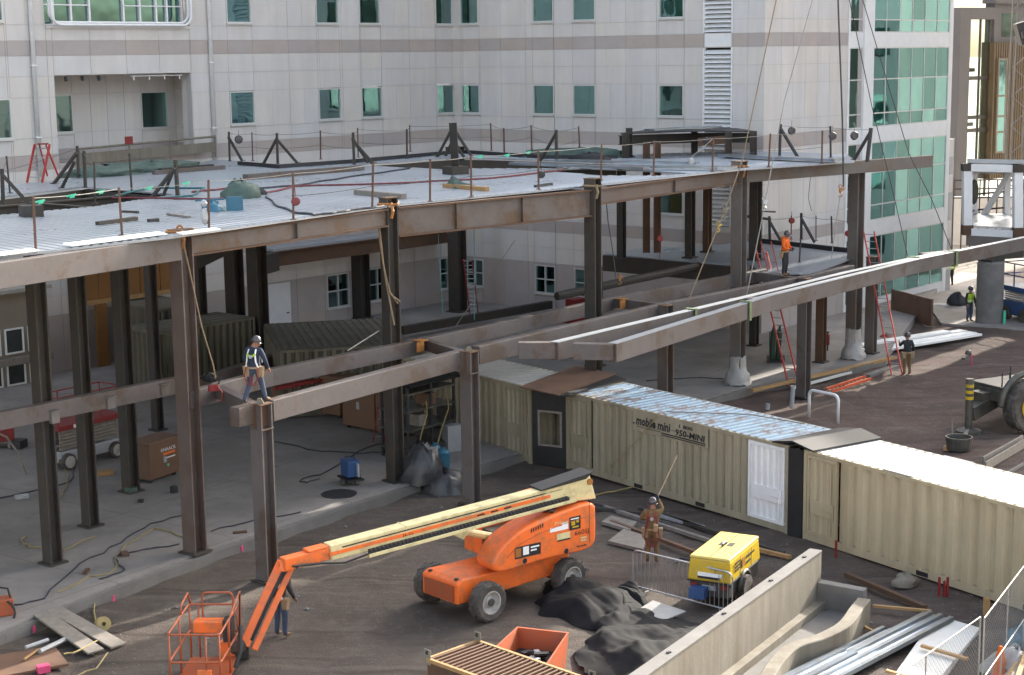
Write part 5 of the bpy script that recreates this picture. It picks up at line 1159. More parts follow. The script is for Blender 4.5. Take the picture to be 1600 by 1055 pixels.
a, b = G(96, 738, .3), G(196, 712, .3); fsl = Fr(a, b, (0, 1, 0)); fsl.o.z = .3
scissor(fsl, fsl.L, 1.15, 'red scissor lift with white wheels folded down under the deck', 'red', 1.35, 'pale')
mb = MB(); c = G(165, 742, .3); mb.cbox(c, .5, .3, .14, .3); one('yellow_box', mb, 'lumber', 'small yellow box on the slab before the red scissor lift', 'box')
a, b = G(-30, 705, .3), G(24, 700, .3); fr_ = Fr(a, b, (0, 1, 0)); t = thing('red_cart', 'dark red cart at the far left edge under the low grey beam', 'cart', fr_.o)
fr_.box(MB(), 0, fr_.L, 0, .9, .25, 1.0).build('body', 'red', t, bevel=.02)
for x in (.15, fr_.L - .15): MB().lathe(fr_.p(x, -.0, .11), fr_.y, [(.0, -.05), (.11, -.05), (.11, .05), (0, .05)], 12).build('wheel', 'rim', t)
# blue welding machine
a = G(548, 755, .3); t = thing('welding_machine', 'blue welding machine on a small wheeled cart on the slab', 'welder', a)
MB().cbox(a + V((0, 0, .25)), .42, .62, .52, .5).build('case', 'blue', t, bevel=.03); MB().cbox(a + V((.2, -.16, .28)), .06, .4, .42, .5).build('control_panel', 'pale', t)
MB().cbox(a + V((0, 0, .14)), .55, .9, .06, .5).build('tray', 'blacksteel', t)
for dx, dy in ((.22, -.3), (-.22, -.3), (.22, .3), (-.22, .3)): MB().lathe(a + V((dx, dy, .1)), V((.87, .5, 0)), [(0, -.04), (.1, -.04), (.1, .04), (0, .04)], 12).build('wheel', 'tyre', t)
MB().tube([a + V((-.15, .1, .77)), a + V((-.15, .1, .85)), a + V((.15, -.05, .85)), a + V((.15, -.05, .77))], .015, 5).build('handle', 'blacksteel', t)
# gas rack behind the second low column
a, b = G(640, 720, .3), G(712, 700, .3); fg = Fr(V((a.x, a.y, .3)), V((b.x, b.y, .3)), (0, 1, 0)); fg.o.z = .3; t = thing('hose_rack', 'dark storage rack hung with pale hoses, beside the grey plastic heaps', 'rack', fg.o)
for x in (0, fg.L * .5, fg.L): 
    for y in (0, 1.2): fg.box(MB(), x - .04, x + .04, y, y + .08, 0, 2.5).build('upright', 'blacksteel', t)
for z in (.3, .95, 1.6, 2.2): fg.box(MB(), -.05, fg.L + .05, -.01, 1.29, z, z + .06).build('shelf', 'olive', t)
fg.box(MB(), -.1, fg.L + .5, -.2, 1.6, 2.5, 2.56).build('top_sheet', 'tarp', t)
for i in range(5): fg.box(MB(), .2 + i * .5, .55 + i * .5, .2, .8, .36 + .65 * (i % 3), .75 + .65 * (i % 3)).build('stored_box', ['rustdk', 'greylumber', 'boxbrown', 'olive', 'rustdk'][i], t)
for i, (x0, dx) in enumerate(((.55, -.35), (1.6, -.5), (2.4, .2))): mb = MB(); mb.tube([fg.p(x0, -.1, 1.8), fg.p(x0 + .1, -.2, 1.95), fg.p(x0 + .2, -.15, 1.5), fg.p(x0 + dx * .3, -.12, .8), fg.p(x0 + dx, -.2, .25)], .022, 5); one('hose', mb, 'hoseyel', f'{nth(i)} pale hose hanging on the dark storage rack, counted from the left', 'hose')
c = G(706, 703, .3); mb = MB(); mb.cbox(c, .55, .55, .85, .5); mb.cbox(c + V((0, 0, .85)), .6, .6, .05, .5); one('white_cabinet', mb, 'pale', 'small white cabinet half hidden by the stout column left of the first tan container', 'cabinet')
for i, (x, y) in enumerate(((680, 722), (694, 730))):
    c = G(x, y, .3); mb = MB(); mb.lathe(c, (0, 0, 1), [(.19, 0), (.2, .5), (.14, .58), (.06, .6), (.06, .66)], 14); one('water_jug', mb, 'bluetarp', ['left blue water jug beside the grey plastic heap', 'right blue water jug beside the grey plastic heap'][i], 'jug', smooth=False)
lump(G(662, 752, .3), .7, .6, 1.15, 'clearwrap', 'plastic_heap', 'tall heap of grey plastic sheet left of the stout column', 'tarp', 21, 18, .2)
lump(G(694, 768, .0), .7, .5, .7, 'clearwrap', 'plastic_heap', 'lower heap of grey plastic sheet at the foot of the stout column', 'tarp', 22, 16, .2)
t = ladder('hand_dolly', G(592, 690, .3), D(600, 636, G(592, 690, .3).y), .4, 'red', 'red hand dolly standing beside the narrow brown job box', 'dolly', V((1, 0, 0)))
t = ladder('extension_ladder', G(742, 500, .3), D(731, 405, 80), .42, 'redladder', 'red ladder leaning at the inner corner of the stone walls under the deck', side=V((1, 0, 0)))
t = ladder('scaffold_frame', G(880, 500, .3), G(905, 490, 1.3), .9, 'red', 'red machine frame on the slab under the rear grey beam', 'frame', V((.5, .8, 0)))
mb = MB(); c = G(900, 500, .3); mb.cbox(c, 2.2, 1.2, .5, .8); mb.cbox(c + V((0, 0, .5)), .9, .6, .6, .8); one('red_machine', mb, 'red', 'low red machine behind the rear grey beam, below the third tall column', 'machine')
for i, (x, y, lb) in enumerate(((212, 565, 'left'), (233, 570, 'right'))):
    c = G(x, y, .3); mb = MB(); mb.lathe(c, (0, 0, 1), [(.16, 0), (.17, .04), (.06, .08), (.055, 1.0), (.09, 1.02), (.09, 1.1), (0, 1.12)], 10); t = one('delineator_post', mb, 'red', f'{lb} one of two red delineator posts in the shade by the old containers', 'post'); MB().lathe(c + V((0, 0, .7)), (0, 0, 1), [(.062, 0), (.062, .12)], 10).build('reflector', 'white', t); MB().lathe(c + V((0, 0, .88)), (0, 0, 1), [(.062, 0), (.062, .1)], 10).build('reflector', 'white', t)
# cords, scraps on the slab
CORDS = [([(0, 778), (60, 765), (110, 752), (118, 730)], 'hose', 'dark cord from the far left edge to the dark column'), ([(20, 945), (70, 935), (125, 880), (190, 848), (235, 818), (300, 800)], 'hose', 'long dark cord wandering over the slab left of the nearest tall column'), ([(90, 925), (140, 900), (172, 895), (195, 852), (240, 825), (290, 840)], 'hoseyel', 'yellow cord along the slab edge at the left'), ([(40, 838), (36, 850), (60, 855), (100, 860), (150, 838)], 'hoseyel', 'pale cord curling on the slab at the far left'), ([(155, 905), (195, 890), (178, 872), (210, 862), (280, 850)], 'hose', 'dark cord by the foot of the nearest tall column'), ([(500, 748), (480, 755), (470, 750), (500, 742), (560, 705), (600, 692)], 'hose', 'dark cord looping left of the blue welding machine'), ([(430, 690), (500, 705), (560, 708), (604, 706)], 'hose', 'dark cord across the slab in front of the job boxes'), ([(330, 830), (400, 812), (470, 800)], 'hose', 'thin dark cord behind the column under the worker'), ([(1010, 595), (1080, 590), (1140, 592)], 'hose', 'dark hose on the slab before the grey roped column'), ([(95, 690), (104, 760), (80, 790), (60, 800)], 'hoseyel', 'yellow cord hanging down behind the far left dark column')]
for px, m, lb in CORDS: mb = MB(); mb.tube(wiggle([G(x, y, .325) for x, y in px], .1, 4), .02, 5); one('cord', mb, m, lb, 'cord')
for px, m, lb in (([(148, 940), (150, 990), (165, 995), (120, 1018), (100, 1022)], 'hoseyel', 'yellow cord hanging over the slab edge by the plank walkway'), ([(168, 1020), (150, 1045), (110, 1060)], 'hoseyel', 'yellow cord on the dirt below the plank walkway')): mb = MB(); mb.tube(wiggle([G(x, y, .1) for x, y in px], .06, 3), .02, 5); one('cord', mb, m, lb, 'cord')
mb = MB(); mb.tube([D(-5, 676, 42), D(10, 683, 43), D(28, 708, 45), D(42, 742, 47)], .03, 5); one('hose', mb, 'cablelt', 'pale hose hanging from the low grey beam at the far left', 'hose')
mb = MB(); mb.lathe(G(530, 772, .305), (0, 0, 1), [(0, 0), (.55, 0), (.55, .015), (0, .015)], 20); one('manhole_cover', mb, 'blacksteel', 'round dark manhole patch on the slab near the kerb', 'manhole')
for i, (x, y, sx, sy, h, m, lb) in enumerate(((34, 779, .4, .2, .12, 'pale', 'small pale can lying on the slab at the far left'), (135, 895, .35, .12, .08, 'rust', 'rusty offcut on the slab between the dark columns and the kerb'), (205, 770, .3, .3, .18, 'greentarp', 'green bag at the foot of the dark column by the scissor lift'), (195, 868, .2, .3, .1, 'plywood', 'small brown wooden scrap near the kerb'), (220, 785, .15, .15, .1, 'blacksteel', 'small dark scrap on the slab under the job box'), (272, 770, .18, .18, .22, 'blacksteel', 'small dark bucket behind the nearest tall column'), (375, 833, .4, .1, .06, 'rust', 'rusty bar scrap on the slab near the pink mark'), (30, 700, .5, .4, .3, 'blacksteel', 'dark box at the far left beside the red cart'))):
    mb = MB(); mb.cbox(G(x, y, .3), sx, sy, h, .6 + i); one('scrap', mb, m, lb, 'scrap', bevel=.01)
for i, (x, y) in enumerate(((48, 982), (173, 934), (374, 856))):
    c = G(x, y, .12); mb = MB(); e0 = (edge[1] - edge[0]).normalized() if i < 2 else (edge[4] - edge[3]).normalized(); n = V((e0.y, -e0.x, 0)); mb.box(c + n * .06 - V((0, 0, .1)), e0 * .08, n * .02, V((0, 0, .16))); one('pink_mark', mb, 'pink', f'{nth(i)} pink paint mark on the slab edge, counted from the left', 'paint mark')
# orange generator cart at far left bottom
c = G(5, 960, .3); t = thing('orange_pump', 'small orange pump with black hoses on the slab at the lower left corner', 'pump', c)
MB().cbox(c, .5, .4, .42, .4).build('case', 'orangedk', t, bevel=.03); MB().tube(arc(c + V((.05, -.25, .1)), (1, 0, 0), (0, .4, .9), .32, 0, 2 * math.pi, 16), .03, 5, True).build('hose', 'black', t); MB().tube([c + V((-.2, 0, .42)), c + V((-.1, 0, .7)), c + V((.15, 0, .65)), c + V((.2, 0, .42))], .03, 5).build('handle', 'black', t)
# plank walkway, spool, pipes at the lower left
wk = thing('plank_walkway', 'walkway of two grey planks from the dirt up to the slab', 'walkway', G(120, 985, 0))
for (a, b) in (((64, 957), (150, 1017)), ((84, 950), (186, 1008))):
    p, q = G(*a, .36), G(*b, .06); MB().bar(p, q, .42, .05).build('plank', 'greylumber', wk, bevel=.006)
c = G(161, 985, 0); mb = MB(); ax = V((.5, -.8, .3)); mb.lathe(c + V((0, 0, .16)), ax, [(.05, -.1), (.18, -.1), (.18, -.07), (.09, -.07), (.09, .07), (.18, .07), (.18, .1), (.05, .1)], 18, False); one('cable_spool', mb, 'hoseyel', 'yellow cable spool leaning on the slab edge beside the plank walkway', 'spool')
for i, (a, b, r, m, lb) in enumerate((((62, 1018), (104, 998), .06, 'pale', 'upper pale pipe on the dirt left of the plank walkway'), ((40, 1012), (75, 1000), .05, 'pale', 'lower pale pipe on the dirt left of the plank walkway'), ((38, 1030), (60, 1015), .03, 'lumber', 'thin stick on the dirt at the lower left'))):
    mb = MB(); mb.tube([G(*a, .12), G(*b, .12)], r, 8); one('pipe', mb, m, lb, 'pipe')
mb = MB(); mb.cbox(G(68, 1050, 0), .28, .2, .16, .5); one('pink_block', mb, 'pink', 'pink painted block on the dirt at the lower left', 'block')
mb = MB(); mb.cbox(G(20, 1040, .0), 2.2, 1.4, .06, .5); one('plywood_sheet', mb, 'plywood', 'dark plywood sheet on the dirt in the lower left corner', 'board')
# ------------------------------------------------------------------ boom lift
A_ = rad(42); ex, ey = V((math.cos(A_), math.sin(A_), 0)), V((-math.sin(A_), math.cos(A_), 0))   # ex: towards its counterweight, ey: away from the camera
OL = V((-.66, 38.42, 0)); WB, TR = 2.75, 2.2
bl = thing('boom_lift', 'orange boom lift with cream telescopic boom lowered to an orange basket on the ground', 'boom lift', OL)
lp = lambda x, y, z: OL + ex * x + ey * y + V((0, 0, z))
def lbox(mb, x0, x1, y0, y1, z0, z1): mb.box(lp(x0, y0, z0), ex * (x1 - x0), ey * (y1 - y0), V((0, 0, z1 - z0))); return mb
def wheel(c, ax, r, wd, parent, rimr=.58, rimm='rim', lugs=22):
    mb = MB(); h = wd / 2
    mb.lathe(c, ax, [(r * rimr, -h * .9), (r * .86, -h), (r * .96, -h * .8), (r * .965, h * .8), (r * .86, h), (r * rimr, h * .9), (r * rimr, -h * .9)], 32, False)
    axn = V(ax).normalized(); a = axn.orthogonal().normalized(); b = axn.cross(a)
    for i in range(lugs):
        t = 2 * math.pi * i / lugs; d = a * math.cos(t) + b * math.sin(t); tn = -a * math.sin(t) + b * math.cos(t); s = 1 if i % 2 else -1
        p = c + d * (r * .955); mb.hexa([p + tn * -.035 * 1, p + tn * .04, p + tn * (.04 + .1) + axn * s * h * .98 - d * r * .08, p + tn * (-.035 + .1) + axn * s * h * .98 - d * r * .08, p + tn * -.03 + d * r * .05, p + tn * .035 + d * r * .05, p + tn * .13 + axn * s * h * .98 - d * r * .02, p + tn * .07 + axn * s * h * .98 - d * r * .02])
    w_ = mb.build('wheel', 'tyre', parent)
    for s in ((-1, 1) if rimm else ()):
        MB().lathe(c, axn * s, [(.03, h * .35), (r * .25, h * .35), (r * .42, h * .3), (r * rimr * .96, h * .55), (r * rimr * 1.02, h * .93), (r * rimr * .93, h * .95), (r * rimr * .88, h * .6), (r * .3, h * .45), (r * .22, h * .7), (0, h * .72)], 24).build('rim', rimm, w_, smooth=False)
        MB().lathe(c, axn * s, [(r * .2, h * .7), (r * .2, h * .85), (0, h * .86)], 12).build('hub', 'olive', w_)
    return w_
for x in (0, WB):
    for y in (0.04, TR - .04): wheel(lp(x, y, .5), -ey, .50, .36, bl)
mb = MB()   # chassis: tapered box with raised nose
prof = [(-.62, .45), (-.62, .98), (-.45, 1.06), (.6, 1.02), (1.5, 1.0), (WB + .4, .98), (WB + .4, .5)]
for y0, y1 in ((.42, TR - .42),):
    o = len(mb.v)
    for yy in (y0, y1): mb.v += [lp(x, yy, z) for x, z in prof]
    n = len(prof); mb.face(*[o + i for i in range(n)]); mb.face(*[o + n + i for i in reversed(range(n))])
    for i in range(n): j = (i + 1) % n; mb.face(o + i, o + j, o + n + j, o + n + i)
mb.build('chassis', 'orange', bl, bevel=.04)
lbox(MB(), -.66, -.6, .55, TR - .55, .5, .9).build('nose_plate', 'orangedk', bl)
for x in (0, WB): lbox(MB(), x - .14, x + .14, .1, TR - .1, .36, .62).build('axle', 'orangedk', bl)
for y in (.6, TR - .6): MB().lathe(lp(-.5, y, 1.03), (0, 0, 1), [(0, 0), (.06, 0), (.06, .03), (0, .03)], 10).build('tie_down', 'ink', bl)
MB().lathe(lp(1.55, TR / 2, 1.0), (0, 0, 1), [(.6, 0), (.6, .2), (.5, .22)], 24).build('turntable', 'blacksteel', bl)
# turret, its long axis turned a little from the chassis
TA = rad(36); tx, ty = V((math.cos(TA), math.sin(TA), 0)), V((-math.sin(TA), math.cos(TA), 0)); TC = lp(1.45, TR / 2, 0) + tx * .62
tp_ = lambda x, y, z: TC + tx * x + ty * y + V((0, 0, z))
def cowl(y0, y1, name, cut=-9.):
    """side hood: low rounded nose on the left, high tail on the right, edges rolled over"""
    k0 = [(-1.52, 1.12), (-1.66, 1.22), (-1.70, 1.38), (-1.62, 1.58), (-1.42, 1.82), (-1.1, 2.05), (-.7, 2.23), (-.2, 2.37), (.4, 2.47), (1.0, 2.53), (1.38, 2.53), (1.5, 2.45), (1.54, 2.3), (1.54, 1.5), (1.48, 1.3), (1.36, 1.2), (1.0, 1.16), (.2, 1.15), (-.9, 1.12)]
    k0 = [(max(cut, x), 1.15 + (z - 1.15) * .88) for x, z in k0]; n0 = len(k0); pr = []
    for i in range(n0):
        p0, p1, p2, p3 = [V((*k0[(i + q) % n0], 0)) for q in (-1, 0, 1, 2)]
        for u in (0, .5): pr.append(tuple((.5 * ((2 * p1) + (p2 - p0) * u + (2 * p0 - 5 * p1 + 4 * p2 - p3) * u * u + (3 * p1 - p0 - 3 * p2 + p3) * u ** 3))[:2]))
    mb = MB(); n = len(pr); fr_ = (0, .015, .06, .14, .5, .86, .94, .985, 1); inn_ = (.10, .045, .012, 0, 0, 0, .012, .045, .10); k = len(fr_)
    cx_, cz_ = 0., 1.75
    for f, s in zip(fr_, inn_):
        for x, z in pr:
            dx, dz = x - cx_, z - cz_; l = math.hypot(dx, dz); mb.v.append(tp_(x - dx / l * s, y0 + (y1 - y0) * f, z - dz / l * s))
    for a in range(k - 1):
        for i in range(n): j = (i + 1) % n; mb.face(a * n + i, a * n + j, (a + 1) * n + j, (a + 1) * n + i)
    mb.face(*range(n)); mb.face(*[(k - 1) * n + i for i in reversed(range(n))])
    o = mb.build(name, 'orange', bl, smooth=True)
    for p in o.data.polygons:
        if len(p.vertices) > 4: p.use_smooth = False
    return o
hood = cowl(-1.12, -.34, 'side_hood'); cowl(.34, 1.12, 'side_hood', -1.05)
mb = MB(); mb.box(tp_(1.0, -1.1, 1.3), tx * .45, ty * 2.2, V((0, 0, 1.02))); mb.build('counterweight', 'orange', bl, bevel=.12)
mb = MB(); mb.box(tp_(-1.0, -.33, 1.12), tx * 2.0, ty * .66, V((0, 0, .7))); mb.build('turret_core', 'olive', bl)
# decals on the hood
yy = -1.125
def dec(x0, x1, z0, z1, m, parent=None, o=0.): mb = MB(); mb.box(tp_(x0, yy - .003 - o, z0), tx * (x1 - x0), ty * .002, V((0, 0, z1 - z0))); return mb.build('decal', m, hood)
dec(-1.05, -.25, 1.36, 1.66, 'ink'); dec(-1.03, -.86, 1.4, 1.62, 'brass', o=.003); dec(-.8, -.62, 1.42, 1.63, 'white', o=.003); dec(-.56, -.3, 1.56, 1.60, 'white', o=.003); dec(-.56, -.38, 1.48, 1.52, 'white', o=.003)
dec(.66, 1.02, 1.78, 2.12, 'ink'); dec(.72, .84, 1.9, 2.0, 'yellow', o=.003); dec(.88, .96, 1.95, 2.03, 'yellow', o=.003); dec(.75, .95, 1.83, 1.87, 'yellow', o=.003); dec(.70, .96, 2.05, 2.08, 'white', o=.003)
dec(.04, .62, 1.84, 1.95, 'white'); dec(.42, .62, 1.95, 2.02, 'white'); dec(.26, .68, 1.60, 1.76, 'cream'); dec(.27, .68, 1.56, 1.60, 'ink'); dec(1.02, 1.2, 1.5, 1.54, 'cream'); dec(1.02, 1.2, 1.43, 1.47, 'cream')
mb = MB(); text_mesh(mb, '660SJ', tp_(.82, yy - .004, 1.62), tx, (0, 0, 1), .17, .46); mb.build('lettering', 'ink', hood)
mb = MB(); text_mesh(mb, 'Prime', tp_(.2, yy - .004, 2.0), tx, (0, 0, 1), .13, .4); mb.build('lettering', 'cream', hood)
mb = MB(); mb.box(tp_(1.3, yy - .002, 1.35), tx * .02, ty * .01, V((0, 0, 1.05))); mb.build('hood_seam', 'orangedk', hood)
# lifting door seam, vents and grab handle on the near hood; hoses over the turret
MB().tube([tp_(x, yy - .002, z) for x, z in ((-1.3, 1.45), (-.9, 1.72), (-.3, 1.88), (.4, 1.98), (1.28, 2.05))], .008, 5).build('hood_seam', 'orangedk', hood)
for i in range(6): MB().box(tp_(-.55 + i * .07, yy - .004, 1.95 + i * .014), tx * .035, ty * .004, V((0, 0, .1))).build('vent_slot', 'ink', hood)
MB().tube([tp_(.9, yy, 1.33), tp_(.9, yy - .05, 1.33), tp_(1.15, yy - .05, 1.33), tp_(1.15, yy, 1.33)], .014, 6).build('grab_handle', 'ink', hood)
for k in range(4): MB().tube([tp_(-.9 + .1 * k, -.2 + .1 * k, 1.75), tp_(-1.2, -.2 + .1 * k, 2.0 + .05 * k), bp_late(3.4 + .1 * k)], .022, 6).build('hydraulic_hose', 'black', bl) if 0 else None
for x in (-.75, .55): MB().lathe(tp_(x, yy, 1.27), -ty, [(.06, 0), (.07, .01), (0, .012)], 10).build('latch', 'ink', hood)
# boom: from the turret tail to the elbow at the left
BR, BT = G(902, 768, 2.62), G(512, 872, 2.25)
bd = (BT - BR).normalized(); bs = bd.cross(V((0, 0, 1))).normalized(); bs = bs if bs.y < 0 else -bs; bu = bs.cross(bd); bu = bu if bu.z > 0 else -bu
BL = (BT - BR).length
bp = lambda s, o, h: BR + bd * s + bs * o + bu * h
def bbox(s0, s1, o0, o1, h0, h1): return MB().box(bp(s0, o0, h0), bd * (s1 - s0), bs * (o1 - o0), bu * (h1 - h0))
bm_ = bbox(.2, BL, -.18, .18, -.03, .34).build('boom', 'cream', bl, bevel=.03)
bbox(1.0, BL + .04, .182, .21, .10, .18).build('boom_stripe', 'orange', bm_)
bbox(.6, BL - .3, .182, .20, .225, .25).build('slot', 'ink', bm_)
bbox(.3, BL - .9, .182, .36, -.13, -.05).build('cable_tray', 'cream', bm_, bevel=.01)
mb = MB(); k = int((BL - 1.4) / .11)
for i in range(k): s = .5 + i * .11; mb.box(bp(s, .21, -.05), bd * .085, bs * .12, bu * .085)
mb.build('cable_chain', 'blacksteel', bm_)
mb = MB(); text_mesh(mb, 'JLG', bp(BL - 1.9, .212, .105), -bd, bu, .09, .3); mb.build('lettering', 'ink', bm_)
for s in (2.2, 2.6, 3.0): bbox(s, s + .22, .212, .214, .12, .16).build('decal', 'ink', bm_)
MB().hexa([bp(-.45, -.2, -.25), bp(-.45, .2, -.25), bp(1.2, .2, -.06), bp(1.2, -.2, -.06), bp(-.42, -.2, .50), bp(-.25, .2, .50), bp(1.2, .2, .26), bp(1.2, -.2, .26)]).build('boom_foot', 'cream', bl, bevel=.03)
MB().lathe(bp(-.25, .2, .25), bs, [(0, 0), (.08, 0), (.08, .05), (0, .05)], 14).build('pivot_pin', 'brass', bl)
MB().hexa([bp(-.1, -.26, .36), bp(-.1, .26, .36), bp(1.3, .26, .345), bp(1.3, -.26, .345), bp(-.35, -.26, .52), bp(-.35, .26, .50), bp(1.3, .26, .38), bp(1.3, -.26, .40)]).build('dark_cover', 'black', bl)
# hoses along the boom and its tip, work lamp, serial plates
mb = MB(); mb.tube([bp(1.2, .2, .02), bp(.9, .3, -.15), tp_(-.3, -.28, 1.95), tp_(-.6, -.2, 1.7)], .03, 6); mb.build('hydraulic_hose', 'black', bl)
mb = MB(); mb.tube([bp(1.4, .24, -.02), bp(1.0, .34, -.22), tp_(-.1, -.3, 1.85), tp_(-.5, -.3, 1.6)], .025, 6); mb.build('hydraulic_hose', 'black', bl)
mb = MB(); mb.tube([bp(BL - 1.0, .3, -.04), bp(BL - .3, .26, -.12), bp(BL + .3, .22, .0), bp(BL + 1.0, .2, .1)], .028, 6); mb.build('hydraulic_hose', 'black', bl)
for s0 in (1.2, 5.2, 8.2): 
    if s0 < BL - .5: bbox(s0, s0 + .04, -.19, .19, -.04, .35).build('boom_collar', 'cream', bl)
# lift cylinder
MB().tube([tp_(-.75, 0, 1.6), bp(4.0, 0, -.05)], .10, 10).build('lift_cylinder', 'cream', bl)
MB().hexa([bp(3.6, -.12, -.4), bp(3.6, .12, -.4), bp(4.1, .12, -.05), bp(4.1, -.12, -.05), bp(3.2, -.12, -.05), bp(3.2, .12, -.05), bp(4.1, .12, -.04), bp(4.1, -.12, -.04)]).build('cylinder_bracket', 'cream', bl)
# inner boom section, elbow, jib
IN = bp(BL + 1.1, 0, .12)
bbox(BL, BL + 1.15, -.14, .14, .0, .28).build('inner_boom', 'orange', bl, bevel=.02)
bbox(BL + .05, BL + .55, -.15, .15, .281, .34).build('inner_cap', 'orange', bl, bevel=.02)
EL = D(447, 880, 36.85); mb = MB(); mb.bar(IN + V((0, 0, .1)), EL + V((0, 0, .12)), .22, .26); mb.build('elbow', 'orange', bl, bevel=.02)
JB = D(388, 1012, 36.0)
jd = (JB - EL).normalized(); js = jd.cross(V((0, 1, 0))).normalized()
for off, wd in ((-.10, .24), (.15, .15)): p, q = EL + js * off, JB + js * off; MB().bar(p, q, .2, wd, js, top=False).build('jib_arm', 'orange', bl, bevel=.02)
mb = MB(); mb.tube([EL + js * .02 + V((0, -.1, 0)), lerp(EL, JB, .5) + V((0, -.12, 0)), lerp(EL, JB, .9) + V((0, -.1, 0))], .045, 6); mb.tube([bp(BL + .9, .2, .05), EL + V((.15, -.18, .1)), EL + V((-.05, -.2, -.25)), lerp(EL, JB, .3) + V((0, -.16, 0))], .035, 6); mb.build('jib_hose', 'black', bl)
MB().lathe(EL + V((0, -.15, 0)), (0, 1, 0), [(0, 0), (.14, 0), (.14, .3), (0, .3)], 14).build('pivot_pin', 'orangedk', bl)
RT = D(352, 1015, JB.y - .05)
MB().bar(JB, RT, .2, .24).build('basket_mount', 'black', bl)
MB().ball(lerp(JB, RT, .5) + V((0, 0, .05)), .24, 10, 1.1, .8, .9).build('rotator', 'olive', bl)
MB().hexa([RT + V((-.05, -.1, -.35)), RT + V((.25, -.1, -.25)), RT + V((.25, .1, -.25)), RT + V((-.05, .1, -.35)), RT + V((-.1, -.1, .2)), RT + V((.2, -.1, .25)), RT + V((.2, .1, .25)), RT + V((-.1, .1, .2))]).build('basket_bracket', 'orange', bl)
# basket
q0, q1 = G(266, 1082, .12), G(347, 1082, .12); bx_ = (q1 - q0).normalized(); q2 = G(290, 1003, .12); 
by_ = V((-bx_.y, bx_.x, 0)); LBX, LBY = (q1 - q0).length, 2.0
bo = q0; kp = lambda x, y, z: bo + bx_ * x + by_ * y + V((0, 0, z))
bk = MB().box(kp(0, 0, .0), bx_ * LBX, by_ * LBY, V((0, 0, .05))).build('basket', 'orangedk', bl)
H_ = 1.3
def rl(pts, r=.024, closed=False, nm='basket_rail'): MB().tube(pts, r, 7, closed).build(nm, 'orangedk', bk, smooth=True)
def rrect(a, b, c, d, rr=.12):
    a, b, c, d = map(V, (a, b, c, d)); out = []
    for p, q, r_ in ((d, a, b), (a, b, c), (b, c, d), (c, d, a)):
        u, v = (p - q).normalized(), (r_ - q).normalized()
        for k in range(5): t = k / 4; out.append(q + u * rr * (1 - t) ** 2 + v * rr * t ** 2)
    return out
rl(rrect(kp(0, 0, H_), kp(LBX, 0, H_), kp(LBX, LBY, H_), kp(0, LBY, H_)), closed=True)
rl(rrect(kp(0, 0, H_ * .52), kp(LBX, 0, H_ * .52), kp(LBX, LBY, H_ * .52), kp(0, LBY, H_ * .52)), closed=True)
rl(rrect(kp(LBX * .28, LBY + .01, .55), kp(LBX * .28, LBY + .01, H_ + .28), kp(LBX * .9, LBY + .01, H_ + .28), kp(LBX * .9, LBY + .01, .55)), closed=True)
rl([kp(0, LBY * .62, H_), kp(0, LBY * .66, H_ + .22), kp(0, LBY * .98, H_ + .28), kp(.05, LBY, H_)])
rl([kp(LBX, LBY * .45, H_ * .5), kp(LBX, LBY * .5, H_), kp(LBX, LBY * .8, H_ + .12), kp(LBX + .05, LBY, H_ + .3), kp(LBX, LBY, .1)])
for x, y in ((.02, .02), (LBX * .72, .02), (LBX - .02, .02), (.02, LBY * .5), (LBX - .02, LBY * .5), (.02, LBY - .02), (LBX - .02, LBY - .02), (LBX * .2, LBY - .02)): rl([kp(x, y, .02), kp(x, y, H_)], nm='basket_post')
MB().box(kp(LBX * .15, LBY * .8, .75), bx_ * LBX * .7, by_ * .3, V((0, 0, .28))).build('control_console', 'orange', bk, bevel=.03)
MB().box(kp(LBX * .55, LBY * .0 - .03, .2), bx_ * .3, by_ * .06, V((0, 0, .3))).build('box', 'orange', bk)
MB().box(kp(0, 0, .05), bx_ * LBX, by_ * .03, V((0, 0, .12))).build('toe_board', 'orangedk', bk)
MB().box(kp(LBX - .25, LBY * .72, .6), bx_ * .2, by_ * .35, V((0, 0, .5))).build('black_bag', 'black', bk)
MB().tube([kp(LBX + .1, LBY * .85, .9), kp(LBX + .14, LBY * .7, .4), kp(LBX + .05, LBY * .6, .1)], .05, 7).build('cable_bundle', 'black', bk)
# ------------------------------------------------------------------ yellow compressor
fc = Fr(G(1076, 922, 0), G(1147, 946, 0), (0, 1, 0)); Lc, Dc = 1.12, 2.35
cang = rad(-27); fc.x = V((math.cos(cang), math.sin(cang), 0)); fc.y = V((-fc.x.y, fc.x.x, 0)); fc.o = V((4.26, 39.28, 0))
cp = thing('air_compressor', 'yellow towable air compressor with two dark vents on its hood, beside the retaining wall', 'compressor', fc.o)
def tapered(fr, x0, x1, y0, y1, z0, z1, ins): 
    p = fr.p; return MB().hexa([p(x0, y0, z0), p(x1, y0, z0), p(x1, y1, z0), p(x0, y1, z0), p(x0 + ins, y0 + ins * 1.6, z1), p(x1 - ins, y0 + ins * 1.6, z1), p(x1 - ins, y1 - ins, z1), p(x0 + ins, y1 - ins, z1)])
tapered(fc, 0, Lc, 0, Dc, .72, 1.28, .04).build('body', 'yellow', cp, bevel=.05)
tapered(fc, .03, Lc - .03, .05, Dc - .03, 1.281, 1.34, .02).build('hood', 'yellowtop', cp, bevel=.02)
fc.box(MB(), .05, Lc - .05, .06, Dc - .05, .32, .718).build('lower_body', 'olive', cp, bevel=.03)
for x0 in (.40, .62):
    fc.box(MB(), x0, x0 + .15, 1.12, 1.42, 1.341, 1.348).build('vent', 'ink', cp)
for i in range(3): mb = MB(); mb.box(fc.p(Lc + .002, .35, .95 + i * .09), fc.y * .38, fc.x * .006, V((0, 0, .045))); mb.build('louvre', 'ink', cp)
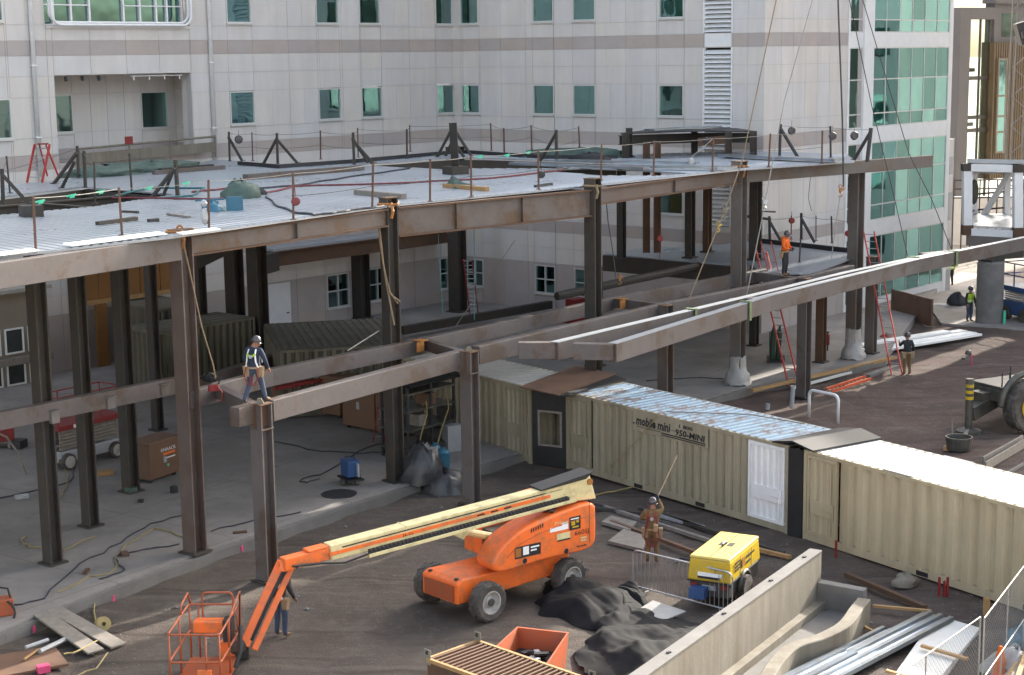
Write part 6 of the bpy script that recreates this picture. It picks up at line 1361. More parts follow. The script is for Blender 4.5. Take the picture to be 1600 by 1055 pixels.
for z0, l0 in ((1.08, .62), (.93, .34)): MB().box(fc.p(Lc + .004, 1.2, z0), fc.y * l0, fc.x * .005, V((0, 0, .05))).build('decal', 'ink', cp)
fc.box(MB(), .28, .9, -.012, .02, .86, .95).build('decal', 'white', cp); fc.box(MB(), .28, .85, -.012, .02, .80, .85).build('decal', 'ink', cp)
MB().box(fc.p(Lc + .004, .88, .93), fc.y * .2, fc.x * .006, V((0, 0, .22))).build('decal', 'brass', cp)
for x0 in (.1, .86): fc.box(MB(), x0, x0 + .16, .03, .07, .55, .66).build('tail_light', 'red', cp)
fc.box(MB(), .38, .74, .03, .07, .5, .62).build('number_plate', 'pale', cp)
for x, s in ((-.02, -1), (Lc + .02, 1)):
    MB().lathe(fc.p(x, 1.05, .34), fc.x * s, [(.16, -.1), (.34, -.1), (.34, .1), (.16, .1)], 20).build('wheel', 'tyre', cp); MB().lathe(fc.p(x, 1.05, .34), fc.x * s, [(.0, .04), (.16, .06), (.18, .1)], 16).build('rim', 'rim', cp)
    MB().tube([fc.p(x, 1.05 + .42 * math.cos(t), .36 + .42 * math.sin(t)) for t in [math.pi * k / 8 for k in range(9)]], .05, 6).build('fender', 'olive', cp, smooth=True)
mb = MB(); mb.bar(fc.p(Lc / 2, Dc - .1, .5), fc.p(Lc / 2, Dc + 1.1, .45), .09, .09); mb.tube([fc.p(Lc / 2 - .25, Dc + .35, 0), fc.p(Lc / 2 - .25, Dc + .35, .5)], .03, 6); mb.build('drawbar', 'olive', cp)
fc.box(MB(), .15, .55, -.28, .02, .34, .6).build('hose_reel', 'blue', cp)
fc.box(MB(), -.012, Lc + .012, -.012, Dc + .012, .70, .735).build('rubber_seal', 'ink', cp)
MB().box(fc.p(Lc * .5 - .01, .12, 1.342), fc.x * .02, fc.y * (Dc - .3), V((0, 0, .004))).build('hood_seam', 'ink', cp)
for y_ in (.75, 1.6): MB().box(fc.p(Lc + .001, y_, .76), fc.y * .015, fc.x * .004, V((0, 0, .48))).build('panel_seam', 'ink', cp)
MB().tube([fc.p(Lc * .5, 1.0, 1.34), fc.p(Lc * .5, 1.0, 1.42), fc.p(Lc * .5, 1.25, 1.42), fc.p(Lc * .5, 1.25, 1.34)], .02, 6).build('lifting_bail', 'olive', cp)
MB().box(fc.p(-.004, .3, .8), fc.y * .5, fc.x * -.004, V((0, 0, .3))).build('side_grille', 'ink', cp)
# ------------------------------------------------------------------ crowd barrier, tarps, bins
a, b = G(989, 922, 0), G(1144, 962, 0); h = 1.08; t = thing('crowd_barrier', 'galvanised crowd barrier standing between the black tarp and the yellow compressor', 'barrier', a)
up = V((0, 0, 1)); dx = (b - a).normalized()
pts = rrect(a + up * .12, b + up * .12, b + up * h, a + up * h, .18); MB().tube(pts, .022, 7, True).build('frame', 'alu', t)
for i in range(22): p = lerp(a, b, (i + 1) / 23); MB().tube([p + up * .12, p + up * h], .009, 5).build('bar', 'alu', t)
for f in (.12, .88): p = lerp(a, b, f); n = V((-dx.y, dx.x, 0)); MB().bar(p - n * .3 + up * .02, p + n * .3 + up * .02, .05, .02).build('foot', 'alu', t); MB().tube([p, p + up * .14], .02, 6).build('foot_post', 'alu', t)
from mathutils import noise as _nz
def tarp(pxs, label, h, seed, m='tarp', nu=60, nv=40, z=0.0):
    """crumpled sheet over a heap, between four ground corners: folds run from a ridged noise"""
    a, b, c, d = [G(x, y, z) for x, y in pxs]; mb = MB(); so_ = V((seed * 7.3, seed * 3.1, seed))
    rdg = lambda p: 1 - abs(_nz.noise(p)) * 2
    for j in range(nv + 1):
        for i in range(nu + 1):
            u, v = i / nu, j / nv; p = lerp(lerp(a, b, u), lerp(d, c, u), v)
            ed = min(1, 6 * min(u, 1 - u)) * min(1, 5 * min(v, 1 - v)); e2 = math.sin(math.pi * u) ** .5 * math.sin(math.pi * v) ** .5
            wq = p + V((_nz.noise(p * 1.1 + so_), _nz.noise(p * 1.1 + so_ * 2), 0)) * .35
            tri = lambda x: abs((x % 1) * 2 - 1)
            m1, m2 = max(0, .5 + _nz.noise(p * .5 + so_)), max(0, .5 + _nz.noise(p * .6 - so_))
            f = h * e2 * (.5 + .55 * _nz.noise(wq * .8 + so_)) + ed * (.20 * m1 * tri(wq.x * .55 + wq.y * .35) + .16 * m2 * tri(wq.x * .5 - wq.y * .75 + .3) + .07 * m1 * tri(wq.x * 1.3 + wq.y * .2 + .2) + .05 * m2 * tri(wq.y * 1.7 - wq.x * .6) + .018 * tri(wq.x * 3.1 + wq.y * 2.2))
            k = 1 - ed
            mb.v.append(p + V((.3 * k * _nz.noise(p * 1.6 + so_), .3 * k * _nz.noise(p * 1.6 + so_ * 3), max(.012, f))))
    for j in range(nv):
        for i in range(nu): mb.face(j * (nu + 1) + i, j * (nu + 1) + i + 1, (j + 1) * (nu + 1) + i + 1, (j + 1) * (nu + 1) + i)
    return one('tarp', mb, m, label, 'tarp', smooth=True)
tarp([(832, 955), (975, 1005), (1012, 940), (868, 900)], 'rolled black tarp heap behind the right rear wheel of the boom lift', .6, 3)
tarp([(895, 1040), (1010, 1085), (1130, 985), (955, 935)], 'largest spread of black tarp, along the near side of the retaining wall', .34, 8, nu=80, nv=50)
tarp([(955, 945), (1010, 950), (1000, 918), (958, 925)], 'small upright fold of black tarp beside the foot of the crowd barrier', .6, 11)
mb = MB(); q = [G(x, y, .16) for x, y in ((985, 960), (1040, 968), (1072, 955), (1020, 938))]; mb.add(q + [p - V((0, 0, .03)) for p in q], [(0, 1, 2, 3), (7, 6, 5, 4), (0, 4, 5, 1), (1, 5, 6, 2), (2, 6, 7, 3), (3, 7, 4, 0)]); one('plywood_sheet', mb, 'plastic', 'pale board lying among the black tarps at the crowd barrier', 'board')
# orange bin
q = [G(x, y, .95) for x, y in ((772, 1012), (846, 1052), (889, 988), (808, 979))]; t = thing('waste_bin', 'open orange steel bin holding scrap, behind the grated box', 'bin', z_(q[0], 0))
cq = sum((V(p) for p in q), V()) / 4
for i, nm in enumerate(('side', 'side', 'side', 'side')):
    p0, p1 = q[i], q[(i + 1) % 4]; e0, e1 = lerp(p0, cq, .06), lerp(p1, cq, .06)
    MB().hexa([z_(lerp(p0, cq, .12), .05), z_(lerp(p1, cq, .12), .05), z_(lerp(p1, cq, .2), .05), z_(lerp(p0, cq, .2), .05), p0, p1, e1, e0]).build(nm, 'orangedk', t)
MB().add([z_(lerp(p, cq, .08), .5) for p in q], [(0, 1, 2, 3)]).build('floor', 'blacksteel', t)
rg = random.Random(5)
for i in range(26): c = z_(lerp(lerp(q[0], q[1], rg.uniform(.2, .8)), lerp(q[3], q[2], rg.uniform(.2, .8)), rg.uniform(.2, .8)), .5 + rg.uniform(0, .12)); MB().cbox(c, rg.uniform(.1, .4), rg.uniform(.05, .15), .05, rg.uniform(0, 3)).build('scrap', rg.choice(['blacksteel', 'rustdk', 'pale', 'blacksteel']), t) if i < 20 else None
# rusty grated box
qt = [G(x, y, 1.25) for x, y in ((668, 1028), (746, 1000), (925, 1062), (858, 1096))]
t = thing('grated_box', 'rusty steel box with a barred lid and lifting lugs, cut off by the lower edge', 'steel box', z_(qt[0], 0)); dn = V((0, 0, -1.2))
for i in range(4): 
    p0, p1 = qt[i], qt[(i + 1) % 4]; MB().bar(p0, p1, .07, .08).build('rim', 'lumber', t); d_ = (p1 - p0).normalized(); n = V((-d_.y, d_.x, 0)); mb = MB(); mb.box(p0 + V((0, 0, -1.2)) + n * -.01, p1 - p0, n * .02, V((0, 0, 1.11))); mb.build('side', 'rust', t)
nb = 24
for i in range(nb): f = (i + .5) / nb; p, q_ = lerp(qt[0], qt[3], f), lerp(qt[1], qt[2], f); MB().bar(p - V((0, 0, .01)), q_ - V((0, 0, .01)), .05, .05).build('grate_bar', 'lumber' if 0 else 'boxbrown', t)
MB().add([p - V((0, 0, .3)) for p in qt], [(0, 1, 2, 3)]).build('inner_floor', 'rustdk', t)
for i in (0, 1, 2):
    p = qt[i]; sx_ = (qt[3] - qt[0]).normalized(); MB().box(p - sx_ * .10 + V((0, -.02, -.15)), sx_ * .2, V((0, .04, 0)), V((0, 0, .34))).build('lifting_lug', 'concwall', t, bevel=.03); MB().lathe(p + V((0, -.03, .12)), (0, 1, 0), [(.0, -.005), (.045, -.005), (.045, .07), (0, .07)], 10).build('lug_hole', 'ink', t)
# ------------------------------------------------------------------ retaining wall with curved kerb
ZW = 1.4
wt = thing('retaining_wall', 'long concrete retaining wall with streaked face and a stepped return at its far end', 'wall', G(1285, 880, 0))
tl = [G(x, y, ZW) for x, y in ((935, 1092), (1266, 860))]; tr_ = [G(x, y, ZW) for x, y in ((975, 1092), (1291, 862))]
wd_ = (tl[1] - tl[0]).normalized(); wn = V((wd_.y, -wd_.x, 0))
a = tl[0]; L_ = (tl[1] - tl[0]).length
MB().box(z_(a, -.3), wd_ * L_, wn * .30, V((0, 0, ZW + .3))).build('stem', 'concwall', wt, bevel=.012)
MB().box(z_(a, ZW + .002) - wn * .015, wd_ * (L_ + .0), wn * .33, V((0, 0, .05))).build('coping', 'conc', wt, bevel=.01)
MB().box(z_(a + wn * .302, -.3), wd_ * (L_ - .25), wn * .22, V((0, 0, .55))).build('footing', 'concwall', wt, bevel=.01)
e0 = a + wd_ * (L_ - .28) + wn * .302
rdv = (G(1364, 918, .7) - G(1292, 905, .7)); rdv.z = 0; 
MB().box(z_(e0, -.3), wd_ * .28, rdv.normalized() * rdv.length, V((0, 0, 1.0))).build('return_wall', 'conc', wt, bevel=.012)
for f in (.25, .5, .74, .93): MB().cbox(z_(a + wd_ * L_ * f + wn * .15, ZW + .052), .09, .07, .03, .8).build('anchor', 'blacksteel', wt)
# curved kerb
cpx = [(1350, 935), (1338, 950), (1318, 975), (1280, 995), (1240, 1008), (1215, 1030), (1195, 1062), (1180, 1100)]
cz = [.62, .6, .56, .52, .5, .48, .46, .44]; cpts = [G(x, y, z) for (x, y), z in zip(cpx, cz)]
sm = []   # smooth the run
for i in range(len(cpts) - 1):
    p0, p1, p2, p3 = cpts[max(0, i - 1)], cpts[i], cpts[i + 1], cpts[min(len(cpts) - 1, i + 2)]
    for k in range(6): u = k / 6; sm.append(.5 * ((2 * p1) + (p2 - p0) * u + (2 * p0 - 5 * p1 + 4 * p2 - p3) * u * u + (3 * p1 - p0 - 3 * p2 + p3) * u ** 3))
sm.append(cpts[-1]); mb = MB()
for i, p in enumerate(sm):
    d = (sm[min(i + 1, len(sm) - 1)] - sm[max(i - 1, 0)]); d.z = 0; d.normalize(); n = V((-d.y, d.x, 0)); w2 = .16
    mb.v += [z_(p + n * w2, -.3), z_(p - n * w2, -.3), z_(p - n * w2, p.z - .02), z_(p - n * (w2 - .02), p.z), z_(p + n * (w2 - .02), p.z), z_(p + n * w2, p.z - .02)]
for i in range(len(sm) - 1):
    for k in range(6): k2 = (k + 1) % 6; mb.face(i * 6 + k, i * 6 + k2, (i + 1) * 6 + k2, (i + 1) * 6 + k)
mb.face(*range(6)); mb.face(*[(len(sm) - 1) * 6 + k for k in range(6)])
one('curved_kerb', mb, 'concwall', 'S-shaped concrete kerb wall curving beside the retaining wall', 'kerb', smooth=False)
mb = MB(); mb.sheet([xy(G(x, y, .06)) for x, y in ((1000, 1110), (1285, 955), (1352, 945), (1320, 985), (1240, 1015), (1190, 1110))], -.1, .06); struct('trough_floor', mb, 'conc')
# ------------------------------------------------------------------ corrugated sheets stack and loose lumber
pA_, pB_ = G(1196, 1062, .2), G(1424, 948, .2); pC_ = G(1492, 966, .2)
sd_ = (pB_ - pA_).normalized(); wv_ = (pC_ - pB_)
for k, (f0, f1_, s0, s1, z0, lb) in enumerate(((0, .55, -.3, .75, .1, 'lower stack of corrugated metal sheets nearest the curved kerb'), (.28, 1.0, .0, 1.0, .16, 'widest upper stack of corrugated metal sheets on the right foreground'), (.1, .62, -.5, .42, .2, 'short corrugated metal sheets overlapping at the lower edge'))):
    L_ = (pB_ - pA_).length; o = pA_ + wv_ * f0 + sd_ * L_ * s0; e = pA_ + wv_ * f0 + sd_ * L_ * s1; w0 = (wv_ * (f1_ - f0)); mb = MB(); n = max(2, int(w0.length / .22))
    o.z = e.z = z0; w0.z = 0; pr = []
    for i in range(n):
        for a_, h_ in ((0, 0), (.4, 0), (.5, .07), (.9, .07)): pr.append(((i + a_) / n, h_))
    pr.append((1, 0)); b0 = len(mb.v)
    for dz in (0, -.012):
        for f, h_ in pr: mb.v += [o + w0 * f + V((0, 0, h_ + dz)), e + w0 * f + V((0, 0, h_ + dz))]
    m_ = len(pr)
    for L0 in (0, m_):
        for i in range(m_ - 1): q0_ = 2 * (L0 + i); mb.face(q0_, q0_ + 1, q0_ + 3, q0_ + 2)
    one('corrugated_sheet', mb, 'galv', lb, 'metal sheet')
def lum(a, b, wd, h, m, label, name='lumber_plank', z=.12): p, q = G(*a, z), G(*b, z); mb = MB(); mb.bar(p, q, wd, h); return one(name, mb, m, label, 'lumber')
lum((1322, 894), (1446, 946), .14, .12, 'rust', 'longest brown timber lying between the retaining wall and the white roofed container', z=.14)
lum((1364, 945), (1455, 953), .08, .06, 'lumber', 'thin lumber along the far end of the corrugated sheets', z=.2)
lum((1440, 1007), (1512, 1028), .09, .06, 'lumber', 'orange stake lying on the pale pavement strip, the farther one', z=.25)
lum((1385, 1046), (1440, 1062), .09, .06, 'lumber', 'orange stake lying on the pale pavement strip, the nearer one', z=.25)
lum((1290, 1010), (1330, 1020), .09, .06, 'lumber', 'short stake poking out under the corrugated sheets', z=.12)
lum((1345, 975), (1365, 985), .08, .05, 'lumber', 'short stake by the end of the curved kerb', z=.12)
lump(G(1414, 914, 0), .36, .3, .3, 'concwall', 'rock', 'pale rock lying under the white roofed container', 'rock', 31, 9, .22)
for i, (x, y, hh) in enumerate(((1306, 872, .5), (1467, 932, .5), (1475, 932, .4), (1480, 932, .5))):
    mb = MB(); c = G(x, y, 0); mb.cbox(c, .05, .05, hh, .3); one('survey_stake', mb, 'red', ['red survey stake by the end of the retaining wall', 'left of three red survey stakes under the white roofed container', 'middle and shortest of three red survey stakes under the white roofed container', 'right of three red survey stakes under the white roofed container'][i], 'stake')
mb = MB(); mb.cbox(G(1541, 962, 0), .12, .12, .45, .4); one('wooden_post', mb, 'lumber', 'short wooden post at the foot of the chain link fence', 'post')
# timbers along the containers
for i, (a, b, m) in enumerate((((930, 792), (1000, 800), 'rustdk'), ((945, 790), (1120, 846), 'greylumber'), ((1000, 792), (1225, 862), 'rustdk'), ((955, 812), (1085, 860), 'plywood'), ((1150, 848), (1235, 868), 'lumber'), ((1020, 800), (1100, 822), 'pale'))): lum(a, b, .12, .1, m, f'{nth(i)} timber lying along the foot of the lettered container, counted from the left')
mb = MB(); q = [G(x, y, .1) for x, y in ((950, 845), (1005, 858), (1012, 838), (975, 826))]; mb.add(q + [p - V((0, 0, .09)) for p in q], [(0, 1, 2, 3), (7, 6, 5, 4), (0, 4, 5, 1), (1, 5, 6, 2), (2, 6, 7, 3), (3, 7, 4, 0)]); one('pallet', mb, 'greylumber', 'flat grey pallet on the dirt left of the welder in a brown jacket', 'pallet')
mb = MB(); q = [G(x, y, .1) for x, y in ((940, 815), (985, 828), (995, 815), (955, 805))]; mb.add(q + [p - V((0, 0, .09)) for p in q], [(0, 1, 2, 3), (7, 6, 5, 4), (0, 4, 5, 1), (1, 5, 6, 2), (2, 6, 7, 3), (3, 7, 4, 0)]); one('plywood_sheet', mb, 'greylumber', 'grey board lying behind the flat pallet', 'board')
for i, (px, m, lb) in enumerate((([(920, 782), (960, 800), (1000, 805), (1090, 838), (1180, 850)], 'hose', 'dark hose along the foot of the lettered container'), ([(925, 775), (960, 768), (1000, 758)], 'hoseyel', 'yellow cord at the tail of the boom lift'), ([(1055, 880), (1062, 872), (1090, 880), (1120, 905)], 'hose', 'black hose at the foot of the compressor'))): mb = MB(); mb.tube(wiggle([G(x, y, .05) for x, y in px], .08, 4), .03, 5); one('hose', mb, m, lb, 'hose')
line([f1.p(4.6, .3, 2.66), f1.p(6.6, 1.9, 2.68), f1.p(8.6, 2.2, 2.68)], .018, 'rope', 'rope', 'pale rope lying across the rust streaked blue roof', 'rope')
line([f1.p(4.6, .0, 2.64), f1.p(3.6, -.06, 1.6), f1.p(2.2, -.1, .4)], .014, 'hoseyel', 'rope', 'thin yellow rope hanging down the side of the lettered container', 'rope')
# loose stones and rubble
rg = random.Random(12); mbs = MB()
for i in range(1300):
    x, y = rg.choice(((rg.uniform(380, 660), rg.uniform(850, 1060)), (rg.uniform(440, 800), rg.uniform(770, 860)), (rg.uniform(900, 1240), rg.uniform(780, 930)), (rg.uniform(1260, 1560), rg.uniform(560, 680)), (rg.uniform(1290, 1560), rg.uniform(900, 1050)), (rg.uniform(80, 400), rg.uniform(940, 1060))))
    p = G(x, y, 0); p.z = gz(p.x, p.y); r = rg.uniform(.008, .032) * (2.4 if rg.random() < .05 else 1); mbs.ball(p + V((0, 0, r * .2)), r, 5, rg.uniform(.8, 1.4), rg.uniform(.8, 1.4), .7)
o = mbs.build('gravel', 'pier'); o['kind'] = 'stuff'; tag(o, 'loose pebbles and rubble scattered over the dirt', 'gravel')
# ------------------------------------------------------------------ ladders and things by the frame on the right
a = G(1242, 606, 0); tpz = D(1209, 470, a.y + 1.5); d_ = (tpz - a).normalized()
ladder('extension_ladder', a, a + d_ * ((tpz - a).length + 2.2), .46, 'redladder', 'red ladder leaning on the frame below the worker in an orange hoodie', side=V((.86, -.5, 0)))
a = G(1402, 586, 0); tpz = D(1358, 362, a.y + 2.0)
ladder('extension_ladder', a, tpz, .46, 'redladder', 'tall red ladder leaning on the frame beside the worker in a dark jacket', side=V((.9, -.42, 0)))
a = G(1208, 424, 4.75); ladder('ladder_top', a, D(1197, 378, a.y + .4), .42, 'redladder', 'two red ladder rails rising left of the worker in an orange hoodie', side=V((1, -.2, 0)), rungs=2)
a, b = G(1292, 612, .1), G(1357, 596, .1); sdv = (G(1308, 618, .1) - G(1283, 607, .1)).normalized()
ladder('extension_ladder', lerp(G(1283, 607, .1), G(1308, 617, .1), .5), lerp(G(1350, 590, .1), G(1363, 594, .1), .5), .5, 'orangeladder', 'orange ladder lying flat on the red dirt', side=sdv)
# oxygen cart
c = G(1211, 566, .3); t = thing('gas_cylinder_cart', 'wheeled cart with a dark green gas cylinder behind the leaning red ladder', 'cart', c)
for dx in (-.13, .13): MB().lathe(c + V((dx, .1, .1)), V((.05, .0, 1)), [(0, 0), (.12, 0), (.12, 1.2), (.06, 1.35), (.04, 1.5), (0, 1.5)], 12).build('gas_cylinder', 'oxy', t)
for dx in (-.32, .32): MB().lathe(c + V((dx, -.15, .17)), (1, 0, 0), [(.06, -.05), (.17, -.05), (.17, .05), (.06, .05)], 14).build('wheel', 'tyre', t); MB().lathe(c + V((dx, -.15, .17)), (1, 0, 0), [(0, -.052), (.09, -.052), (.09, .052), (0, .052)], 12).build('rim', 'concwall', t)
MB().cbox(c + V((0, -.05, .05)), .6, .35, .05).build('tray', 'blacksteel', t); MB().tube([c + V((-.2, .2, .1)), c + V((-.2, .3, 1.3)), c + V((.2, .3, 1.3)), c + V((.2, .2, .1))], .02, 6).build('handle', 'blacksteel', t)
c = G(1293, 548, .3); t = thing('fire_extinguisher', 'red fire extinguisher beside the rust brown lower column', 'fire extinguisher', c); MB().lathe(c + V((0, 0, .25)), (0, 0, 1), [(0, 0), (.09, .02), (.09, .45), (.04, .52), (.03, .58)], 12).build('bottle', 'red', t); MB().tube([c, c + V((0, 0, .3))], .03, 6).build('stand', 'blacksteel', t); MB().cbox(c + V((0, 0, .82)), .12, .05, .05).build('nozzle', 'ink', t)
# pale timber and white pipe beside the lower column row
lum((1175, 608), (1400, 556), .16, .12, 'lumber', 'long timber form along the slab edge on the right', z=.32)
lum((1240, 604), (1385, 565), .1, .1, 'conclight', 'pale form board below the long timber form on the right', z=.12)
lum((1355, 585), (1400, 570), .3, .16, 'conc', 'short concrete block at the foot of the tall red ladder', 'kerb_block', z=.1)
c = G(1237, 638, 0); mb = MB(); mb.tube([c, D(1239, 603, c.y)], .09, 10); one('white_pipe', mb, 'pale', 'upright pale pipe left of the column beside the white hoop', 'pipe')
c = G(1199, 640, 0); mb = MB(); mb.tube([c, D(1200, 631, c.y)], .09, 10); one('white_pipe', mb, 'pale', 'short pale pipe stub behind the rust streaked blue roof', 'pipe')
A0, A1 = G(1264, 652, 0), G(1309, 662, 0); h0 = V((0, 0, .85)); m0 = (A1 - A0).normalized()
mb = MB(); mb.tube([A0] + arc(A0 + h0 + m0 * .2, -m0, V((0, 0, 1)), .2, 0, math.pi / 2, 5) + arc(A1 + h0 - m0 * .2, V((0, 0, 1)), m0, .2, 0, math.pi / 2, 5) + [A1], .06, 10); one('hoop_barrier', mb, 'whitepaint', 'white steel hoop barrier behind the joint of the two right containers', 'barrier', smooth=True)
# stack of bright metal studs
for i, (a, b, o) in enumerate((((1338, 545), (1505, 518), 0), ((1345, 548), (1520, 521), .1), ((1375, 548), (1528, 523), .05), ((1340, 541), (1480, 519), .2))):
    p, q = G(*a, .1 + o), G(*b, .1 + o); mb = MB(); mb.bar(p + V((0, 0, .08)), q + V((0, 0, .08)), .5, .1); one('metal_stud', mb, 'galvbright', f'{nth(i)} bundle of shiny metal studs lying on the red dirt, counted from the nearest', 'metal studs')
lump(G(1385, 536, 0), .5, .4, .4, 'red', 'red_bag', 'small dark red bag beside the bundles of shiny studs', 'bag', 41, 10)
lum((1405, 540), (1445, 533), .5, .15, 'blacksteel', 'dark mat on the red dirt in front of the shiny studs', 'mat', z=.05)
c = G(1513, 556, 0); mb = MB(); mb.ball(c + V((0, 0, .12)), .16, 8); mb.bar(c + V((0, 0, .1)), c + V((-.5, -1.0, .08)), .15, .1); one('pipe_joint', mb, 'olive', 'dark pipe piece lying on the red dirt beside a pink stake', 'pipe')  # the bar is the cast shadow of the ball, built as a dark solid
mb = MB(); mb.cbox(G(1518, 572, 0), .06, .06, .5); one('survey_stake', mb, 'pink', 'pink survey stake alone on the red dirt at the right', 'stake')
mb = MB(); a, b = G(1393, 492, 0), G(1456, 510, 0); mb.bar(a + V((0, 0, 1.35)), b + V((0, 0, 1.35)), .1, 1.35); one('plywood_board', mb, 'plywood', 'brown plywood panel standing in front of the glass wall', 'panel')
lump(G(1472, 478, 0), .8, .5, .12, 'plastic', 'plastic_heap', 'flat pale plastic on the pavement by the glass wall', 'tarp', 43, 12)
lump(G(1496, 478, 0), .55, .4, .6, 'blacksteel', 'equipment_heap', 'dark tangled equipment left of the concrete pier', 'equipment', 44, 12, .35)
# concrete pier
PC = G(1545, 505, 0); t = thing('concrete_pier', 'round concrete pier under the right end of the sunlit beams', 'pier', PC)
MB().lathe(PC, (0, 0, 1), [(.66, 0), (.66, 3.05), (.62, 3.12), (.58, 3.15), (0, 3.15)], 36).build('shaft', 'pier', t, smooth=False)
MB().cbox(PC + V((0, 0, 3.15)), 1.0, .9, .1, .6).build('bearing_plate', 'rustdk', t); MB().lathe(PC + V((.62, -.5, 0)), (0, 0, 1), [(0, 0), (.07, 0), (.07, .7), (0, .7)], 10).build('green_pipe', 'mint', t)
MB().cbox(PC + V((.5, 0, 3.25)), 2.4, .45, .55, .35).build('bearing_beam', 'rustdk', t)
# white tower frame
def wp(x, y, Y): return D(x, y, Y)
Yt = 82.5
t = thing('white_steel_tower', 'white painted steel frame with a diagonal brace, standing at the right edge', 'steel frame', wp(1510, 362, Yt))
cs = [(1511, 364, 256), (1590, 368, 258)]
fcol = [(wp(x, yb, Yt - (0 if i == 0 else 1.2)), wp(x, yt, Yt - (0 if i == 0 else 1.2))) for i, (x, yb, yt) in enumerate(cs)]
bcol = [(p + V((.6, 5.5, 0)), q + V((.6, 5.5, 0))) for p, q in fcol]; bcol = [(wp(1522, 345, 88), wp(1522, 262, 88)), (wp(1573, 345, 87), wp(1574, 262, 87))]
for p, q in fcol: MB().bar(p, q, .42, .42, (0, 1, 0), top=False).build('column', 'whitepaint', t); MB().cbox(p + V((0, 0, -.1)), .5, .5, .5).build('joint', 'rust', t); MB().cbox(q + V((0, 0, -.35)), .5, .5, .36).build('joint', 'rustdk', t)
for p, q in bcol: MB().bar(p, q, .3, .3, (0, 1, 0), top=False).build('column', 'whitepaint', t)
for k in (0, 1):
    dz = V((0, 0, .0 if k else .25)); z = lambda i, c_: (c_[i][1] if k else c_[i][0]) + dz
    MB().bar(z(0, fcol), z(1, fcol), .3, .36).build('beam', 'whitepaint', t); MB().bar(z(0, fcol), z(0, bcol), .3, .3).build('beam', 'whitepaint', t); MB().bar(z(1, fcol), z(1, bcol), .3, .3).build('beam', 'whitepaint', t); MB().bar(z(0, bcol), z(1, bcol), .3, .3).build('beam', 'whitepaint', t)
MB().bar(bcol[0][0] + V((.2, -.3, .2)), bcol[1][1] + V((0, -.3, -.1)), .3, .25).build('diagonal_brace', 'whitepaint', t)
MB().hexa([fcol[0][0] + V((0, 0, .3)), fcol[1][0] + V((0, 0, .3)), bcol[1][0] + V((0, 0, .3)), bcol[0][0] + V((0, 0, .3))] + [p + V((0, 0, .38)) for p in (fcol[0][0], fcol[1][0], bcol[1][0], bcol[0][0])]).build('floor_deck', 'deck', t)
q = [fcol[0][1], fcol[1][1] + V((1.5, -.6, 0)), bcol[1][1] + V((1.5, 0, 0)), bcol[0][1]]; MB().hexa([p + V((0, 0, .05)) for p in q] + [p + V((0, 0, .25)) for p in q]).build('roof_deck', 'pale', t)
for f in (.45, .75): MB().tube([lerp(*bcol[0], f - .25), lerp(*bcol[1], f - .2)], .05, 6).build('rail', 'rustdk', t); MB().tube([lerp(*fcol[0], f - .25) + V((0, .5, 0)), lerp(*bcol[0], f - .25), ], .05, 6).build('rail', 'rustdk', t)
MB().ball(wp(1522, 300, 84), .35, 10, .7, .7, 1.9).build('machine_head', 'olive', t)
MB().bar(fcol[0][0] + V((0, 0, -.12)), fcol[1][0] + V((0, 0, -.12)), .3, .5).build('base_beam', 'primer_dk', t)
# blue boom machine at the right edge
c = G(1600, 502, 0); t = thing('blue_scissor_lift', 'blue scissor lift at the right edge beside the round pier', 'scissor lift', c); fb = Fr(G(1562, 497, 0), G(1660, 520, 0), (0, 1, 0))
fb.box(MB(), 0, fb.L, 0, 1.8, .3, 1.0).build('chassis', 'blue', t, bevel=.03); fb.box(MB(), 0, fb.L, 0, 1.8, 1.5, 1.75).build('platform', 'blue', t)
for i in range(4): fb.box(MB(), .1, fb.L - .1, .2, .3, 1.02 + i * .11, 1.1 + i * .11).build('scissor_arm', 'pale', t)
for z in (2.3, 2.9): MB().tube([fb.p(.05, .05, z), fb.p(fb.L, .05, z), fb.p(fb.L, 1.7, z), fb.p(.05, 1.7, z)], .035, 6, True).build('rail', 'blue', t)
for x in (.05, 1.0, 2.0): MB().tube([fb.p(x, .05, 1.75), fb.p(x, .05, 2.9)], .035, 6).build('rail_post', 'blue', t)
for x in (.5, 2.0): MB().lathe(fb.p(x, 0, .35), fb.y, [(.1, -.12), (.35, -.12), (.35, .12), (.1, .12)], 18).build('wheel', 'tyre', t)
# rough terrain crane, mostly out of frame
CW = G(1603, 676, 0); t = thing('mobile_crane', 'olive grey mobile crane with a huge tyre and yellow hub', 'crane', CW)
wc = V((CW.x + .02, CW.y + .05, .98)); wheel(wc, V((.45, -.89, 0)), .98, .6, t, .5, None, 26)
MB().lathe(wc, V((.45, -.89, 0)), [(.0, .22), (.2, .23), (.34, .2), (.5, .3), (.52, .3)], 24).build('rim', 'yellow', t); MB().lathe(wc, V((.45, -.89, 0)), [(.0, .3), (.14, .3), (.14, .23)], 14).build('hub', 'olive', t)
cx = V((.89, .45, 0)); cy = V((-.45, .89, 0))
MB().tube([wc + cx * math.cos(a) * 1.15 + V((0, 0, math.sin(a) * 1.15)) + cy * .1 for a in [math.pi * (.98 - k * .09) for k in range(12)]], .12, 6).build('fender', 'olive', t)
cb = V((wc.x, wc.y, 0)); kk = lambda x, y, z: cb + cx * x + cy * y + V((0, 0, z))
MB().box(kk(-.5, .6, .8), cx * 6, cy * 1.8, V((0, 0, .75))).build('chassis', 'olive', t, bevel=.03)
MB().box(kk(-.85, .35, 1.55), cx * 1.7, cy * 1.2, V((0, 0, .10))).build('deck_plate', 'olive', t, bevel=.02); MB().box(kk(-.9, .4, 1.1), cx * .5, cy * 1.1, V((0, 0, .44))).build('step_box', 'olive', t, bevel=.02)
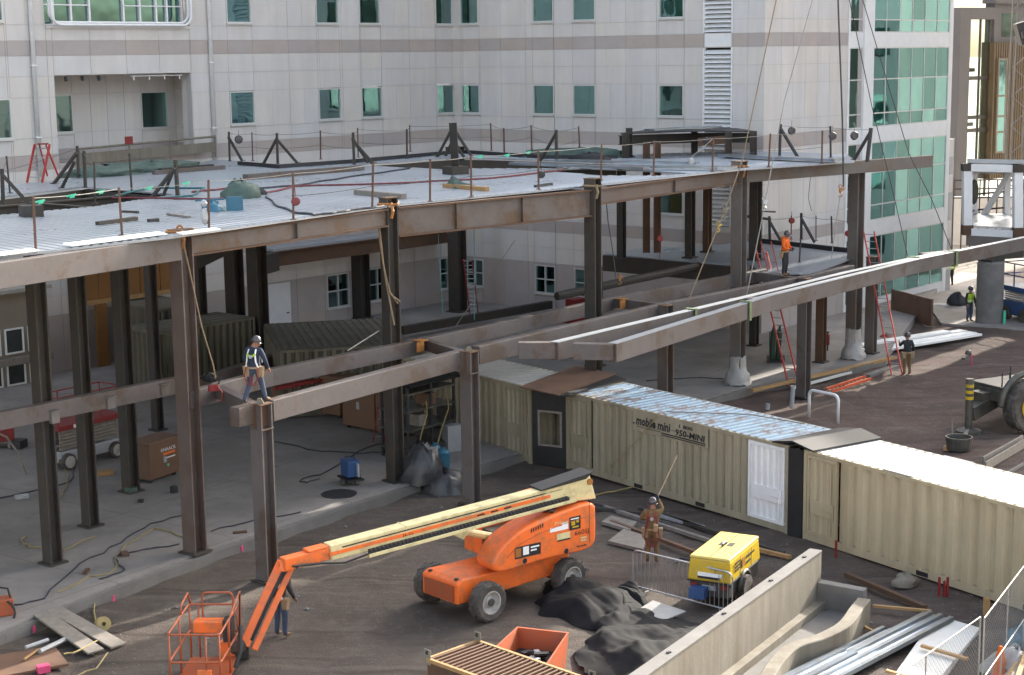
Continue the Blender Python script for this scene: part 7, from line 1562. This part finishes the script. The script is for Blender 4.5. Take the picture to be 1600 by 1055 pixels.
mb = MB(); mb.tube([kk(-.75, .5, 1.65), kk(-.75, .5, 2.15), kk(-.4, .5, 2.15), kk(-.4, .5, 1.65)], .025, 6); mb.build('grab_rail', 'blacksteel', t); MB().tube([kk(.3, 1.2, 1.65), kk(.3, 1.2, 2.2)], .025, 6).build('grab_rail', 'blacksteel', t)
o0, o1 = D(1514, 645, CW.y + .0), D(1556, 620, CW.y + .8); MB().bar(o0 + V((0, 0, .2)), o1 + V((.3, .4, .2)), .4, .5).build('outrigger_beam', 'olive', t, bevel=.02)
MB().box(kk(-1.3, .9, .9), cx * 1.1, cy * .6, V((0, 0, .5))).build('outrigger_box', 'olive', t)
c = D(1508, 692, CW.y - .5); ob = V((o0.x, o0.y, 0)); mb = MB(); mb.tube([ob + V((0, 0, .1)), ob + V((0, 0, 2.0))], .14, 12); ot = mb.build('outrigger_jack', 'olive', t)
for i in range(3): z0 = 1.25 + i * .22; MB().poly(ob + V((0, 0, z0)), ob + V((0, 0, z0 + .11)), [(math.cos(2 * math.pi * k / 12) * .147, math.sin(2 * math.pi * k / 12) * .147) for k in range(12)], (.2, 0, 1) if 0 else (1, 0, 0)).build('hazard_stripe', 'yellow', ot)
MB().lathe(ob, (0, 0, 1), [(.45, 0), (.45, .12), (.2, .2), (0, .2)], 18).build('outrigger_pad', 'olive', t)
MB().box(kk(3.2, .7, 1.5), cx * 3, cy * 1.6, V((0, 0, 1.6))).build('cab', 'olive', t, bevel=.05)
lum((1478, 698), (1510, 680), .2, .15, 'lumber', 'tan timber cribbing beside the striped jack', 'crib_timber', z=.1)
lum((1500, 690), (1519, 660), .1, .1, 'greylumber', 'leaning grey stake against the striped jack', z=.2)
c = G(1487, 692, 0); mb = MB(); mb.tube([c, c + V((0, 0, .85))], .03, 5); one('survey_stake', mb, 'greylumber', 'thin grey stake left of the striped jack', 'stake')
c = G(1498, 702, 0); mb = MB(); mb.lathe(c, (0, 0, 1), [(.42, 0), (.46, .45), (.42, .45), (.38, .05), (0, .05)], 18); one('dark_tub', mb, 'olive', 'round dark tub behind the white container roof', 'tub')
# low board fences beside the white container roof
for i, (a, b) in enumerate((((1536, 714), (1598, 680)), ((1540, 722), (1605, 684)), ((1560, 745), (1640, 700)))):
    lum(a, b, .06, .3 if i < 2 else .1, 'greylumber' if i < 2 else 'conc', ['farther grey form board right of the striped jack', 'nearer grey form board right of the striped jack', 'pale kerb board at the right edge behind the white roof'][i], 'form_board', z=.3 if i < 2 else .1)
# ------------------------------------------------------------------ chain link fence, lower right corner
def chain(pA, pB, h, label, step=.13):
    pA, pB = z_(pA, 0), z_(pB, 0); t = thing('chain_link_fence', label, 'fence', pA); d = (pB - pA).normalized(); L_ = (pB - pA).length; U = V((0, 0, 1))
    for z in (.08, h): MB().tube([pA + U * z, pB + U * z], .017, 7).build('rail', 'cablelt', t)
    n = max(1, round(L_ / 2.4))
    for i in range(n + 1): MB().tube([lerp(pA, pB, i / n), lerp(pA, pB, i / n) + U * h], .018, 7).build('post', 'cablelt', t)
    mb = MB(); k = -h
    while k < L_:
        for s in (1, -1):
            x0, x1, z0, z1 = (k, k + h, .08, h) if s > 0 else (k, k + h, h, .08)
            if x0 < 0: z0 = z0 + (z1 - z0) * (-x0) / h; x0 = 0
            if x1 > L_: z1 = z1 + (z0 - z1) * (x1 - L_) / (x1 - x0) if x1 > x0 else z1; x1 = L_
            if x1 - x0 > .05: mb.tube([pA + d * x0 + U * z0, pA + d * x1 + U * z1], .0024, 3, cap=False)
        k += step
    mb.build('mesh', 'cablelt', t)
chain(G(1350, 1092, 1.8), G(1532, 964, 1.8), 1.8, 'chain link fence panel in the lower right foreground, in front of the pale pavement strip')
chain(G(1538, 966, 1.8), G(1640, 832, 1.8), 1.8, 'chain link fence panel rising to the right edge in front of the white roofed container')
chain(G(1524, 1078, .9), G(1600, 968, .9), .9, 'low chain link fence panel in the very corner by the orange cone')
c = G(1562, 1052, 0); c = G(1562, 1060, .0); t = thing('traffic_cone', 'orange traffic cone behind the chain link fence in the corner', 'cone', c); MB().lathe(c, (0, 0, 1), [(.2, 0.03), (.05, .72), (.03, .74), (0, .74)], 16).build('cone', 'orangecloth', t); MB().cbox(c, .42, .42, .03, .4).build('base', 'black', t)
lump(G(1590, 1050, 0), .6, .6, .5, 'plastic', 'scrap_heap', 'pale heap of scrap behind the chain link fence in the corner', 'scrap', 51, 16, .4)
lump(G(1598, 1015, 0), .4, .4, .5, 'bluetarp', 'scrap_heap', 'teal and white wrapped bundle at the right edge in the corner', 'scrap', 52, 12, .4)
for i in range(4): a = G(1560 + i * 12, 1070 - i * 8, .3); lum((1560 + 10 * i, 1075 - 6 * i), (1590 + 6 * i, 1030 - 8 * i), .1, .08, ['greylumber', 'lumber', 'concwall', 'lumber'][i], f'{nth(i)} board leaning in the scrap corner behind the fence', z=.3 + .1 * i)
# ------------------------------------------------------------------ buildings beyond, right
Yb = 128
o = D(1497, 420, Yb); o.z = 0; e = D(1625, 420, Yb + 6); e.z = 0; fk = Fr(o, e, (0, 1, 0))
ob = thing('office_building', 'brown sided office building with a glazed stair tower, beyond the glass wall at the right', 'building', o)
zt1, zt2 = zat(12, D(1497, 12, Yb)), zat(5, D(1540, 5, Yb)); xg = (D(1538, 200, Yb + 2) - o).dot(fk.x)
zb1 = zat(66, D(1537, 66, Yb))
fk.box(MB(), -1.1, .1, -.4, .6, 0, zt1).build('pier', 'greywall', ob); fk.box(MB(), .12, xg, -.4, .6, zt1 - .9, zt1).build('parapet', 'greywall', ob)
fk.box(MB(), xg, fk.L + 14, -.3, .6, zb1, zt2).build('upper_wall', 'greywall', ob); fk.box(MB(), xg - .3, fk.L + 14, -.6, .7, zt2, zt2 + .5).build('roof', 'greywall', ob)
mb = MB(); n = 26
for i in range(n): x0 = xg - .3 + i * .28; fk.box(mb, x0, x0 + .2, -.62, -.45, 3.5, zb1)
fk.box(mb, xg - .3, xg - .3 + n * .28, -.45, .6, 3.5, zb1); mb.build('brown_siding', 'brownwall', ob)
zs2 = [zat(y, D(1555, y, Yb)) for y in (240, 208, 183, 151, 93)]; xw0, xw1 = (D(1547, 150, Yb + 2) - o).dot(fk.x), (D(1567, 150, Yb + 2) - o).dot(fk.x)
sw = MB()
for z in zs2: fk.box(sw, xw0, xw1, -.72, -.62, z - .08, z + .08)
for x in (xw0 - .14, xw1): fk.box(sw, x, x + .14, -.72, -.6, zs2[0] - .1, zs2[-1] + .1)
so_ = sw.build('strip_window', 'concwall', ob); fk.box(MB(), xw0, xw1, -.70, -.63, zs2[0], zs2[-1]).build('pane', 'glassg', so_)
fk.box(MB(), xw0, xw1, -.628, -.6225, zs2[1], zs2[-1] - 1).build('room', 'roomlight', so_)
mb = MB()
for x in (.12, (.12 + xg) / 2, xg - .3): fk.box(mb, x, x + .07, -.2, .0, 0, zt1 - .9)
for z in (3.6, 7.2, 8.2, 11.2): fk.box(mb, .2, xg - .3, -.15, .0, z, z + .3)
mb.build('stair_glazing', 'olive', ob)
MB().add([fk.p(.1, -.08, .1), fk.p(xg - .2, -.08, .1), fk.p(xg - .2, -.08, zt1 - .9), fk.p(.1, -.08, zt1 - .9)], [(0, 1, 2, 3)]).build('pane', 'glassclear', ob)
zk = [zat(y, D(1515, y, Yb + 5)) for y in (62, 86, 122, 150, 200)]
for z0, z1 in ((0, 5.5), (zk[3], zk[2] - .3), (zk[1], zk[0])): fk.box(MB(), .3, xg + 3, 5, 5.2, z0, z1).build('back_wall', 'brownwall', ob)
for x0 in (.3, 1.95, 3.4): fk.box(MB(), x0, x0 + .55, 4.9, 5.0, 5.5, zt1 - .9).build('back_pier', 'greywall', ob)
fk.box(MB(), .3, xg + 3, 4.9, 5.2, zt1 - 1.5, zt1).build('back_lintel', 'greywall', ob)
for i in range(3): fk.box(MB(), .5, xg - .5, 1, 4.9, 3.4 + i * 4.2, 3.7 + i * 4.2).build('stair_landing', 'brownwall', ob)
fk.box(MB(), xg + .9, xg + 2.9, -.32, -.31, zb1 + .4, zb1 + 2.2).build('panel', 'glass', ob)
# lattice mast before it
mp0, mp1 = D(1586, 262, 110), D(1592, -20, 110); t = thing('lattice_mast', 'grey lattice mast in front of the brown office building at the right edge', 'mast', z_(mp0, 0))
dx_ = .55
for sx_ in (-1, 1):
    for sy_ in (-1, 1): MB().tube([V((mp0.x + sx_ * dx_, mp0.y + sy_ * dx_, 0)), V((mp0.x + .2 + sx_ * dx_, mp0.y + sy_ * dx_, mp1.z + 2))], .07, 5).build('chord', 'pier', t)
for i in range(22): z = i * .95; MB().tube([V((mp0.x - dx_ if i % 2 else mp0.x + dx_, mp0.y - dx_, z)), V((mp0.x + dx_ if i % 2 else mp0.x - dx_, mp0.y - dx_, z + .95))], .05, 4).build('lattice_bar', 'pier', t)
mb = MB(); a = D(1585, 38, 100); b = D(1640, 20, 100); mb.bar(a, b, .8, 1.3); mb.bar(D(1595, 50, 99.5), D(1640, 40, 99.5), .5, .4); one('dark_boom_head', mb, 'blacksteel', 'black machine head entering at the upper right edge', 'machine')
# far pavement rail and low wall behind the white tower
mb = MB(); a, b = D(1490, 300, 112), D(1640, 305, 112)
fr2 = thing('pipe_railing', 'long dark railing on the bright forecourt behind the white tower frame', 'railing', z_(a, 0)); a.z = b.z = 0
for z in (3.6, 4.2, 4.8): MB().tube([a + V((0, 0, z)), b + V((0, 0, z))], .05, 5).build('rail', 'rustdk', fr2)
for i in range(12): p = lerp(a, b, i / 11); MB().tube([p, p + V((0, 0, 4.8))], .05, 5).build('rail_post', 'rustdk', fr2)
mb = MB(); mb.box(a + V((-2, 3, 0)), (b - a) * 1.3, V((0, .4, 0)), V((0, 0, 3.4))); one('low_wall', mb, 'conclight', 'pale low wall across the bright forecourt behind the white tower frame', 'wall')
# unseen blocks added beyond the right edge to cut the sun into lanes
def block(l0, l1, s0, dep, hgt, name, label):
    a = SUN_AZ; sv, lv = V((math.sin(a), math.cos(a), 0)), V((math.cos(a), -math.sin(a), 0)); p = lambda s, l: sv * s + lv * l
    t = thing(name, label, 'building', p(s0, l0)); q = [p(s0, l0), p(s0, l1), p(s0 + dep, l1), p(s0 + dep, l0)]
    MB().hexa(q + [V((v.x, v.y, hgt)) for v in q]).build('wall', 'p2', t)
    MB().hexa([V((v.x, v.y, hgt + .001)) for v in q] + [V((v.x, v.y, hgt + .5)) for v in q]).build('roof', 'b0', t)
    f = Fr(q[0], q[1], sv); k = int(f.L / 2.6)
    for j in range(int(hgt / 4)):
        for i in range(k): x0 = .6 + i * f.L / max(1, k); f.box(MB(), x0, min(x0 + 1.5, f.L - .2), -.03, .01, 1.2 + j * 4, 2.9 + j * 4).build('window', 'glass', t)
block(-31.0, -23.6, 92, 14, 42, 'clinic_tower', 'pale clinic tower outside the frame to the right')
block(-41.5, -35.5, 112, 14, 54, 'clinic_annex', 'tall clinic annex outside the frame to the right')
block(-34.9, -32.3, 92, 14, 39.3, 'clinic_annex', 'narrow clinic annex outside the frame to the right')  # slit left beside the taller block lets a sun streak through
block(-23.6, -16.4, 92, 14, 26.3, 'clinic_wing', 'lower clinic wing outside the frame to the right')
# unseen pale block and pavement added behind the viewpoint for bounce light and reflections
t = thing('opposite_block', 'pale low block across the yard, behind the viewpoint', 'building', (0, -14, 0))
MB().box((-80, -34, 0), (160, 0, 0), (0, 20, 0), (0, 0, 11)).build('wall', 'p2', t); MB().box((-80.5, -34.5, 11.001), (161, 0, 0), (0, 21, 0), (0, 0, .4)).build('roof', 'b0', t)
for j in range(2):
    for i in range(24): MB().box((-78 + i * 6.6, -14.01, 1.4 + j * 4), (3.0, 0, 0), (0, .05, 0), (0, 0, 1.9)).build('window', 'glassg', t)
mb = MB(); mb.box((-6, -13.5, -.2), (86, 0, 0), (0, 37, 0), (0, 0, .27)); struct('forecourt_pavement', mb, 'conclight')
# ------------------------------------------------------------------ people
def person(foot, face, label, pose, cols, hat='hat', extras=(), scale=.97, vest=None, hood=False):
    """one skinned body grown over a joint skeleton; face = heading in radians (the way the person looks)"""
    fx = V((math.cos(face), math.sin(face), 0)); sx = V((fx.y, -fx.x, 0))     # forward, right
    P = lambda r, f, u: V(foot) + (sx * r + fx * f + V((0, 0, u))) * scale
    J = dict(pel=(0, 0, .95), wai=(0, .0, 1.10), che=(0, .02, 1.32), nec=(0, .03, 1.50), hed=(0, .05, 1.60), top=(0, .04, 1.74), nos=(0, .15, 1.62),
             shR=(.19, .02, 1.43), elR=(.27, -.02, 1.15), wrR=(.27, .12, .93), shL=(-.19, .02, 1.43), elL=(-.27, -.02, 1.15), wrL=(-.27, .12, .93),
             hiR=(.10, 0, .90), knR=(.11, .03, .50), anR=(.12, -.02, .09), toR=(.14, .17, .04), hiL=(-.10, 0, .90), knL=(-.11, .03, .50), anL=(-.12, -.02, .09), toL=(-.14, .17, .04))
    J.update(pose)
    Rr = dict(pel=.155, wai=.145, che=.165, nec=.07, hed=.10, top=.085, nos=.028, shR=.085, elR=.062, wrR=.042, shL=.085, elL=.062, wrL=.042, hiR=.115, knR=.082, anR=.06, toR=.045, hiL=.115, knL=.082, anL=.06, toL=.045)
    E_ = [('pel', 'wai'), ('wai', 'che'), ('che', 'nec'), ('nec', 'hed'), ('hed', 'top'), ('hed', 'nos')]
    for s in 'RL': E_ += [('che', 'sh' + s), ('sh' + s, 'el' + s), ('el' + s, 'wr' + s), ('pel', 'hi' + s), ('hi' + s, 'kn' + s), ('kn' + s, 'an' + s), ('an' + s, 'to' + s)]
    # hands: palm, five unequal bent fingers
    for s in 'RL':
        w_, e_ = V(J['wr' + s]), V(J['el' + s]); d = (w_ - e_).normalized(); sd2 = d.cross(V((0, 1, .2))).normalized(); nn = sd2.cross(d)
        J['pa' + s] = tuple(w_ + d * .075); Rr['pa' + s] = .036; E_.append(('wr' + s, 'pa' + s))
        for k, (o, l) in enumerate(((-.03, .07), (-.01, .085), (.01, .08), (.03, .062))):
            b = w_ + d * .10 + sd2 * o; J[f'f{k}{s}'] = tuple(b + d * l * .45); J[f'g{k}{s}'] = tuple(b + d * l * .75 - nn * l * .45); Rr[f'f{k}{s}'] = .0105; Rr[f'g{k}{s}'] = .009; E_ += [('pa' + s, f'f{k}{s}'), (f'f{k}{s}', f'g{k}{s}')]
        tb = w_ + d * .05 + nn * -.035 - sd2 * .03; J['t0' + s] = tuple(tb); J['t1' + s] = tuple(tb + d * .035 - nn * .02); Rr['t0' + s] = .013; Rr['t1' + s] = .010; E_ += [('wr' + s, 't0' + s), ('t0' + s, 't1' + s)]
    names = list(J); idx = {n: i for i, n in enumerate(names)}
    me = bpy.data.meshes.new('skeleton'); me.from_pydata([tuple(P(*J[n])) for n in names], [(idx[a], idx[b]) for a, b in E_], [])
    ob = bpy.data.objects.new('skeleton', me); COL.objects.link(ob)
    md = ob.modifiers.new('skin', 'SKIN'); md.use_smooth_shade = True
    for n in names: v = me.skin_vertices[0].data[idx[n]]; v.radius = (Rr[n] * scale,) * 2; v.use_root = (n == 'pel')
    ve = me.skin_vertices[0].data; ve[idx['pel']].radius = (.165 * scale, .12 * scale); ve[idx['wai']].radius = (.155 * scale, .115 * scale); ve[idx['che']].radius = (.17 * scale, .13 * scale)
    sb = ob.modifiers.new('sub', 'SUBSURF'); sb.levels = 2; sb.render_levels = 2
    dg = bpy.context.evaluated_depsgraph_get(); body = bpy.data.meshes.new_from_object(ob.evaluated_get(dg))
    bpy.data.objects.remove(ob)
    root = thing('person', label, 'person', foot)
    shirt, trousers, boots, gloves = cols
    body.materials.clear()
    for m in (shirt, trousers, boots, gloves, 'skin'): body.materials.append(M[m])
    seg = []
    def s_(a, b, k): seg.append((P(*J[a]), P(*J[b]), k))
    s_('pel', 'wai', 0); s_('wai', 'che', 0); s_('che', 'nec', 0); s_('nec', 'hed', 4); s_('hed', 'top', 4); s_('hed', 'nos', 4)
    for s in 'RL':
        s_('che', 'sh' + s, 0); s_('sh' + s, 'el' + s, 0); s_('el' + s, 'wr' + s, 0); s_('wr' + s, 'pa' + s, 3); s_('pel', 'hi' + s, 1); s_('hi' + s, 'kn' + s, 1); s_('kn' + s, 'an' + s, 1); s_('an' + s, 'to' + s, 2)
        for k in range(4): s_(f'f{k}{s}', f'g{k}{s}', 3)
        s_('t0' + s, 't1' + s, 3)
    for p in body.polygons:
        c = p.center; bd_ = 9; k = 0
        for a, b, kk in seg:
            ab = b - a; t = max(0, min(1, (c - a).dot(ab) / max(1e-6, ab.length_squared))); d = (a + ab * t - c).length
            if d < bd_: bd_, k = d, kk
        if k == 0 and c.z < P(0, 0, .98).z and (c - P(*J['pel'])).length < .3: k = 1
        p.material_index = k; p.use_smooth = True
    body.transform(Matrix.Translation(-V(foot))); bo_ = bpy.data.objects.new('body', body); COL.objects.link(bo_); bo_.parent = root
    # helmet with brim, eyes
    hc = P(*J['top']) + V((0, 0, -.03)); ax = (P(*J['top']) - P(*J['nec'])).normalized()
    mb = MB(); mb.lathe(hc, ax, [(.128, -.05), (.132, 0), (.12, .05), (.085, .10), (.04, .125), (0, .13)], 18); o = len(mb.v)
    mb.lathe(hc + fx * .03, ax, [(.12, -.052), (.165, -.06), (.165, -.05), (.12, -.04)], 18); mb.build('hard_hat', hat, root, smooth=True)
    mb = MB()
    for e in (-1, 1): mb.ball(P(*J['hed']) + sx * e * .034 + fx * .088 + V((0, 0, .035)), .012, 6)
    mb.build('eyes', 'ink', root)
    mb = MB()
    for e in (-1, 1): mb.ball(P(*J['hed']) + sx * e * .10 + V((0, 0, .01)), .028, 8, .6, .8, 1.2)
    mb.build('ears', 'skin', root)
    if hood: MB().lathe(P(*J['nec']) - fx * .06, (0, 0, 1), [(.10, -.05), (.15, 0), (.13, .06), (.08, .05)], 14).build('hood', shirt, root, smooth=True)
    che, pel, nec = P(*J['che']), P(*J['pel']), P(*J['nec']); up = (nec - pel).normalized()
    def torso(u): return lerp(pel, nec, u)
    def ring(u, rx, ry, n=18): return [torso(u) + sx * math.cos(2 * math.pi * k / n) * rx + fx * math.sin(2 * math.pi * k / n) * ry for k in range(n)]
    if vest:
        mb = MB(); n = 18; lv = [(.10, .205, .165), (.3, .20, .165), (.55, .215, .175), (.78, .225, .17), (.92, .17, .12)]
        for u, a, b in lv: mb.v += ring(u, a, b)
        for i in range(len(lv) - 1):
            for k in range(n): k2 = (k + 1) % n; mb.face(i * n + k, i * n + k2, (i + 1) * n + k2, (i + 1) * n + k)
        mb.build('vest', vest, root, smooth=True)
        mb = MB()
        for (u0, u1) in ((.22, .31),):
            mb.v += ring(u0, .212, .173) + ring(u1, .214, .175)
            for k in range(n): k2 = (k + 1) % n; mb.face(k, k2, n + k2, n + k)
        mb.build('reflective_band', 'reflect', root)
    r = .235; w2 = .02
    def strap(pts, m='reflect', wd=.045, name='strap'): 
        mb = MB()
        for a, b in zip(pts, pts[1:]): mb.bar(a, b, wd, .012, (a + b) / 2 - torso(.5), top=False)
        mb.build(name, m, root)
    if 'harness' in extras:
        hm = 'webbing' if 'redharness' in extras else 'reflect'
        for s in (-1, 1):
            bk = -fx
            strap([torso(.95) + sx * s * .10 + bk * .10, torso(.70) + sx * s * .11 + bk * .195, torso(.35) + sx * s * .13 + bk * .19, torso(.08) + sx * s * .17 + bk * .14], hm, .04)
            strap([torso(.95) + sx * s * .10 + fx * .08, torso(.70) + sx * s * .11 + fx * .20, torso(.2) + sx * s * .14 + fx * .18], hm, .035)
        strap([torso(.75) - sx * .12 - fx * .20, torso(.58) - fx * .215, torso(.75) + sx * .12 - fx * .20], 'limecloth' if hm == 'reflect' else 'webbing', .05)
        MB().lathe(torso(.62) - fx * .225, -fx, [(.02, 0), (.05, 0), (.05, .02), (.02, .02)], 10).build('d_ring', 'pale', root)
    if 'belt' in extras:
        mb = MB(); n = 18; mb.v += ring(.0, .215, .17) + ring(.1, .21, .165)
        for k in range(n): k2 = (k + 1) % n; mb.face(k, k2, n + k2, n + k)
        mb.build('tool_belt', 'leather', root)
        for s in (-1, 1):
            c = torso(-.12) + sx * s * .19 - fx * .04; mb = MB(); mb.hexa([c + sx * a * .09 + fx * b * .06 + up * -.16 for a, b in ((-.8, -1), (.8, -1), (.8, 1), (-.8, 1))] + [c + sx * a * .10 + fx * b * .075 + up * .12 for a, b in ((-1, -1), (1, -1), (1, 1), (-1, 1))]); mb.build('tool_pouch', 'leather', root, bevel=.02)
    if 'lanyard' in extras:
        for s in (-1, 1): MB().tube([torso(.1) + sx * .16 * s - fx * .17, torso(-.35) + sx * .20 * s - fx * .20, torso(-.75) + sx * .09 * s - fx * .2, torso(-.8) - fx * .2 + sx * .02 * s, torso(-.35) - fx * .2 + sx * .03 * s], .016, 5).build('lanyard', 'webbing', root)
    if 'pack' in extras: MB().cbox(torso(.0) - fx * .2 + sx * .1, .2, .12, .2, face).build('hip_bag', 'leather', root, bevel=.03)
    return root
F180 = math.pi
# worker on the front grey beam, seen from behind, mid step
pw = lerp(G(381, 633, ZB), G(418, 626, ZB), .5); fdir = math.atan2(.9, .25)
person(z_(pw, ZB + .0), fdir, 'worker in a navy shirt with reflective harness walking on the front grey beam', dict(knR=(.13, .14, .52), anR=(.22, .16, .10), toR=(.27, .34, .05), knL=(-.15, .02, .50), anL=(-.26, -.16, .10), toL=(-.30, .02, .05), elR=(.33, -.02, 1.17), wrR=(.35, .10, .95), elL=(-.31, .04, 1.17), wrL=(-.26, .22, 1.02), hed=(.05, .07, 1.58), top=(.05, .08, 1.72), nos=(.14, .15, 1.58)), ('navy', 'jeans', 'boot', 'skin'), 'hat', ('harness', 'belt', 'lanyard'))
# orange hoodie worker on the right frame
po = G(1226, 431, 4.78); person(z_(po, 4.78), rad(-35), 'worker in a bright orange hoodie standing on the frame above the leaning red ladder', dict(elR=(.27, .06, 1.16), wrR=(.16, .26, 1.08), elL=(-.26, .04, 1.16), wrL=(-.12, .26, 1.1), hed=(0, .08, 1.58), top=(0, .09, 1.72), nos=(0, .18, 1.56)), ('orangecloth', 'darkcloth', 'boot', 'darkcloth'), 'hat', ('belt',), hood=True, scale=1.0)
# welder in brown holding a rope
pb = G(1019, 880, 0); rw = person(pb, rad(82), 'welder in a brown jacket and red harness pulling a rope with a raised arm', dict(elR=(.28, .10, 1.50), wrR=(.16, .20, 1.72), elL=(-.30, .06, 1.22), wrL=(-.16, .26, 1.16), knL=(-.11, .03, .5)), ('duck', 'duck', 'boot', 'navy'), 'hat', ('harness', 'redharness', 'belt', 'lanyard', 'pack'), vest=None, scale=1.0)
hand = pb + V((math.cos(rad(82)) * .22 + math.sin(rad(82)) * .15, math.sin(rad(82)) * .22 - math.cos(rad(82)) * .15, 1.83))
line([hand - V((0, 0, .25)), hand, D(1058, 712, pb.y + 1.8)], .017, 'rope', 'tag_line', 'straight pale rope held up by the welder in a brown jacket', 'rope')
# worker behind the jib
pj = G(440, 995, 0); person(pj, rad(60), 'worker in blue jeans with a white harness standing half hidden behind the orange jib', dict(hed=(.0, .10, 1.56), top=(.0, .14, 1.70), nos=(0, .2, 1.54), elR=(.30, .02, 1.17), wrR=(.30, .16, .98)), ('darkcloth', 'jeans', 'boot', 'skin'), 'hatwhite', ('harness', 'belt'), scale=1.0)
pl_ = G(1417, 586, 0); person(pl_, rad(100), 'worker in a dark jacket standing at the foot of the tall red ladder', dict(elL=(-.28, .14, 1.25), wrL=(-.22, .36, 1.35)), ('darkcloth', 'duck', 'boot', 'skin'), 'hat', ('belt',), vest=None, scale=1.0)
pv_ = G(1514, 503, 0); person(pv_, rad(-60), 'worker in a lime vest over dark sleeves standing left of the concrete pier', dict(elR=(.27, .02, 1.16), elL=(-.3, .04, 1.18)), ('darkcloth', 'jeans', 'boot', 'skin'), 'hat', (), vest='limecloth', scale=1.0)
pv2 = G(1485, 447, 0); person(pv2, rad(110), 'worker in a lime vest and dark trousers by the corner of the glass wall', dict(), ('limecloth', 'darkcloth', 'boot', 'skin'), 'hat', (), vest='limecloth', scale=1.0)
# repeats of one kind carry one group
GROUP = dict(guardrail_post='guardrail posts on the decks', brace='diagonal braces of the guardrails', steel_column='main columns of the steel frame', inner_column='inner columns under the decks', floor_joist='joists under the roof deck', lower_beam='lower level beams', roof_beam='roof level beams', safety_cable='safety cables', retractable_lanyard='lanyard housings', ribbon='green ribbons on the safety cable', shipping_container='shipping containers', job_box='job boxes under the deck', person='construction workers', extension_ladder='red and orange ladders', tarp='tarps on the site', crane_line='crane lines', cord='cords on the slab', hose='hoses lying about', lumber_plank='loose lumber', metal_stud='bundles of metal studs', survey_stake='survey stakes', chain_link_fence='chain link fence panels', corrugated_sheet='corrugated sheets', lifting_sling='green lifting slings', choker_rope='ropes round the column heads', beam_clip='brackets on the low beam')
kinds = {}
for ob_ in COL.objects:
    if ob_.parent is None and 'category' in ob_: kinds.setdefault(ob_.name.split('.')[0], []).append(ob_)
for k_, os_ in kinds.items():
    if len(os_) > 1:
        for ob_ in os_:
            if 'group' not in ob_: ob_['group'] = GROUP.get(k_, 'the ' + k_.replace('_', ' ') + ' pieces on the site')
